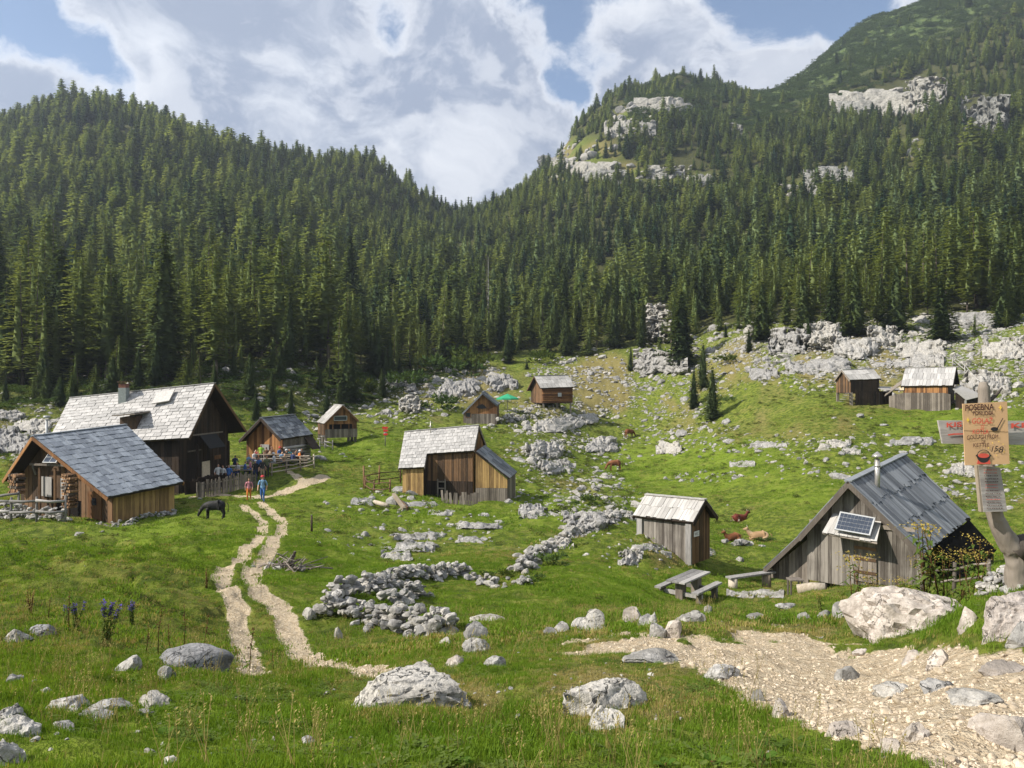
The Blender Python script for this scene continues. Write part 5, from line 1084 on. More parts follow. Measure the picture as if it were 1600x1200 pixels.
E_.box('ridge_board', cE['RL']+[0, 0, .05], cE['RR']+[0, 0, .05], .3, .05, 'silver_shingle', rA)
for a, b in ((cE['RR'], bil(fcE, 1, vc)), (cE['RR'], cE['BR']), (cE['RL'], cE['FL']), (bil(fcE, ucut, vc), bil(fcE, ucut, 1))): E_.box('barge_board', a-[0, 0, .1], b-[0, 0, .1], .05, .2, 'half_grey_wood', rA)
dn_ = np.array([0, 0, .14])
wl0, wl1 = bil(fcE, .05, .92)-dn_, bil(fcE, ucut-.02, .92)-dn_
wall(E_, wl0, wl1, [(0, wl0[2]), (1, wl1[2])], zE-.1, 10, 'yellow_wood', cen)
rb0, rb1 = bil(fcE, ucut-.02, vc-.10)-dn_, bil(fcE, .97, vc-.10)-dn_
wall(E_, rb0, rb1, [(0, rb0[2]), (1, rb1[2])], zE+1.35, 20, 'brown_wood', cen); wall(E_, rb0*[1, 1, 0], rb1*[1, 1, 0], [(0, zE+1.34), (1, zE+1.34)], zE-.2, 18, 'dark_wood', cen, 'lower_wall')
wall(E_, wl1, rb0, [(0, wl1[2]), (1, rb0[2])], zE-.1, 6, 'dark_wood', cen+[-5, 0, 0])
n_ = outv(E_, rb0, rb1); dq = lambda s, z, off: np.array([*lerp(rb0, rb1, s)[:2], z])+n_*off
E_.box('door_frame', dq(.26, zE+.1, .12), dq(.26, zE+1.5, .12), .1, .06, 'half_grey_wood', up=tuple(n_)); E_.box('door_frame', dq(.42, zE+.1, .12), dq(.42, zE+1.5, .12), .1, .06, 'half_grey_wood', up=tuple(n_)); E_.box('door_frame', dq(.25, zE+1.3, .13), dq(.43, zE+1.3, .13), .06, .1, 'half_grey_wood'); E_.box('door_rail', dq(.27, zE+.8, .11), dq(.41, zE+.8, .11), .05, .08, 'half_grey_wood')
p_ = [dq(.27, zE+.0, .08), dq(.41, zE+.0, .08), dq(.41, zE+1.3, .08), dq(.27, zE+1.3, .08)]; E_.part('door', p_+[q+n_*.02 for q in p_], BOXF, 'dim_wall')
wall(E_, bil(bcE, .05, .9)-dn_, bil(bcE, .97, .9)-dn_, [(0, bil(bcE, .05, .9)[2]-.14), (1, bil(bcE, .97, .9)[2]-.14)], zE-.1, 10, 'brown_wood', cen)
for u, nm in ((.97, 'r'), (.05, 'l')):
    a, r_2, b = bil(fcE, u, vc-.1)-dn_, bil(fcE, u, 0)-dn_, bil(bcE, u, .9)-dn_; L_ = np.linalg.norm((b-a)[:2])
    wall(E_, a, b, [(0, a[2]), (np.linalg.norm((r_2-a)[:2])/L_, r_2[2]), (1, b[2])], zE-.1, 12, 'orange_wood', cen)
# lean-to with its own board roof falling to the right
l0, l1, l2, l3 = at(743,706,57.2), at(757,696,60.6), at(808,738,60.4), at(796,748,57.0)
lr = slab(E_, 'lean_to_roof', [l0, l1, l2, l3], .08, 'dark_wood'); shingles(E_, lr, [l0, l1, l2, l3], 5, 4, 'slate_board', 'roof_board', stagger=False)
w0, w1 = l0-[0, -.2, .12], l3-[.15, -.2, .10]; zl = float(gz(l3[0], l3[1]))-.1
wall(E_, w0, w1, [(0, w0[2]), (1, w1[2])], zE+.95, 14, 'yellow_wood', cen, 'lean_to_wall'); wall(E_, w0*[1, 1, 0]+[0, 0, 0], w1*[1, 1, 0], [(0, zE+.94), (1, zE+.94)], zl-.2, 16, 'half_grey_wood', cen, 'lean_to_base')
w2 = l2-[.15, .2, .1]; wall(E_, w1, w2, [(0, w1[2]), (1, w2[2])], zl-.2, 8, 'half_grey_wood', cen, 'lean_to_wall')
# loose upright fence boards leaning before the recess
a_, b_ = at(692,767,56.2), at(745,769,56.2)
fT = Thing('board_fence', ((a_[0]+b_[0])/2, a_[1], zE), 'ragged upright boards fencing the recess of the middle house', 'fence')
for k in range(17):
    s = k/16; p = lerp(a_, b_, s); p[2] = gz(p[0], p[1])-.1; h_ = HG.uniform(.75, 1.15); lean = HG.uniform(-.12, .12)
    fT.box('board', p, p+[lean, .15, h_], .16*HG.uniform(.7, 1.1), .03, 'half_grey_wood', up=(0, 1, 0))
ant = roofpt(fcE, .36, .12); E_.tube('antenna', [ant-[0, 0, .2], ant+[0, 0, 1.0]], .035, 'metal_pipe', n=6); E_.tube('antenna_arm', [ant+[-.4, 0, .85], ant+[.2, 0, .85]], .02, 'metal_pipe', n=5); E_.tube('antenna_arm', [ant+[-.15, 0, .6], ant+[.15, 0, .6]], .02, 'metal_pipe', n=5)
# --- small gabled hut
cF = corners_px(RL=(753.7,613.7,110), RR=(757,611,114.2), FL=(777.5,633,110.4), BL=(722.5,646,110.6), FR=(781,631,114.5))
F_ = cabin('hut', 'small gabled timber hut with dark bird shaped ornament beside the green parasol', cF, 4, 5, 'slate_board', 'brown_wood', 'orange_wood', 'brown_wood', ov=.05, ul=.06, ur=.05, npf=8, npg=16, barge='slate_board')
nF_ = outv(F_, F_.fl, F_.bl)
def fp(s, z, off=.12): p = lerp(F_.fl, F_.bl, s); return np.array([p[0], p[1], z])+nF_*off
zF = F_.zb+.3
wall(F_, fp(.0, 0, .06), fp(1, 0, .06), [(0, zF+1.5), (1, zF+1.5)], F_.zb, 16, 'half_grey_wood', F_.cen, 'lower_wall')
panel(F_, 'window', F_.fl, F_.bl, zF+1.0, zF+1.7, 'black_glass', s0=.78, s1=.93, frame='orange_wood')
F_.part('ornament', [fp(.30, zF+2.3), fp(.40, zF+2.25), fp(.45, zF+2.2), fp(.55, zF+2.3), fp(.62, zF+2.45), fp(.52, zF+2.75), fp(.45, zF+2.9), fp(.38, zF+2.75)]+[fp(.30, zF+2.3, .17), fp(.40, zF+2.25, .17), fp(.45, zF+2.2, .17), fp(.55, zF+2.3, .17), fp(.62, zF+2.45, .17), fp(.52, zF+2.75, .17), fp(.45, zF+2.9, .17), fp(.38, zF+2.75, .17)], [tuple(range(8)), tuple(range(15, 7, -1))]+[(i, i+8, (i+1) % 8+8, (i+1) % 8) for i in range(8)], 'ink_black')
# --- log hut
G_ = cabin('log_hut', 'log hut with white board roof on short posts beside the green parasol', corners_fit([6.32,124.98,11.36,26,6.24,2.14,2.6,.91,.03]), 3, 9, 'white_board', None, 'brown_wood', 'brown_wood', ov=.16, ul=.10, ur=.05, npf=10, npg=12, zfloor=float(gz(6.3, 124))+.55, stilts=1, barge='brown_wood')
oG = outv(G_, G_.fl, G_.fr); nl = 9; hG = G_.fl[2]-G_.zf
wg = G_.part('log_wall', [G_.fl*[1, 1, 0]+[0, 0, G_.zf], G_.fr*[1, 1, 0]+[0, 0, G_.zf], G_.fr, G_.fl]+[p+oG*-.1 for p in (G_.fl*[1, 1, 0]+[0, 0, G_.zf], G_.fr*[1, 1, 0]+[0, 0, G_.zf], G_.fr, G_.fl)], BOXF, 'dark_wood')
for k in range(nl):
    z = G_.zf+(k+.5)*hG/nl; G_.tube('wall_log', [G_.fl*[1, 1, 0]+[0, 0, z]-(G_.fr-G_.fl)*[.02, .02, 0]+oG*.02, G_.fr*[1, 1, 0]+[0, 0, z]+(G_.fr-G_.fl)*[.02, .02, 0]+oG*.02], hG/nl*.52, 'orange_wood', wg, 6)
panel(G_, 'window', G_.fl, G_.fr, G_.zf+1.0, G_.zf+1.6, 'white_frame', s0=.50, s1=.62, off=.16)
# --- small shed on the knoll
H_ = cabin('shed', 'small grey plank shed with light board roof on the knoll', corners_fit([8.43,40.02,4.13,-42,3.5,1.24,1.27,.79,.02]), 2, 17, 'white_board', 'weathered_wood', 'half_grey_wood', 'brown_wood', ov=.20, ul=.09, ur=.10, npf=18, npg=12, zbase=float(gz(8.4, 39.3))-.35, barge='dark_wood', backrows=(2, 10))
oH = outv(H_, H_.fl, H_.fr)
for p in (H_.fl, H_.fr): q = p*[1, 1, 0]+oH*.10; H_.box('corner_post', (*q[:2], H_.zb), (*q[:2], p[2]+.02), .30, .12, 'grey_wood', up=tuple(oH))
panel(H_, 'notice', H_.fr, H_.br, H_.zb+1.35, H_.zb+1.62, 'paint_white', s0=.14, s1=.40, off=.07, th=.02)
wpos = lerp(H_.fr, H_.br, .27)[:2]; oHr = outv(H_, H_.fr, H_.br)
def letter_tag(T, txt, pos, xdir, updir, size, mat, parent=None, name='lettering'):
    me = TXT[(txt, .0)]; me.materials.clear(); me.materials.append(MATS[mat]); n = len(me.vertices); v = np.zeros(n*3, np.float32); me.vertices.foreach_get('co', v); v = v.reshape(-1, 3); v = (v-(v.min(0)+v.max(0))/2)*size; me.vertices.foreach_set('co', v.ravel()); me.update()
    x = Vector(xdir).normalized(); y = Vector(updir).normalized(); return T.inst(name, me, basis(pos, x, y, x.cross(y)), parent)
letter_tag(H_, 'WC', np.array([*wpos, H_.zb+1.49])+oHr*.093, np.cross((0, 0, 1), oHr), (0, 0, 1), .2, 'ink_black')
# --- plank hut with the solar panel on the right
cI = corners_px(RL=(1325,753,32), RR=(1414,710,37.9), FL=(1443,867,30.1), FR=(1514.7,810.6,35.8), BL=(1248,839.5,33.4))
I_ = cabin('plank_hut', 'steep roofed grey plank hut with chimney pipe and solar panel at the right', cI, 3, 38, 'slate_board', 'dark_wood', 'weathered_wood', 'dark_wood', ov=.08, ul=.07, ur=.06, npf=20, npg=30, zbase=float(gz(14.8, 31.5))-.25, barge='half_grey_wood', backrows=(3, 12), gapg=.95)
nI = outv(I_, I_.fl, I_.bl); zI = I_.zb+.3
def ip_(s, z, off=.1): p = lerp(I_.fl, I_.bl, s); return np.array([p[0], p[1], z])+nI*off
dr = panel(I_, 'door', I_.fl, I_.bl, zI, zI+1.75, 'half_grey_wood', s0=.36, s1=.56, off=.05)
for k in range(5): panel(I_, 'door_board', I_.fl, I_.bl, zI+.02, zI+1.73, 'half_grey_wood', s0=.362+.04*k, s1=.398+.04*k, off=.092, th=.02, parent=dr)
for z in (.35, .9, 1.35): panel(I_, 'door_batten', I_.fl, I_.bl, zI+z, zI+z+.12, 'brown_wood', s0=.365, s1=.555, off=.114, th=.025, parent=dr)
I_.box('tie_beam', ip_(.04, I_.fl[2]+.75, .10), ip_(.97, I_.fl[2]+.6, .10), .06, .16, 'half_grey_wood')
# porch roof of light boards under the panel
a0, a1, b0, b1 = ip_(.36, 4.35, .12), ip_(.72, 4.45, .12), ip_(.30, 3.62, .95), ip_(.78, 3.75, .95)
pr_ = slab(I_, 'porch_roof', [a1, a0, b0, b1], .05, 'half_grey_wood'); shingles(I_, pr_, [a1, a0, b0, b1], 1, 9, 'white_board', 'roof_board', stagger=False)
s0_ = [ip_(.66, 4.02, 1.08), ip_(.35, 3.95, 1.08), ip_(.35, 4.58, .42), ip_(.66, 4.68, .42)]
solar(I_, 'solar_panel', s0_, nx=9, ny=4)
I_.box('panel_bracket', ip_(.62, 4.0, .9), ip_(.38, 3.95, .9), .06, .06, 'dark_wood')
ck = roofpt(I_.fc, .24, .20); I_.tube('chimney_pipe', [ck-[0, 0, .3], ck+[0, 0, 1.25]], .105, 'metal_pipe', n=12); I_.tube('pipe_collar', [ck+[0, 0, .9], ck+[0, 0, .98]], .125, 'metal_pipe', n=12)
I_.tube('pipe_cap', [ck+[0, 0, 1.32], ck+[0, 0, 1.40], ck+[0, 0, 1.55]], [.24, .2, .02], 'metal_pipe', n=12); I_.tube('cap_stay', [ck+[0, 0, 1.2], ck+[0, 0, 1.36]], .04, 'metal_pipe', n=6)
# left wing of the roof coming down to the ground
eI = (cI['RR']-cI['RL'])*[1, 1, 0]; eI = eI/np.linalg.norm(eI)
q0, q1 = cI['BL']+[0, 0, .02], at(1194,890,34.4); qr = slab(I_, 'wing_roof', [q0, q0+eI*4, q1+eI*4, q1], .08, 'dark_wood'); shingles(I_, qr, [q0, q0+eI*4, q1+eI*4, q1], 2, 10, 'slate_board', 'roof_board')
I_.box('barge_board', q0-[0, 0, .08], q1-[0, 0, .08], .05, .16, 'half_grey_wood', qr)
qa, qb = I_.bl+[0, 0, 0], q1+eI*.5; wall(I_, qa+eI*.15, qb+eI*.1, [(0, q0[2]-.15), (1, q1[2]-.1)], q1[2]-.45, 12, 'half_grey_wood', I_.cen+eI*5, 'wing_wall')
# annex at the far right; black colour paints the open inside's shade
t0, t1, t2, t3 = at(1466,850,31.6)-[0, 0, .03], cI['FR']-[0, 0, .06], at(1557,860,34.6), at(1508,906,30.9)
slab(I_, 'annex_shade_roof', [t0, t1, t2, t3], .1, 'shade_black'); zt3 = float(gz(t3[0], t3[1]))-.2
wall(I_, t3-[.2, -.3, 0], t2-[.3, .2, 0], [(0, t3[2]-.12), (1, t2[2]-.12)], zt3, 10, 'dark_wood', I_.cen, 'annex_wall')
# --- the two far huts on the right
J_ = cabin('raised_hut', 'left far hut, dark grey timber raised on stone feet with stair', corners_fit([43.77,98.03,11.85,14,4.6,1.5,1.55,.88,.037]), 2, 7, 'white_board', 'dark_wood', 'brown_wood', 'dark_wood', ov=.10, ul=.06, ur=.05, npf=14, npg=10, zfloor=8.9, stilts=1, legmat='half_grey_wood', barge='half_grey_wood')
oJ = outv(J_, J_.fl, J_.fr); eJ = (J_.fr-J_.fl)*[1, 1, 0]; eJ /= np.linalg.norm(eJ); zj = float(gz(J_.fr[0], J_.fr[1]))
wall(J_, J_.fl+eJ*.7+oJ*.05, J_.fr+eJ*1.9+oJ*.05, [(0, 9.1), (1, 9.1)], zj-.3, 16, 'dark_wood', J_.cen, 'lower_wall')
aj = J_.fr+eJ*.2+oJ*.2; slab(J_, 'lean_to_roof', [np.array([*aj[:2], 9.75])-oJ*1.2-eJ*.6, np.array([*aj[:2], 9.65])-oJ*1.2+eJ*2.4, np.array([*aj[:2], 9.2])+oJ*1.0+eJ*2.7, np.array([*aj[:2], 9.25])+oJ*1.0-eJ*.2], .07, 'white_board')
for k in range(5): J_.box('stair', J_.fl+[-.25-.22*k, -.3, 0]+[0, 0, 8.85-k*.25-J_.fl[2]], J_.fl+[-.25-.22*k, .7, 0]+[0, 0, 8.85-k*.25-J_.fl[2]], .26, .06, 'grey_wood')
for s in (.3, .7): J_.box('brace', (*lerp(J_.fl, J_.fr, s)[:2], zj), (*lerp(J_.fl, J_.fr, s+.2)[:2], 9.0), .16, .16, 'half_grey_wood')
K_ = cabin('far_house', 'right far hut with silvery roof and orange boards above grey planks', corners_fit([51.39,95.02,12.01,-38,5.6,2.55,2.3,.89,.016]), 3, 14, 'silver_shingle', 'orange_wood', 'half_grey_wood', 'dark_wood', ov=.10, ul=.04, ur=.10, npf=26, npg=16, barge='dark_wood', zbase=float(gz(51, 93))-.35)
oK = outv(K_, K_.fl, K_.fr); eK = (K_.fr-K_.fl)*[1, 1, 0]; eK /= np.linalg.norm(eK)
wall(K_, K_.fl-eK*1.6+oK*.10, K_.fr+eK*.3+oK*.10, [(0, K_.fl[2]-1.3), (.25, K_.fl[2]-.85), (.9, K_.fl[2]-.85), (1, K_.fl[2]-1.0)], K_.zb-.2, 30, 'half_grey_wood', K_.cen, 'lower_wall')
m0 = K_.c['FL']; slab(K_, 'wing_roof', [m0+[0, 0, .3]-oK*.1, m0-oK*1.6+[0, 0, 1.0], m0-eK*1.9-oK*1.6+[0, 0, -.6], m0-eK*1.9-oK*.1+[0, 0, -1.2]], .07, 'half_grey_wood')
r0 = K_.c['FR']; slab(K_, 'lean_to_roof', [r0-[0, 0, .35], r0-oK*2.0+[0, 0, .1]+eK*.5, r0-oK*1.4+eK*3.0-[0, 0, 1.15], r0+oK*.1+eK*1.4-[0, 0, 1.65]], .08, 'white_board')
K_.box('post', r0+eK*1.3+[0, 0, -1.7], (*(r0+eK*1.3)[:2], K_.zb), .16, .16, 'grey_wood', up=(0, 1, 0)); wall(K_, r0+eK*.2-oK*.4, r0+eK*2.6-oK*1.2, [(0, r0[2]-.8), (1, r0[2]-1.2)], K_.zb, 10, 'dark_wood', K_.cen, 'lean_to_wall')
panel(K_, 'plaster_panel', K_.fl, K_.fr, K_.fl[2]-.55, K_.fl[2]-.15, 'plaster', s0=-.08, s1=.02, off=.12); panel(K_, 'window', K_.fr, K_.br, K_.fl[2]+.9, K_.fl[2]+1.5, 'white_frame', s0=.32, s1=.55, off=.10)
# ------------------------------------------------------------------ bodies grown from skeletons
def skin_body(name, joints, edges, subs=2, root=0):
    """joints: list of (pos, radius or (rx, ry)); returns a mesh"""
    me = bpy.data.meshes.new(name); me.from_pydata([j[0] for j in joints], edges, []); me.update()
    o = bpy.data.objects.new(name, me); COL.objects.link(o); bpy.context.view_layer.objects.active = o
    m = o.modifiers.new('skin', 'SKIN'); m.use_smooth_shade = True
    sv = me.skin_vertices[0] if len(me.skin_vertices) else None
    if sv is None: raise RuntimeError('skin layer missing')
    for i, j in enumerate(joints):
        r = j[1]; sv.data[i].radius = (r, r) if not isinstance(r, tuple) else r; sv.data[i].use_root = (i == root)
    s = o.modifiers.new('sub', 'SUBSURF'); s.levels = subs; s.render_levels = subs
    dg = bpy.context.evaluated_depsgraph_get(); dg.update(); out = bpy.data.meshes.new_from_object(o.evaluated_get(dg)); out.name = name
    bpy.data.objects.remove(o); out.polygons.foreach_set('use_smooth', [True]*len(out.polygons)); return out
def paint_by_bone(me, joints, edges, ids, extra=None, nm=5):
    P = np.array([j[0] for j in joints]); n = len(me.polygons); c = np.zeros(n*3, np.float32); me.polygons.foreach_get('center', c); c = c.reshape(-1, 3)
    best = np.full(n, 1e9); mid = np.zeros(n, int)
    for (a, b), k in zip(edges, ids):
        ab = P[b]-P[a]; t_ = np.clip(((c-P[a])@ab)/(ab@ab), 0, 1); d = np.linalg.norm(c-P[a]-t_[:, None]*ab, axis=1)
        ra = joints[a][1]; ra = ra if not isinstance(ra, tuple) else min(ra); d = d-ra*.5
        u = d < best; best[u] = d[u]; mid[u] = k
    if extra is not None: mid = extra(c, mid)
    for k in range(nm): me.materials.append(None)
    me.polygons.foreach_set('material_index', mid.astype(np.int32)); me.update()
def person_mesh(name, pose):
    J = {}
    sit = pose == 'sit'; dz = -.47 if sit else 0
    J['pelvis'] = ((0, 0, .95+dz), (.165, .12)); J['belly'] = ((0, -.01, 1.1+dz), (.15, .115)); J['chest'] = ((0, -.01 if not sit else -.05, 1.32+dz), (.18, .12))
    lean = -.07 if sit else -.01
    J['nb'] = ((0, lean, 1.475+dz), .075); J['neck'] = ((0, lean-.01, 1.55+dz), .056); J['head'] = ((0, lean-.025, 1.645+dz), (.085, .10)); J['top'] = ((0, lean-.01, 1.735+dz), (.072, .085)); J['nose'] = ((0, lean-.135, 1.635+dz), .018)
    for s, k in ((-1, 'l'), (1, 'r')):
        J['sh'+k] = ((s*.19, lean*.6, 1.43+dz), .068)
        if sit: el, wr, ha = (s*.24, -.08, 1.17+dz), (s*.15, -.32, 1.12+dz), (s*.11, -.39, 1.13+dz)
        elif pose == 'walk': el, wr, ha = (s*.27, .04*s+.02, 1.15), (s*.26, -.12+.10*s, .95), (s*.25, -.17+.12*s, .87)
        elif pose == 'lean': el, wr, ha = (s*.28, -.05, 1.17), (s*.20, -.27, 1.05), (s*.16, -.33, 1.04)
        else: el, wr, ha = (s*.26, .03, 1.15), (s*.25, -.08, .93), (s*.24, -.12, .85)
        J['el'+k] = (el, .046); J['wr'+k] = (wr, .034); J['ha'+k] = (ha, (.04, .03))
        hp = np.array(ha); J['f1'+k] = (tuple(hp+[s*.012, -.03, -.06 if not sit else -.01]), .016); J['th'+k] = (tuple(hp+[-s*.035, -.03, -.02]), .014)
        if sit: hip, kn, an, to = (s*.10, -.02, .46), (s*.13, -.44, .47), (s*.13, -.42, .09), (s*.14, -.57, .04)
        elif pose == 'walk': hip, kn, an, to = (s*.09, 0, .9), (s*.10, -.10-.10*s, .50), (s*.10, .10-.20*s, .10+.03*(s < 0)), (s*.11, -.08-.20*s, .045)
        else: hip, kn, an, to = (s*.09, 0, .9), (s*.11, -.02, .5), (s*.12, .02, .09), (s*.14, -.15, .045)
        J['hi'+k] = (hip, .105); J['kn'+k] = (kn, .066); J['an'+k] = (an, .045); J['to'+k] = (to, (.045, .04))
    names = list(J); idx_ = {n: i for i, n in enumerate(names)}
    E_l = [('pelvis', 'belly', 1), ('belly', 'chest', 1), ('chest', 'nb', 1), ('nb', 'neck', 0), ('neck', 'head', 0), ('head', 'top', 3), ('head', 'nose', 0)]
    for k in 'lr': E_l += [('chest', 'sh'+k, 1), ('sh'+k, 'el'+k, 1), ('el'+k, 'wr'+k, 0), ('wr'+k, 'ha'+k, 0), ('ha'+k, 'f1'+k, 0), ('ha'+k, 'th'+k, 0), ('pelvis', 'hi'+k, 2), ('hi'+k, 'kn'+k, 2), ('kn'+k, 'an'+k, 2), ('an'+k, 'to'+k, 4)]
    joints = [J[n] for n in names]; edges = [(idx_[a], idx_[b]) for a, b, _ in E_l]; ids = [m for *_, m in E_l]
    me = skin_body(name, joints, edges, 1, 0)
    hz = J['head'][0][2]; hy = J['head'][0][1]
    def ex(c, mid):
        head = c[:, 2] > hz-.05; hair = head & ((c[:, 2] > hz+.055) | (c[:, 1] > hy+.03)); mid = mid.copy(); mid[head] = 0; mid[hair] = 3; return mid
    paint_by_bone(me, joints, edges, ids, ex); me['hz'] = hz; me['hy'] = hy; return me
PM = {p: person_mesh('person_body', p) for p in ('stand', 'walk', 'sit', 'lean')}
plain('skin', (.52, .30, .20), .6, .3, .08); plain('skin_tan', (.36, .20, .13), .6, .3, .08)
HAIR = [plain('hair_dark', (.03, .02, .015)), plain('hair_brown', (.10, .06, .03)), plain('hair_fair', (.38, .27, .13)), plain('hair_grey', (.32, .31, .30))]
SHOE = plain('shoe', (.05, .045, .04))
def cloth(name, c): return plain('cloth_'+name, tuple(.72*q+.02 for q in c), .85, .15, .18, 25)
CL = dict(white=(.72, .72, .72), blue=(.05, .17, .48), navy=(.02, .035, .12), sky=(.22, .42, .65), pink=(.62, .25, .30), lime=(.33, .62, .05), brown=(.16, .08, .04), tan=(.40, .30, .20), red=(.55, .04, .05), teal=(.06, .30, .33), orange=(.72, .20, .03), black=(.02, .02, .022), olive=(.12, .14, .07), grey=(.25, .26, .27), violet=(.22, .12, .35))
def person(x, y, z, pose, shirt, trousers, hair, face, label, group, h=1.72, tan=False, hat=None, pack=None):
    b = bpy.data.objects.new('person', PM[pose]); link(b); b.location = (x, y, z); b.rotation_euler = (0, 0, face); b.scale = (h/1.78,)*3
    mats = [MATS['skin_tan' if tan else 'skin'], cloth(shirt, CL[shirt]), cloth(trousers, CL[trousers]), HAIR[hair], SHOE]
    for i, m in enumerate(mats): b.material_slots[i].link = 'OBJECT'; b.material_slots[i].material = m
    tag(b, label, 'person', group); hz, hy = PM[pose]['hz'], PM[pose]['hy']
    if hat:
        v, f = tube([(0, hy, hz+.045), (0, hy, hz+.06), (0, hy, hz+.12), (0, hy, hz+.155)], [.16, .118, .112, .05], 10); link(bpy.data.objects.new('hat', pymesh('hat', v, f, cloth(hat, CL[hat]), True)), b)
    if pack:
        dz = -.47 if pose == 'sit' else 0
        v, f = rock(5, 2, 6, .05, .0); v = v*[.17, .11, .26]+[0, .20, 1.25+dz]; link(bpy.data.objects.new('backpack', npmesh('backpack', v, f, cloth(pack, CL[pack]), True, 3)), b)
        for s in (-1, 1):
            vv, ff_ = tube([(s*.11, .12, 1.08), (s*.12, -.145, 1.20), (s*.12, -.14, 1.38), (s*.12, -.02, 1.50), (s*.11, .13, 1.40)], .018, 5); link(bpy.data.objects.new('strap', pymesh('strap', vv, ff_, cloth('black', CL['black']), True)), b)
    return b
g1 = ground_hit([389], [783], 20)[0]; person(*g1, 'walk', 'pink', 'orange', 2, .25, 'hiker in pink top and orange shorts walking down the track', 'hikers on the track', 1.60, True, None, 'violet').scale.x *= -1
g1 = ground_hit([410.5], [785], 20)[0]; person(*g1, 'walk', 'sky', 'blue', 1, .1, 'hiker in light blue shirt, blue trousers and red cap on the track', 'hikers on the track', 1.80, False, 'red', 'black')
CROWD = [(341,731,'stand','white','tan',1,'guest in white shirt under the farmhouse balcony, left one'),(349,731,'stand','white','grey',0,'guest in white shirt under the farmhouse balcony, right one'),(358,733,'stand','blue','navy',1,'guest in blue by the corner post of the farmhouse'),(367,734,'sit','navy','black',0,'seated guest in navy at the left end of the crowd'),
 (372,742,'sit','white','navy',0,'seated guest in pale shirt at the front of the terrace'),(382,741,'sit','blue','navy',1,'seated guest in bright blue near the picket fence'),(388,733,'sit','sky','tan',2,'seated guest in light blue behind the bright blue one'),(392,740,'sit','pink','blue',1,'seated guest in pink between the blue ones'),(397,731,'sit','white','navy',3,'grey haired guest in white at the back of the tables'),
 (400,738,'sit','blue','black',0,'seated guest in deep blue in the middle of the terrace'),(399,752,'stand','black','navy',1,'standing guest in black with white hat before the fence','white'),(405,747,'lean','blue','black',0,'guest in blue leaning forward at the terrace entrance'),(410,752,'stand','black','tan',0,'standing guest in black at the terrace entrance'),(417,748,'stand','olive','black',3,'standing guest in olive green at the terrace gate'),
 (402,728,'sit','red','navy',0,'guest in red beside the dark hut door'),(408,729,'stand','lime','black',0,'guest in lime green before the dark hut door'),(416,727,'sit','brown','black',0,'guest in brown at the back tables'),(421,729,'sit','tan','brown',1,'guest in tan at the back tables'),(426,727,'sit','brown','navy',0,'darker brown clad guest beside the tan one'),(429,734,'sit','white','grey',3,'guest in white with white hat behind the rails','white'),
 (436,727,'sit','blue','navy',1,'guest in blue with red cap behind the rails','red'),(440,731,'sit','sky','blue',2,'guest in pale blue next to the red cap'),(444,734,'sit','tan','black',1,'guest in tan near the middle of the rails'),(449,729,'sit','black','navy',0,'guest in black with white cap near the rails','white'),(454,728,'sit','teal','black',1,'guest in teal right of the black clad one'),(457,732,'sit','navy','grey',0,'guest in navy close to the rails'),
 (461,728,'sit','brown','black',0,'guest in brown left of the orange one'),(467,730,'sit','orange','tan',3,'guest in orange with white hat at the right end','white'),(472,727,'sit','black','black',0,'guest in black at the far right end')]
CG = np.random.default_rng(5)
for row in CROWD:
    px, py, pose, sh, tr, hr, lab = row[:7]; hat = row[7] if len(row) > 7 else None
    d = np.interp(py, [726, 735, 752], [66.0, 63.5, 59.5])-(3.0 if px < 363 else 0); d = min(d, 58.5) if px < 363 else d; p = ground_at(px, d)
    person(p[0], p[1], p[2], pose, sh, tr, hr, CG.uniform(-3.1, 3.1) if pose == 'sit' else CG.uniform(-1, 1), lab, 'guests on the terrace', CG.uniform(1.62, 1.8), CG.random() < .4, hat)
# long tables and benches of the terrace
def trestle(px, d, L, yaw, label):
    p = ground_at(px, d); T = Thing('trestle_table', p, label, 'table'); c, s = math.cos(yaw), math.sin(yaw)
    def w_(a, b, z): return np.array([p[0]+a*c-b*s, p[1]+a*s+b*c, p[2]+z])
    T.box('tabletop', w_(-L/2, 0, .74), w_(L/2, 0, .74), .7, .05, 'pale_log')
    for b in (-.62, .62): T.box('bench_seat', w_(-L/2, b, .45), w_(L/2, b, .45), .28, .05, 'pale_log')
    for a in (-L*.4, L*.4):
        for b in (-.62, 0, .62): T.box('leg', w_(a, b, -.1), w_(a, b, .43 if b else .72), .08, .08, 'half_grey_wood', up=(0, 1, 0))
trestle(385, 62.5, 3.0, .15, 'long wooden table among the guests on the left terrace'); trestle(425, 65.0, 3.2, .1, 'long wooden table among the guests before the dark hut'); trestle(458, 64.8, 2.6, .1, 'wooden table at the right end of the terrace')
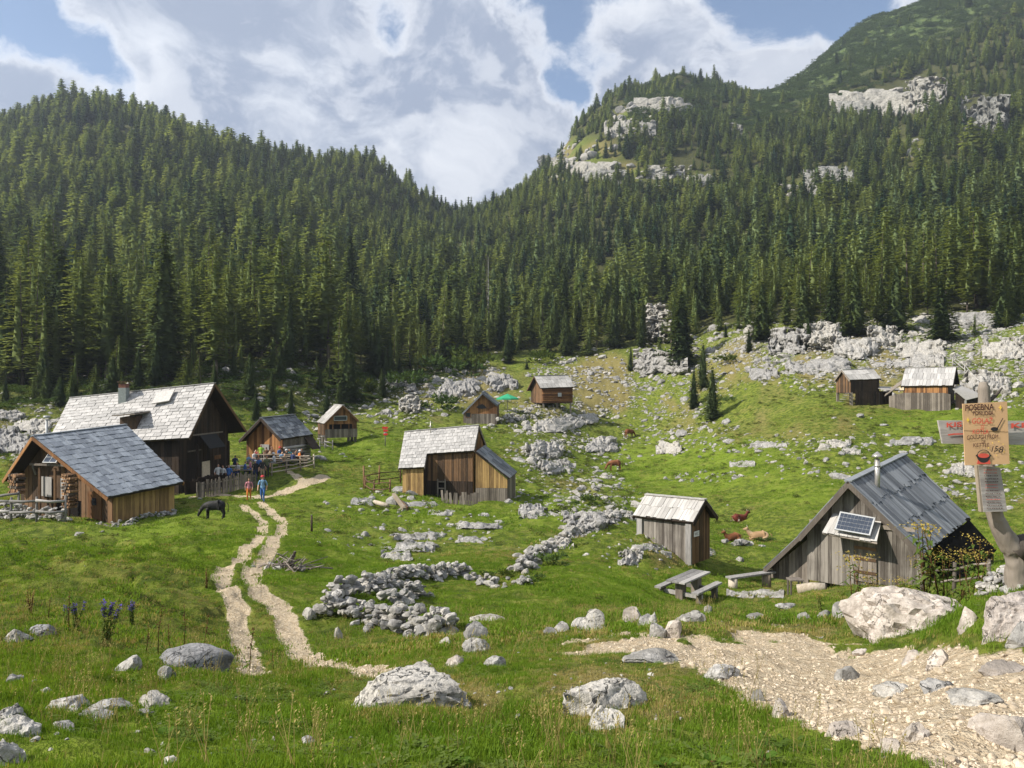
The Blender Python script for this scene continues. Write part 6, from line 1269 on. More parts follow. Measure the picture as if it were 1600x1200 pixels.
# ------------------------------------------------------------------ cattle
def cow_mesh(name, pose):
    J = []; E2 = []
    def add(p, r, par=None):
        J.append((p, r)); k = len(J)-1
        if par is not None: E2.append((par, k))
        return k
    up = pose == 'graze'; z = 0 if up else -.62
    belly = add((0, 0, 1.02+z), (.36, .40)); hip = add((.48, 0, 1.10+z), (.31, .35), belly); rump = add((.78, 0, 1.10+z), (.22, .24), hip)
    chest = add((-.46, 0, 1.04+z), (.31, .38), belly); wth = add((-.74, 0, 1.10+z), (.20, .27), chest)
    if up: nk = add((-.98, 0, .84), (.12, .17), wth); po = add((-1.18, 0, .52), (.11, .12), nk); mz = add((-1.30, 0, .22), (.075, .085), po)
    else: nk = add((-.92, 0, .78), (.12, .17), wth); po = add((-1.06, 0, 1.02), (.11, .12), nk); mz = add((-1.38, 0, .90), (.08, .085), po)
    for s in (-1, 1):
        if up:
            a = add((-.54, s*.17, .88), .13, chest); b = add((-.55, s*.17, .50), .068, a); c = add((-.54, s*.17, .13), .05, b); add((-.59, s*.17, .03), .056, c)
            a = add((.58, s*.18, .95), (.16, .19), hip); b = add((.55, s*.20, .72), .12, a); c = add((.68, s*.18, .47), .068, b); d = add((.64, s*.18, .13), .052, c); add((.61, s*.18, .03), .056, d)
        else:
            a = add((-.55, s*.22, .30), .12, chest); b = add((-.84, s*.24, .14), .07, a); add((-.52, s*.28, .07), .055, b)
            a = add((.50, s*.26, .34), (.18, .18), hip); b = add((.18, s*.40, .22), .10, a); c = add((.52, s*.46, .10), .062, b); add((.20, s*.46, .06), .052, c)
        e_ = add((po and J[po][0][0]+.06, s*.17, J[po][0][2]+.06), (.03, .05), po)
    me = skin_body(name, J, E2, 2, 0); return me, J, po, rump
COWS = {p: cow_mesh('cow_body', p) for p in ('graze', 'lie')}
def hide(name, c1, c2, mix_lo=.5, mix_hi=.56, sc=1.4):
    m, t, out = newmat(name); co = t.node('ShaderNodeTexCoord').outputs['Object']; n = t.noise(co, sc, 3, .5); n2 = t.noise(co, 22, 4, .6)
    c = t.mix(t.ramp(n, mix_lo, mix_hi), c1, c2); c = t.mix(t.ramp(n2, .4, .7, 0, .3), c, (c1[0]*.5, c1[1]*.5, c1[2]*.5)); finish(t, out, c, .7, .25, n2, .3, .01); MATS[name] = m
hide('hide_black', (.012, .012, .013), (.03, .028, .027)); hide('hide_red', (.15, .055, .022), (.21, .085, .035)); hide('hide_dark_red', (.12, .025, .014), (.45, .38, .32), .60, .63); hide('hide_fawn', (.30, .19, .10), (.40, .28, .17)); hide('hide_pied', (.26, .09, .03), (.5, .4, .3), .58, .62)
def cow(name, px, py, pose, s, yaw, mat, label, d=None):
    me, J, po, rump = COWS[pose]; me = me.copy(); me.materials.clear(); me.materials.append(MATS[mat]); p = ground_hit([px], [py], 20)[0] if d is None else ground_at(px, d)
    o = link(bpy.data.objects.new(name, me)); o.location = p; o.scale = (s,)*3; o.rotation_euler = (0, 0, yaw); tag(o, label, 'cow', 'cattle on the pasture')
    r = np.array(J[rump][0]); v, f = tube([r+[.10, 0, .14], r+[.21, .02, .02], r+[.22, .03, -.30], r+[.20, .03, -.55 if pose == 'graze' else -.42]], [.035, .03, .022, .045], 6); link(bpy.data.objects.new('tail', pymesh('tail', v, f, mat, True)), o)
    h = np.array(J[po][0])
    for k in (-1, 1):
        v, f = tube([h+[.05, k*.07, .08], h+[.06, k*.17, .15], h+[.02, k*.20, .26]], [.024, .02, .006], 6); link(bpy.data.objects.new('horn', pymesh('horn', v, f, 'pale_log', True)), o)
    return o
cow('calf', 336, 811, 'graze', .70, .05, 'hide_black', 'black calf grazing beside the wheel track')
cow('cow', 961, 736, 'graze', .98, .1, 'hide_red', 'red brown cow grazing in the middle of the green hollow'); cow('cow', 983, 684, 'graze', .95, 3.6, 'hide_red', 'brown cow grazing higher up by the grey rocks')
cow('cow', 1155, 815, 'lie', .76, 3.4, 'hide_dark_red', 'dark red and white cow lying in the grass behind the shed'); cow('cow', 1146, 846, 'lie', .72, .3, 'hide_red', 'brown cow lying beside the stones'); cow('cow', 1187, 845, 'lie', .86, -.15, 'hide_fawn', 'pale fawn cow lying with raised head right of the shed')
# ------------------------------------------------------------------ fences
def pickets(name, a, b, da, db, n, h, label, mat='half_grey_wood', w_=.09, lean=.06, rails=2, gapend=0):
    p, q = ground_at(a, da), ground_at(b, db); T = Thing(name, p, label, 'fence'); dirv = (q-p)[:2]/np.linalg.norm((q-p)[:2])
    for k in range(n):
        s = k/(n-1); x, y = lerp(p, q, s)[:2]; z = float(gz(x, y)); hh = h*HG.uniform(.85, 1.1); l = HG.uniform(-lean, lean)
        T.box('picket', (x, y, z-.15), (x+l, y, z+hh), w_*HG.uniform(.75, 1.15), .03, mat, up=(-dirv[1], dirv[0], 0))
    for r in range(rails):
        z = h*(.35+.4*r); pts = [np.array([*lerp(p, q, s)[:2], float(gz(*lerp(p, q, s)[:2]))+z])+[0, .05, 0] for s in np.linspace(0, 1, 6)]
        for u, v in zip(pts[:-1], pts[1:]): T.box('rail', u, v, .05, .08, mat)
    return T
pickets('picket_fence', 308, 399, 53.6, 57.4, 42, 1.15, 'grey picket fence along the terrace of the farmhouse'); pickets('terrace_parapet', 291, 352, 54.9, 57.3, 34, 1.0, 'dark board parapet of the farmhouse terrace', 'dark_wood', .2, .0)
def rails(name, pts, label, hs=(.35, .7, 1.05), posts=True, r=.055, mat='half_grey_wood', ph=1.25):
    P = [ground_at(a, d) for a, d in pts]; T = Thing(name, P[0], label, 'fence')
    for p in P:
        if posts: T.tube('post', [p-[0, 0, .3], p+[HG.uniform(-.06, .06), 0, ph*HG.uniform(.9, 1.1)]], [.07, .06], mat)
    for a, b in zip(P[:-1], P[1:]):
        for h in hs: T.tube('rail', [a+[0, -.08, h+HG.uniform(-.06, .06)], (a+b)/2+[0, -.08, h+HG.uniform(-.05, .05)], b+[0, -.08, h+HG.uniform(-.06, .06)]], [r, r*.9, r*.8], mat, n=6)
    return T
rails('rail_fence', [(424,60.8),(447,62.2),(470,63.4),(491,64.6)], 'pole rail fence along the right side of the terrace', (.3, .6, .95), True, .06, 'pale_log', 1.1)
rails('rail_fence', [(569,58.8),(592,62),(626,63.5)], 'thin pole fence left of the middle house', (.45, .95), True, .045, 'brown_wood', 1.6); rails('rail_fence', [(570,58.6),(584,57.2),(609,56.2)], 'broken rails leaning in front of the thin pole fence', (.25, .7), True, .045, 'brown_wood', 1.0)
rails('porch_fence', [(-12,43.8),(17,43.0),(57,42.6),(102,42.9)], 'weathered rail fence before the barn porch', (.55, 1.15), True, .09, 'grey_wood', 1.4); rails('porch_fence', [(-10,45.5),(30,45.3)], 'stacked rails at the left end of the porch fence', (.8, 1.3), True, .09, 'grey_wood', 1.4)
rails('rail_fence', [(508,88),(520,84),(500,80)], 'low rails beside the stair of the stilted hut', (.5, .9), True, .05, 'grey_wood', 1.1)
rails('rail_fence', [(1489,112),(1508,106),(1528,98)], 'pale pole fence on the slope behind the right far hut', (.9, 1.4), True, .07, 'white_board', 1.5)
rails('wire_fence', [(1440,27.5),(1490,26.5),(1545,25)], 'old pole railing beside the plank hut behind the tall plants', (.55, .95), True, .05, 'half_grey_wood', 1.1)
# ------------------------------------------------------------------ small things of the place
def picnic(pts_label):
    # four corners of the table top in the photograph, table about 30 m away
    a, b, c, d = at(1032,925,29.4), at(1057,931,28.9), at(1119,900,31.6), at(1091,897,32.0); T = Thing('picnic_table', ((a+c)/2)*[1, 1, 0]+[0, 0, float(gz(*((a+c)/2)[:2]))], pts_label, 'table')
    base = float(gz(*((a+c)/2)[:2])); zt = base+.78; a, b, c, d = [np.array([p[0], p[1], zt]) for p in (a, b, c, d)]
    ax = (c+d-a-b)/2; L = np.linalg.norm(ax); ax /= L; sd = np.array([ax[1], -ax[0], 0]); mid = (a+b+c+d)/4; L = 2.3
    for k in range(3): o = mid+sd*(k-1)*.27; T.box('table_board', o-ax*L/2, o+ax*L/2, .25, .06, 'grey_wood')
    for s in (-1, 1): o = mid+sd*s*.78-[0, 0, .33]; T.box('bench_seat', o-ax*L/2*.95, o+ax*L/2*.95, .28, .07, 'grey_wood')
    for s in (-.68, .68):
        o = mid+ax*s; T.box('leg', o-[0, 0, 1.0], o-[0, 0, .04], .30, .34, 'half_grey_wood', up=tuple(ax)); T.box('cross_beam', o-sd*.9-[0, 0, .52], o+sd*.9-[0, 0, .52], .12, .14, 'grey_wood')
        for q in (-1, 1): p = o+sd*q*.78; T.box('bench_leg', p-[0, 0, 1.0], p-[0, 0, .37], .2, .2, 'half_grey_wood', up=tuple(ax))
picnic('heavy grey wooden picnic table with benches on the meadow')
def gline(a, b): return ground_hit([a[0]], [a[1]], 12)[0], ground_hit([b[0]], [b[1]], 12)[0]
p, q = at(1138,897,33.5), at(1208,893,34.5); T = Thing('plank_bench', ground_at(1172, 34), 'long plank bench on log feet beside the plank hut', 'bench'); zz = float(gz(p[0], p[1]))+.42; T.box('seat', (p[0], p[1], zz), (q[0], q[1], zz+.03), .38, .07, 'grey_wood')
for s in (.1, .85): c_ = lerp(p, q, s); T.tube('log_foot', [(c_[0], c_[1], zz-.65), (c_[0], c_[1], zz-.04)], .2, 'pale_log', n=10)
p = ground_at(1242, 31.8); T = Thing('small_table', p, 'little wooden table at the corner of the plank hut', 'table'); T.box('tabletop', p+[-.28, 0, .62], p+[.28, 0, .62], .5, .05, 'half_grey_wood')
for dx in (-.22, .22):
    for dy in (-.18, .18): T.box('leg', p+[dx, dy, -.1], p+[dx, dy, .6], .06, .06, 'half_grey_wood', up=(0, 1, 0))
p, q = ground_at(1246, 31.0), ground_at(1290, 30.6); T = Thing('log_trough', p, 'hollowed log lying before the plank hut wall', 'log'); T.tube('log', [p+[0, 0, .17], (p+q)/2+[0, 0, .2], q+[0, 0, .17]], [.2, .22, .2], 'pale_log', n=10); T.tube('log_end', [q+[.01, -.01, .17], q+[.04, -.02, .17]], [.17, .16], 'dark_wood', n=10)
# leaning beam and its trestle in the meadow
p, q = at(615,763,53.5), at(632,797,50.5); g_ = float(gz(q[0], q[1])); T = Thing('wooden_trough', (q[0], q[1], g_), 'long pale timber trough lying slanted in the meadow', 'trough'); T.box('beam', (p[0], p[1], float(gz(p[0], p[1]))+.55), (q[0], q[1], g_+.14), .22, .2, 'pale_log'); T.box('beam_side', (p[0]+.2, p[1], float(gz(p[0], p[1]))+.30), (q[0]+.2, q[1], g_+.12), .12, .3, 'brown_wood'); T.box('prop', (q[0]-.5, q[1]+.2, g_), (q[0]+.05, q[1]+.2, g_+.35), .1, .1, 'pale_log')
p, q = gline((585,787), (606,793)); T = Thing('fallen_log', p, 'short reddish log lying left of the slanted trough', 'log'); T.tube('log', [p+[0, 0, .12], q+[0, 0, .12]], [.15, .16], 'pale_log', n=10)
for px, py, hp, lab in ((487,830,25,'single dark wooden post beside the stones right of the track'),(450,888,26,'leaning stick in the brush heap')):
    p = ground_hit([px], [py], 10)[0]; h = hp/F*p[1]; T = Thing('wooden_post', p, lab, 'post'); T.tube('shaft', [p-[0, 0, .2], p+[.0 if px > 460 else .25, 0, h]], [.06, .05], 'dark_wood'); T.tube('post_top', [p+[.0 if px > 460 else .25, 0, h], p+[.0 if px > 460 else .255, 0, h+.02]], [.05, .03], 'half_grey_wood')
T = Thing('brush_heap', ground_hit([443], [890], 10)[0], 'heap of grey brushwood and stones right of the track', 'heap'); bb = np.array(T.b)
for k in range(46):
    o = bb+[HG.normal(0, .4), HG.normal(0, .3), abs(HG.normal(.12, .12))]; dv = HG.normal(0, 1, 3)*[.6, .5, .3]; T.tube('stick', [o-dv*.6, o+dv*.6+[0, 0, .08]], [.028, .012], 'half_grey_wood', n=5)
for k in range(12): T.inst('stone', RK[k % 10], Matrix.Translation(Vector(bb+[HG.normal(-.2, .5), HG.normal(-.1, .3), .05]))@Matrix.Scale(HG.uniform(.1, .2), 4))
# red way sign
p = ground_at(602, 84); T = Thing('trail_sign', p, 'red trail signpost on the grass beyond the middle house', 'sign'); T.tube('post', [p-[0, 0, .2], p+[0, 0, 2.2]], .05, 'grey_wood')
for z, w_, dx in ((2.05, .62, 0), (1.75, .5, .05), (1.35, .5, .05)):
    c_ = p+[dx, -.08, z]; T.part('arrow_board', [c_+[-w_/2, 0, -.11], c_+[w_/2-.1, 0, -.11], c_+[w_/2+.05, 0, 0], c_+[w_/2-.1, 0, .11], c_+[-w_/2, 0, .11]]+[c_+[-w_/2, .03, -.11], c_+[w_/2-.1, .03, -.11], c_+[w_/2+.05, .03, 0], c_+[w_/2-.1, .03, .11], c_+[-w_/2, .03, .11]], [(0, 1, 2, 3, 4), (9, 8, 7, 6, 5)]+[(i, i+5, (i+1) % 5+5, (i+1) % 5) for i in range(5)], 'red_paint')
# green parasol
p = ground_at(793, 117); T = Thing('parasol', p, 'green parasol open beside the log hut', 'parasol'); zc = EYE-(618-600)/F*117; T.tube('pole', [p-[0, 0, .2], (p[0], p[1], zc+.2)], .05, 'grey_wood')
vv = [(p[0], p[1], zc+.28)]; ff_ = []
for k in range(8): a = k*math.pi/4+.3; vv.append((p[0]+1.75*math.cos(a), p[1]+1.75*math.sin(a), zc-.42))
for k in range(8): a = k*math.pi/4+.3; vv.append((p[0]+1.75*math.cos(a), p[1]+1.75*math.sin(a), zc-.62))
for k in range(8): ff_ += [(0, 1+k, 1+(k+1) % 8), (1+k, 9+k, 9+(k+1) % 8, 1+(k+1) % 8)]
T.part('canopy', vv, ff_, 'parasol_green')
p = ground_at(73, 64); T = Thing('vent_post', p, 'thin pale vent pipe with cap left of the farmhouse', 'pipe'); T.tube('pipe', [p-[0, 0, .2], at(73,655,64)], .10, 'white_frame'); c_ = at(73,651,64); T.tube('cap', [c_-[0, 0, .12], c_+[0, 0, .08]], [.28, .26], 'white_frame', n=8)
# ------------------------------------------------------------------ the signpost at the right
SD = 7.4
T = Thing('signpost', at(1592,912,7.62), 'crooked bare tree trunk carrying hand painted signs at the right', 'signpost')
PXM = SD/F
tp_ = np.array([at(1600,945,7.65), at(1592,905,7.64), at(1588,880,7.62), at(1580,857,7.6), at(1566,832,7.58), at(1555,808,7.56), at(1549,780,7.55), at(1544,740,7.54), at(1541,690,7.53), at(1539,640,7.52), at(1537,605,7.52), at(1536,597,7.52)])
tr_ = [.13, .112, .104, .096, .08, .066, .066, .063, .06, .055, .05, .03]; sS = np.linspace(0, 11, 90)
tv, tf = tube(np.column_stack([np.interp(sS, range(12), tp_[:, k]) for k in range(3)]), np.interp(sS, range(12), tr_), 22); tv = np.array(tv); ctr = np.repeat(np.column_stack([np.interp(sS, range(12), tp_[:, k]) for k in range(3)]), 22, 0)
ang = np.tile(np.arange(22)/22*2*np.pi, 90); zq = np.repeat(sS, 22); rel = np.stack([np.cos(ang)*2.6, np.sin(ang)*2.6, zq*.9], -1)
tv = ctr+(tv-ctr)*(1+.16*fbm3(rel, 3, 5)+.10*np.abs(fbm3(rel*[2.2, 2.2, .5], 2, 9))-.22*np.exp(-((zq-2.6)/.3)**2)*(np.cos(ang-2) > .4))[:, None]
T.part('trunk', tv, tf, 'drift_wood', None, True)
T.tube('branch', [at(1583,866,7.6), at(1597,850,7.6), at(1615,842,7.6), at(1640,838,7.6)], [.12, .10, .07, .05], 'drift_wood', n=12); T.tube('twig', [at(1540,630,7.52), at(1556,618,7.6), at(1566,606,7.6)], [.025, .016, .008], 'drift_wood', n=6)
def quad_board(T, name, c4, d, th, mat, parent=None):
    f = [at(x, y, d) for x, y in c4]; b = [p+np.array([0, th, 0]) for p in f]; return T.part(name, f+b, [(3, 2, 1, 0), (4, 5, 6, 7), (1, 5, 4, 0), (2, 6, 5, 1), (3, 7, 6, 2), (0, 4, 7, 3)], mat, parent)
wood('sign_board', (.27, .25, .235), (.50, .47, .44), stretch=(1.2, 9, 9))
cb = quad_board(T, 'cross_board', [(1466,657),(1510,651),(1576,655),(1640,662),(1640,700),(1582,694),(1508,690),(1473,693)][:0] or [(1466,657),(1640,658),(1640,696),(1473,693)], 7.44, .025, 'sign_board')
wb = quad_board(T, 'menu_board', [(1529,727),(1563,731),(1574,799),(1537,800)], 7.42, .05, 'sign_board'); quad_board(T, 'board_edge', [(1526,727),(1529,727),(1537,800),(1533,800)], 7.425, .045, 'pale_log', wb)
card = quad_board(T, 'cardboard_sign', [(1504,631),(1573.5,627.5),(1577.5,725),(1508,727)], 7.33, .008, 'card')
quad_board(T, 'card_crease', [(1506,672.6),(1575.3,674.6),(1575.3,675.1),(1506,673.1)], 7.328, .001, 'brown_wood', card)
def text(txt, x0, x1, y0, y1, mat, parent, d=7.322, bold=.0, slant=0.0, name='lettering'):
    me = TXT[(txt, bold)]; n = len(me.vertices); v = np.zeros(n*3, np.float32); me.vertices.foreach_get('co', v); v = v.reshape(-1, 3)
    mn, mx = v.min(0), v.max(0); u = (v[:, 0]-mn[0])/(mx[0]-mn[0]); s = (v[:, 1]-mn[1])/(mx[1]-mn[1])
    px = x0+u*(x1-x0)+slant*s*(y1-y0); py = y1+s*(y0-y1)-.04*(px-x0); wob = (x1-x0)*.004+.08; px = px+wob*vn2(px*.9, py*.9, 3); py = py+wob*vn2(px*.5+9, py*.9, 4)+.5*vn2(px*.16, 0*px, 8); w_ = np.stack([(px-800)/F*d, np.full(n, d), EYE-(py-600)/F*d], -1)-np.array(T.b)
    me.vertices.foreach_set('co', w_.astype(np.float32).ravel()); me.materials.clear(); me.materials.append(MATS[mat]); me.update(); return link(bpy.data.objects.new(name, me), parent)
text('POSEBNA', 1508.5, 1553, 632.5, 642, 'ink_dark', card, bold=.012); text('PONUDBA', 1520.4, 1552.5, 643.2, 649.5, 'ink_dark', card, bold=.012); text('GOLAŽ', 1519, 1551.5, 652, 662.5, 'ink_red', card, bold=.005); text('IZ', 1533, 1538.5, 664.5, 670, 'ink_red', card); text('KOTLA', 1520, 1545, 671.5, 678.5, 'ink_red', card, bold=.005)
text('GOULASH FROM', 1511, 1559.5, 680.5, 687, 'ink_dark', card); text('DE', 1534, 1540, 688, 692.3, 'ink_dark', card); text('KETTLE', 1521, 1546, 693, 699, 'ink_dark', card); text('15', 1549, 1558, 697, 706, 'ink_black', card, bold=.01, slant=.25); text('8', 1560, 1566.5, 697.5, 707, 'ink_black', card, bold=.0, slant=.25)
text('KIS', 1479, 1503, 660.5, 668, 'ink_red', cb, 7.43, .03); text('KI', 1580, 1600, 661, 669, 'ink_red', cb, 7.43, .03)
def flat(name, pts, mat, parent, d=7.322):
    v = [at(x, y, d) for x, y in pts]; b = [p+np.array([0, .002, 0]) for p in v]; n = len(v); return T.part(name, v+b, [tuple(range(n))[::-1], tuple(range(n, 2*n))]+[(i, (i+1) % n, (i+1) % n+n, i+n) for i in range(n)], mat, parent)
flat('painted_line', [(1481,678.6),(1490,677.2),(1507,677.0),(1507,678.8),(1490,679.4),(1482,680.6)], 'ink_red', cb, 7.43)
def circ(cx, cy, rx, ry, n=16, a0=0, a1=2*math.pi): return [(cx+rx*math.cos(a0+(a1-a0)*k/n), cy+ry*math.sin(a0+(a1-a0)*k/n)) for k in range(n+(a1-a0 < 6.2))]
for cx, cy in ((1563.2, 637), (1512.6, 656.2)): flat('star', [(cx, cy-4.2), (cx+.8, cy-.9), (cx+2.9, cy), (cx+.8, cy+.9), (cx, cy+4.2), (cx-.8, cy+.9), (cx-2.9, cy), (cx-.8, cy-.9)], 'ink_yellow', card)
for cx, cy in ((1551,692),(1561,690),(1567.5,694),(1544.5,700),(1569,706),(1557,711.5)): flat('spark', [(cx, cy-1), (cx+.6, cy), (cx, cy+1), (cx-.6, cy)], 'ink_yellow', card)
flat('ladle_bowl', circ(1554, 670.5, 5.8, 3.2), 'ink_black', card); flat('ladle_handle', [(1558,669),(1566.6,653.5),(1567.8,653.2),(1559.2,669.6)], 'ink_black', card)
flat('flames', [(1526.5,725),(1529,717),(1531,722),(1534,719),(1537,723),(1540,719),(1543,722),(1546,717),(1548,725)], 'ink_red', card, 7.3215)
flat('kettle', circ(1537, 711.5, 10.5, 11.5, 16, .1, math.pi-.1), 'ink_black', card, 7.3205); flat('stew', circ(1537, 712, 8.6, 3.6), 'ink_red', card, 7.3195)
T.tube('kettle_handle', [at(x, y, 7.3215) for x, y in circ(1537, 711, 9.5, 8, 14, math.pi, 2*math.pi)], .0035, 'ink_black', card, 5)
for cx in (1526.5, 1547.5): flat('kettle_ear', circ(cx, 712, 1.6, 1.6, 8), 'ink_black', card, 7.3185)
for k in range(14):     # faded handwriting: too worn to read, shown as faint strokes
    y = 734+k*4.6; x0 = 1536+k*.45+HG.uniform(0, 3)
    x = x0
    while x < 1556+k*.7:
        L_ = HG.uniform(1.0, 2.6); flat('faded_stroke', [(x, y+HG.uniform(-.4, .4)), (x+L_, y+HG.uniform(-.5, .2)), (x+L_, y+.8), (x, y+1.0)], 'ink_red' if k in (0, 1, 5, 6, 10) else 'ink_dark', wb, 7.414); x += L_+HG.uniform(.6, 1.8)
# ------------------------------------------------------------------ grass
GG = np.random.default_rng(77)
def tuft(seed, n=26, h=.10, spread=.10, w_=.0035, lean=.5, broad=0):
    g = np.random.default_rng(seed); V = []; Fc = []; k = 0
    for i in range(n):
        p = np.array([g.normal(0, spread*.5), g.normal(0, spread*.5), -.01]); a = g.uniform(0, 6.28); hh = h*g.uniform(.5, 1.25); ln = lean*g.uniform(.1, 1)*hh
        d = np.array([math.cos(a), math.sin(a), 0]); s = np.array([-d[1], d[0], 0])*w_*g.uniform(.7, 1.4)
        m = p+d*ln*.35+[0, 0, hh*.6]; t_ = p+d*ln+[0, 0, hh*(1-.25*lean)]
        V += [p-s, p+s, m+s*.8, m-s*.8, t_]; Fc += [(k, k+1, k+2, k+3), (k+3, k+2, k+4, k+4)]; k += 5
    return V, Fc
def tuft_mesh(name, seed, mat, **kw):
    V, Fc = tuft(seed, **kw); return source(name, pymesh(name, V, [f if f[2] != f[3] else f[:3] for f in Fc], mat))
near_t = [tuft_mesh('tuft', 800+k, 'grass_blade', n=30, h=.085, spread=.11, w_=.0032) for k in range(4)]+[tuft_mesh('tuft', 820+k, 'dry_blade', n=22, h=.07, spread=.10, w_=.0028) for k in range(2)]
mid_t = [tuft_mesh('tuft', 840+k, 'grass_blade', n=26, h=.085, spread=.22, w_=.007, lean=.8) for k in range(3)]+[tuft_mesh('tuft', 860+k, 'dry_blade', n=22, h=.09, spread=.2, w_=.006) for k in range(2)]
far_t = [tuft_mesh('tuft', 870+k, 'grass_blade', n=24, h=.10, spread=.55, w_=.018, lean=.9) for k in range(3)]+[tuft_mesh('tuft', 890, 'dry_blade', n=22, h=.12, spread=.5, w_=.014)]
def grass(name, label, n, r0, r1, srcs, ngreen, smin, smax):
    th = GG.uniform(-R(36), R(36), n); r_ = np.sqrt(GG.uniform(r0*r0, r1*r1, n)); x, y = r_*np.sin(th), r_*np.cos(th)
    pv = grid_val(path, x, y); dv = grid_val(dry, x, y); cl_ = fbm2(x*.9, y*.9, 3, 99); k = (pv+.22*GG.normal(0, 1, n) < .30) & (GG.random(n) < .70+.35*cl_)
    rk_ = grid_val(rk0, x, y); k &= GG.random(n) > rk_*.35
    x, y, dv = x[k], y[k], dv[k]; m = len(x); ix = np.where(GG.random(m) < np.clip(dv*1.1-.05, .02, .75), GG.integers(ngreen, len(srcs), m), GG.integers(0, ngreen, m))
    s = GG.uniform(smin, smax, m)*(1-.35*np.clip(dv, 0, 1))*(1+.5*np.clip(fbm2(x/1.4, y/1.4, 2, 98), -.6, 1))
    o = scatter(name, np.column_stack([x, y, gz(x, y)]), np.column_stack([GG.normal(0, .12, (m, 2)), GG.uniform(0, 6.28, m)]), s, ix, srcs); tag(o, label, kind='stuff'); return o
grass('grass', 'short green grass in the foreground', 52000, 1.6, 12.5, near_t, 4, .34, .78)
grass('meadow_grass', 'short grass of the middle meadow', 60000, 12, 36, mid_t, 3, .5, 1.0)
grass('far_grass', 'grass of the far pasture', 60000, 34, 105, far_t, 3, .5, 1.0)
# taller dry stems among the foreground grass
stem = []
for k in range(3):
    g = np.random.default_rng(950+k); V = []; Fs = []
    for i in range(5):
        a = g.uniform(0, 6.28); h = g.uniform(.18, .38); ln = g.uniform(.02, .12); p = np.array([g.normal(0, .03), g.normal(0, .03), 0]); q = p+[math.cos(a)*ln, math.sin(a)*ln, h]
        v, f = tube([p, (p+q)/2+[0, 0, .01], q], [.0016, .0013, .001], 3); Fs += [tuple(j+len(V) for j in q_) for q_ in f]; V += v
        for b in range(6):
            c = q-[0, 0, b*.012]; d = np.array([g.normal(0, 1), g.normal(0, 1), .8]); d = d/np.linalg.norm(d)*.016; s = np.cross(d, (0, 0, 1))*.3
            n0 = len(V); V += [c, c+d*.5+s, c+d, c+d*.5-s]; Fs.append((n0, n0+1, n0+2, n0+3))
    stem.append(source('grass_stem', pymesh('grass_stem', V, Fs, 'dry_blade')))
n = 1500; th = GG.uniform(-R(35), R(35), n); r_ = np.sqrt(GG.uniform(9, 20**2, n)); x, y = r_*np.sin(th), r_*np.cos(th); k = (grid_val(path, x, y) < .15) & (fbm2(x*.5, y*.5, 2, 65) > -.1); x, y = x[k], y[k]; m = len(x)
tag(scatter('grass_stems', np.column_stack([x, y, gz(x, y)]), np.column_stack([np.zeros((m, 2)), GG.uniform(0, 6.28, m)]), GG.uniform(.6, 1.2, m), GG.integers(0, 3, m), stem), 'thin dry seed stems in the foreground grass', kind='stuff')
# low broad-leaved herbs that roughen the turf
herb = []
for k in range(3):
    g = np.random.default_rng(970+k); V = []; Fs = []
    for i in range(26):
        a = g.uniform(0, 6.28); r0 = g.uniform(0, .12); c = np.array([r0*math.cos(a), r0*math.sin(a), g.uniform(.01, .06)]); d = np.array([math.cos(a+g.normal(0, .6)), math.sin(a+g.normal(0, .6)), g.uniform(.0, .5)])*g.uniform(.03, .055); s = np.cross(d, (0, 0, 1)); s = s/np.linalg.norm(s)*g.uniform(.010, .018)
        n0 = len(V); V += [c, c+d*.5+s, c+d+[0, 0, -.006], c+d*.5-s]; Fs.append((n0, n0+1, n0+2, n0+3))
    herb.append(source('herb', pymesh('herb', V, Fs, 'herb_leaf')))
n = 9000; th = GG.uniform(-R(35), R(35), n); r_ = np.sqrt(GG.uniform(4, 22**2, n)); x, y = r_*np.sin(th), r_*np.cos(th); k = (grid_val(path, x, y) < .2) & (fbm2(x*.8, y*.8, 3, 67) > .12); x, y = x[k], y[k]; m = len(x)
tag(scatter('herbs', np.column_stack([x, y, gz(x, y)]), np.column_stack([GG.normal(0, .2, (m, 2)), GG.uniform(0, 6.28, m)]), GG.uniform(.35, .85, m), GG.integers(0, 3, m), herb), 'low leafy herbs growing through the turf', kind='stuff')
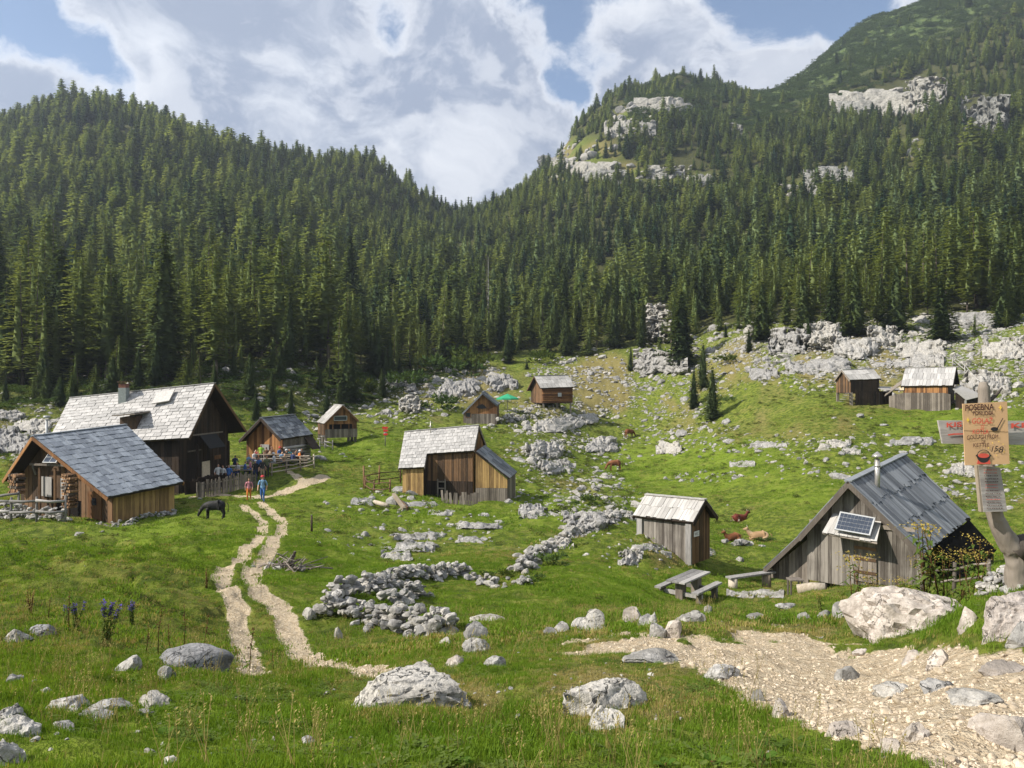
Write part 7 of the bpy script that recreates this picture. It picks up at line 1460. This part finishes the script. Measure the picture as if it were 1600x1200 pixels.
# ------------------------------------------------------------------ single plants
def leaf_quad(V, Fs, p, d, L, w_, droop=.3, g=GG):
    d = np.asarray(d, float); d /= np.linalg.norm(d); s = np.cross(d, (0, 0, 1)); s = s/(np.linalg.norm(s)+1e-6)*w_; m = p+d*L*.5; t_ = p+d*L-np.array([0, 0, L*droop]); n0 = len(V)
    V += [p, m+s+[0, 0, .1*w_], m-[0, 0, .25*w_], t_, m-s+[0, 0, .1*w_]]; Fs += [(n0, n0+2, n0+1), (n0+2, n0+3, n0+1), (n0, n0+4, n0+2), (n0+2, n0+4, n0+3)]
def stalk_plant(name, px, py, hpx, label, cat, style, lean=0., dmin=3, seed=0, d=None):
    g = np.random.default_rng(seed); p = ground_hit([px], [py], dmin)[0] if d is None else ground_at(px, d); H = hpx/F*p[1]; T = Thing(name, p, label, cat, 'flowering plants and weeds'); top = p+[lean*H, 0, H]
    mats = dict(dock=('dock_stalk', 'dock_stalk', 'dock_leaf'), monk=('herb_leaf', 'violet_petal', 'herb_leaf'), ragwort=('dock_stalk', 'yellow_petal', 'herb_leaf'), feather=('dock_stalk', 'dry_blade', 'dry_blade'))[style]
    nst = dict(dock=1, monk=5, ragwort=4, feather=7)[style]; LV, LF, FV, FF = [], [], [], []
    for i in range(nst):
        b = p+[g.normal(0, .05*H), g.normal(0, .05*H), -.02]; tp = top+[g.normal(0, .10*H)*(nst > 1), g.normal(0, .08*H)*(nst > 1), -g.uniform(0, .25)*H*(nst > 1)]; md = (b+tp)/2+[g.normal(0, .02*H), 0, 0]
        T.tube('stem', [b, md, tp], [.008*max(1, H), .006*max(1, H), .003*max(1, H)], mats[0], n=5)
        nl = dict(dock=9, monk=60, ragwort=13, feather=3)[style]
        for k in range(nl):
            s = g.uniform(.08, .92); q = lerp(lerp(b, md, min(1, s*2)), tp, max(0, s*2-1)); a = g.uniform(0, 6.28); d_ = np.array([math.cos(a), math.sin(a), .5 if style != 'dock' else .15]); Lf = H*dict(dock=.20, monk=.12, ragwort=.24, feather=.2)[style]*g.uniform(.6, 1.2)*(1-.4*s)
            leaf_quad(LV, LF, q, d_, Lf, Lf*dict(dock=.22, monk=.28, ragwort=.16, feather=.06)[style], .55)
        nf = dict(dock=16, monk=26, ragwort=30, feather=24)[style]
        for k in range(nf):
            if style == 'ragwort': q = tp+np.array([g.normal(0, .10*H), g.normal(0, .10*H), g.uniform(-.07, .02)*H]); sz_ = .022*H
            elif style == 'dock': s = g.uniform(.5, 1); q = lerp(md, tp, s*2-1)+g.normal(0, .018*H, 3); sz_ = .042*H
            else: s = g.uniform(.72 if style == 'monk' else .5, 1); q = lerp(md, tp, s*2-1)+g.normal(0, .018*H, 3); sz_ = .045*H if style == 'monk' else .03*H
            d_ = g.normal(0, 1, 3)+[0, 0, .6]; leaf_quad(FV, FF, q, d_, sz_*1.4, sz_*.6, .1)
    T.part('leaves', LV, LF, mats[2]); T.part('blossoms' if style in ('monk', 'ragwort') else 'seed_heads', FV, FF, mats[1]); return T
PL = [(110,985,62,'brown dock stalk rising behind the purple flowers','dock'),(248,1024,78,'tall brown dock stalk left of the dark boulder','dock'),(228,1022,46,'shorter dock stalk beside the tall one','dock'),(290,1015,70,'tall dock stalk behind the dark boulder','dock'),(322,1016,58,'dock stalk above the right end of the dark boulder','dock'),(264,1020,44,'middle dock stalk in the cluster by the dark boulder','dock'),(78,965,36,'curled dock stalk near the left purple flowers','dock'),(390,1046,66,'dock stalk standing at the lower end of the left wheel track','dock'),(425,1048,34,'low withered dock in the left wheel track','dock'),
      (120,985,44,'purple flowering monkshood left of the bush','monk'),(165,1008,74,'large leafy monkshood with violet flower top','monk'),(206,975,38,'small violet monkshood right of the leafy one','monk'),(104,975,30,'low violet flowers at the left','monk'),(45,960,46,'pale feathery dry grass plant at the left','feather'),(322,918,30,'feathery weed above the wheel track bend','feather')]
for i, (px, py, hp, lab, st) in enumerate(PL): stalk_plant('dock_plant' if st == 'dock' else 'monkshood' if st == 'monk' else 'dry_weed', px, py, hp, lab, 'plant', st, GG.normal(0, .06), 3, 300+i)
PR = [(1345,940,108,'tall yellow flowering ragwort before the hut door',13.0),(1365,942,76,'bushy ragwort just right of the tall one',13.2),(1410,935,62,'short ragwort at the right corner of the hut gable',13.5),(1388,935,40,'low ragwort behind the huge boulder',13.6),(1448,935,76,'yellow brown ragwort below the roof corner',13.8),(1478,930,82,'leafy ragwort in front of the dark annex, left one',14.0),(1455,935,128,'tallest ragwort with flowers before the slate roof',13.6),(1525,925,92,'leafy ragwort in front of the dark annex, right one',13.0),(1500,935,100,'broad leaved ragwort between the two at the annex',13.4),(1285,928,34,'small ragwort at the left of the hut gable',15.0)]
for i, (px, py, hp, lab, d) in enumerate(PR): stalk_plant('ragwort', px, py, hp*1.15, lab, 'plant', 'ragwort', GG.normal(0, .05), 3, 340+i, d)
def rosette(px, py, spx, label, seed, n=7):
    g = np.random.default_rng(seed); p = ground_hit([px], [py], 2)[0]; L = spx/F*p[1]; T = Thing('dock_rosette', p, label, 'plant', 'broad leaved plants')
    for k in range(n):
        V, Fs = [], []; a = 2*math.pi*k/n+g.normal(0, .3); d = np.array([math.cos(a), math.sin(a), g.uniform(.5, 1.3)]); d /= np.linalg.norm(d); s = np.cross(d, (0, 0, 1)); s /= np.linalg.norm(s); u = np.cross(s, d); LL = L*g.uniform(.6, 1.05); w_ = LL*.24
        prof = [0.12, .55, .95, 1.0, .8, .45, .05]
        for j, pr2 in enumerate(prof):
            t_ = j/6; c = p+d*LL*(.25+.75*t_)-np.array([0, 0, .35*LL*t_*t_]); V += [c-s*w_*pr2+u*.12*w_*(j % 2), c+u*-.15*w_, c+s*w_*pr2+u*.12*w_*((j+1) % 2)]
        for j in range(6):
            b = j*3; Fs += [(b, b+1, b+4, b+3), (b+1, b+2, b+5, b+4)]
        T.part('leaf', V, Fs, 'dock_leaf', smooth=True)
    T.tube('stem', [p-[0, 0, .02], p+[0, 0, .18*L]], [.006, .004], 'dock_stalk', n=5)
for i, a in enumerate([(1112,1196,40,'broad leafy dock plant at the bottom right of centre'),(1195,1192,36,'leafy dock plant beside the bottom one'),(775,1132,16,'small pale green leaf rosette in the foreground'),(255,1152,28,'dark round leaved plant in the shaded grass'),(1040,1198,30,'leafy plant at the bottom edge near the middle'),(725,1196,22,'low leaf rosette at the bottom edge'),(165,930,12,'yellow green leaf clump in the tussocks')]): rosette(*a, 700+i)

# ------------------------------------------------------------------ the air
hv = [(x, y, z) for z in (-8, 500) for x, y in ((-1180, -1180), (1180, -1180), (1180, 1180), (-1180, 1180))]
hz_ = link(bpy.data.objects.new('haze', pymesh('haze', hv, BOXF)))
hm = bpy.data.materials.new('haze'); hm.use_nodes = True; t = NT(hm.node_tree); t.n.clear(); out = t.node('ShaderNodeOutputMaterial')
pv_ = t.node('ShaderNodeVolumePrincipled'); pv_.inputs['Color'].default_value = (.74, .85, 1, 1); pv_.inputs['Density'].default_value = HAZE; pv_.inputs['Anisotropy'].default_value = .35
t.l.new(pv_.outputs[0], out.inputs['Volume']); hz_.data.materials.append(hm); tag(hz_, 'thin blue mountain haze filling the valley', kind='stuff')
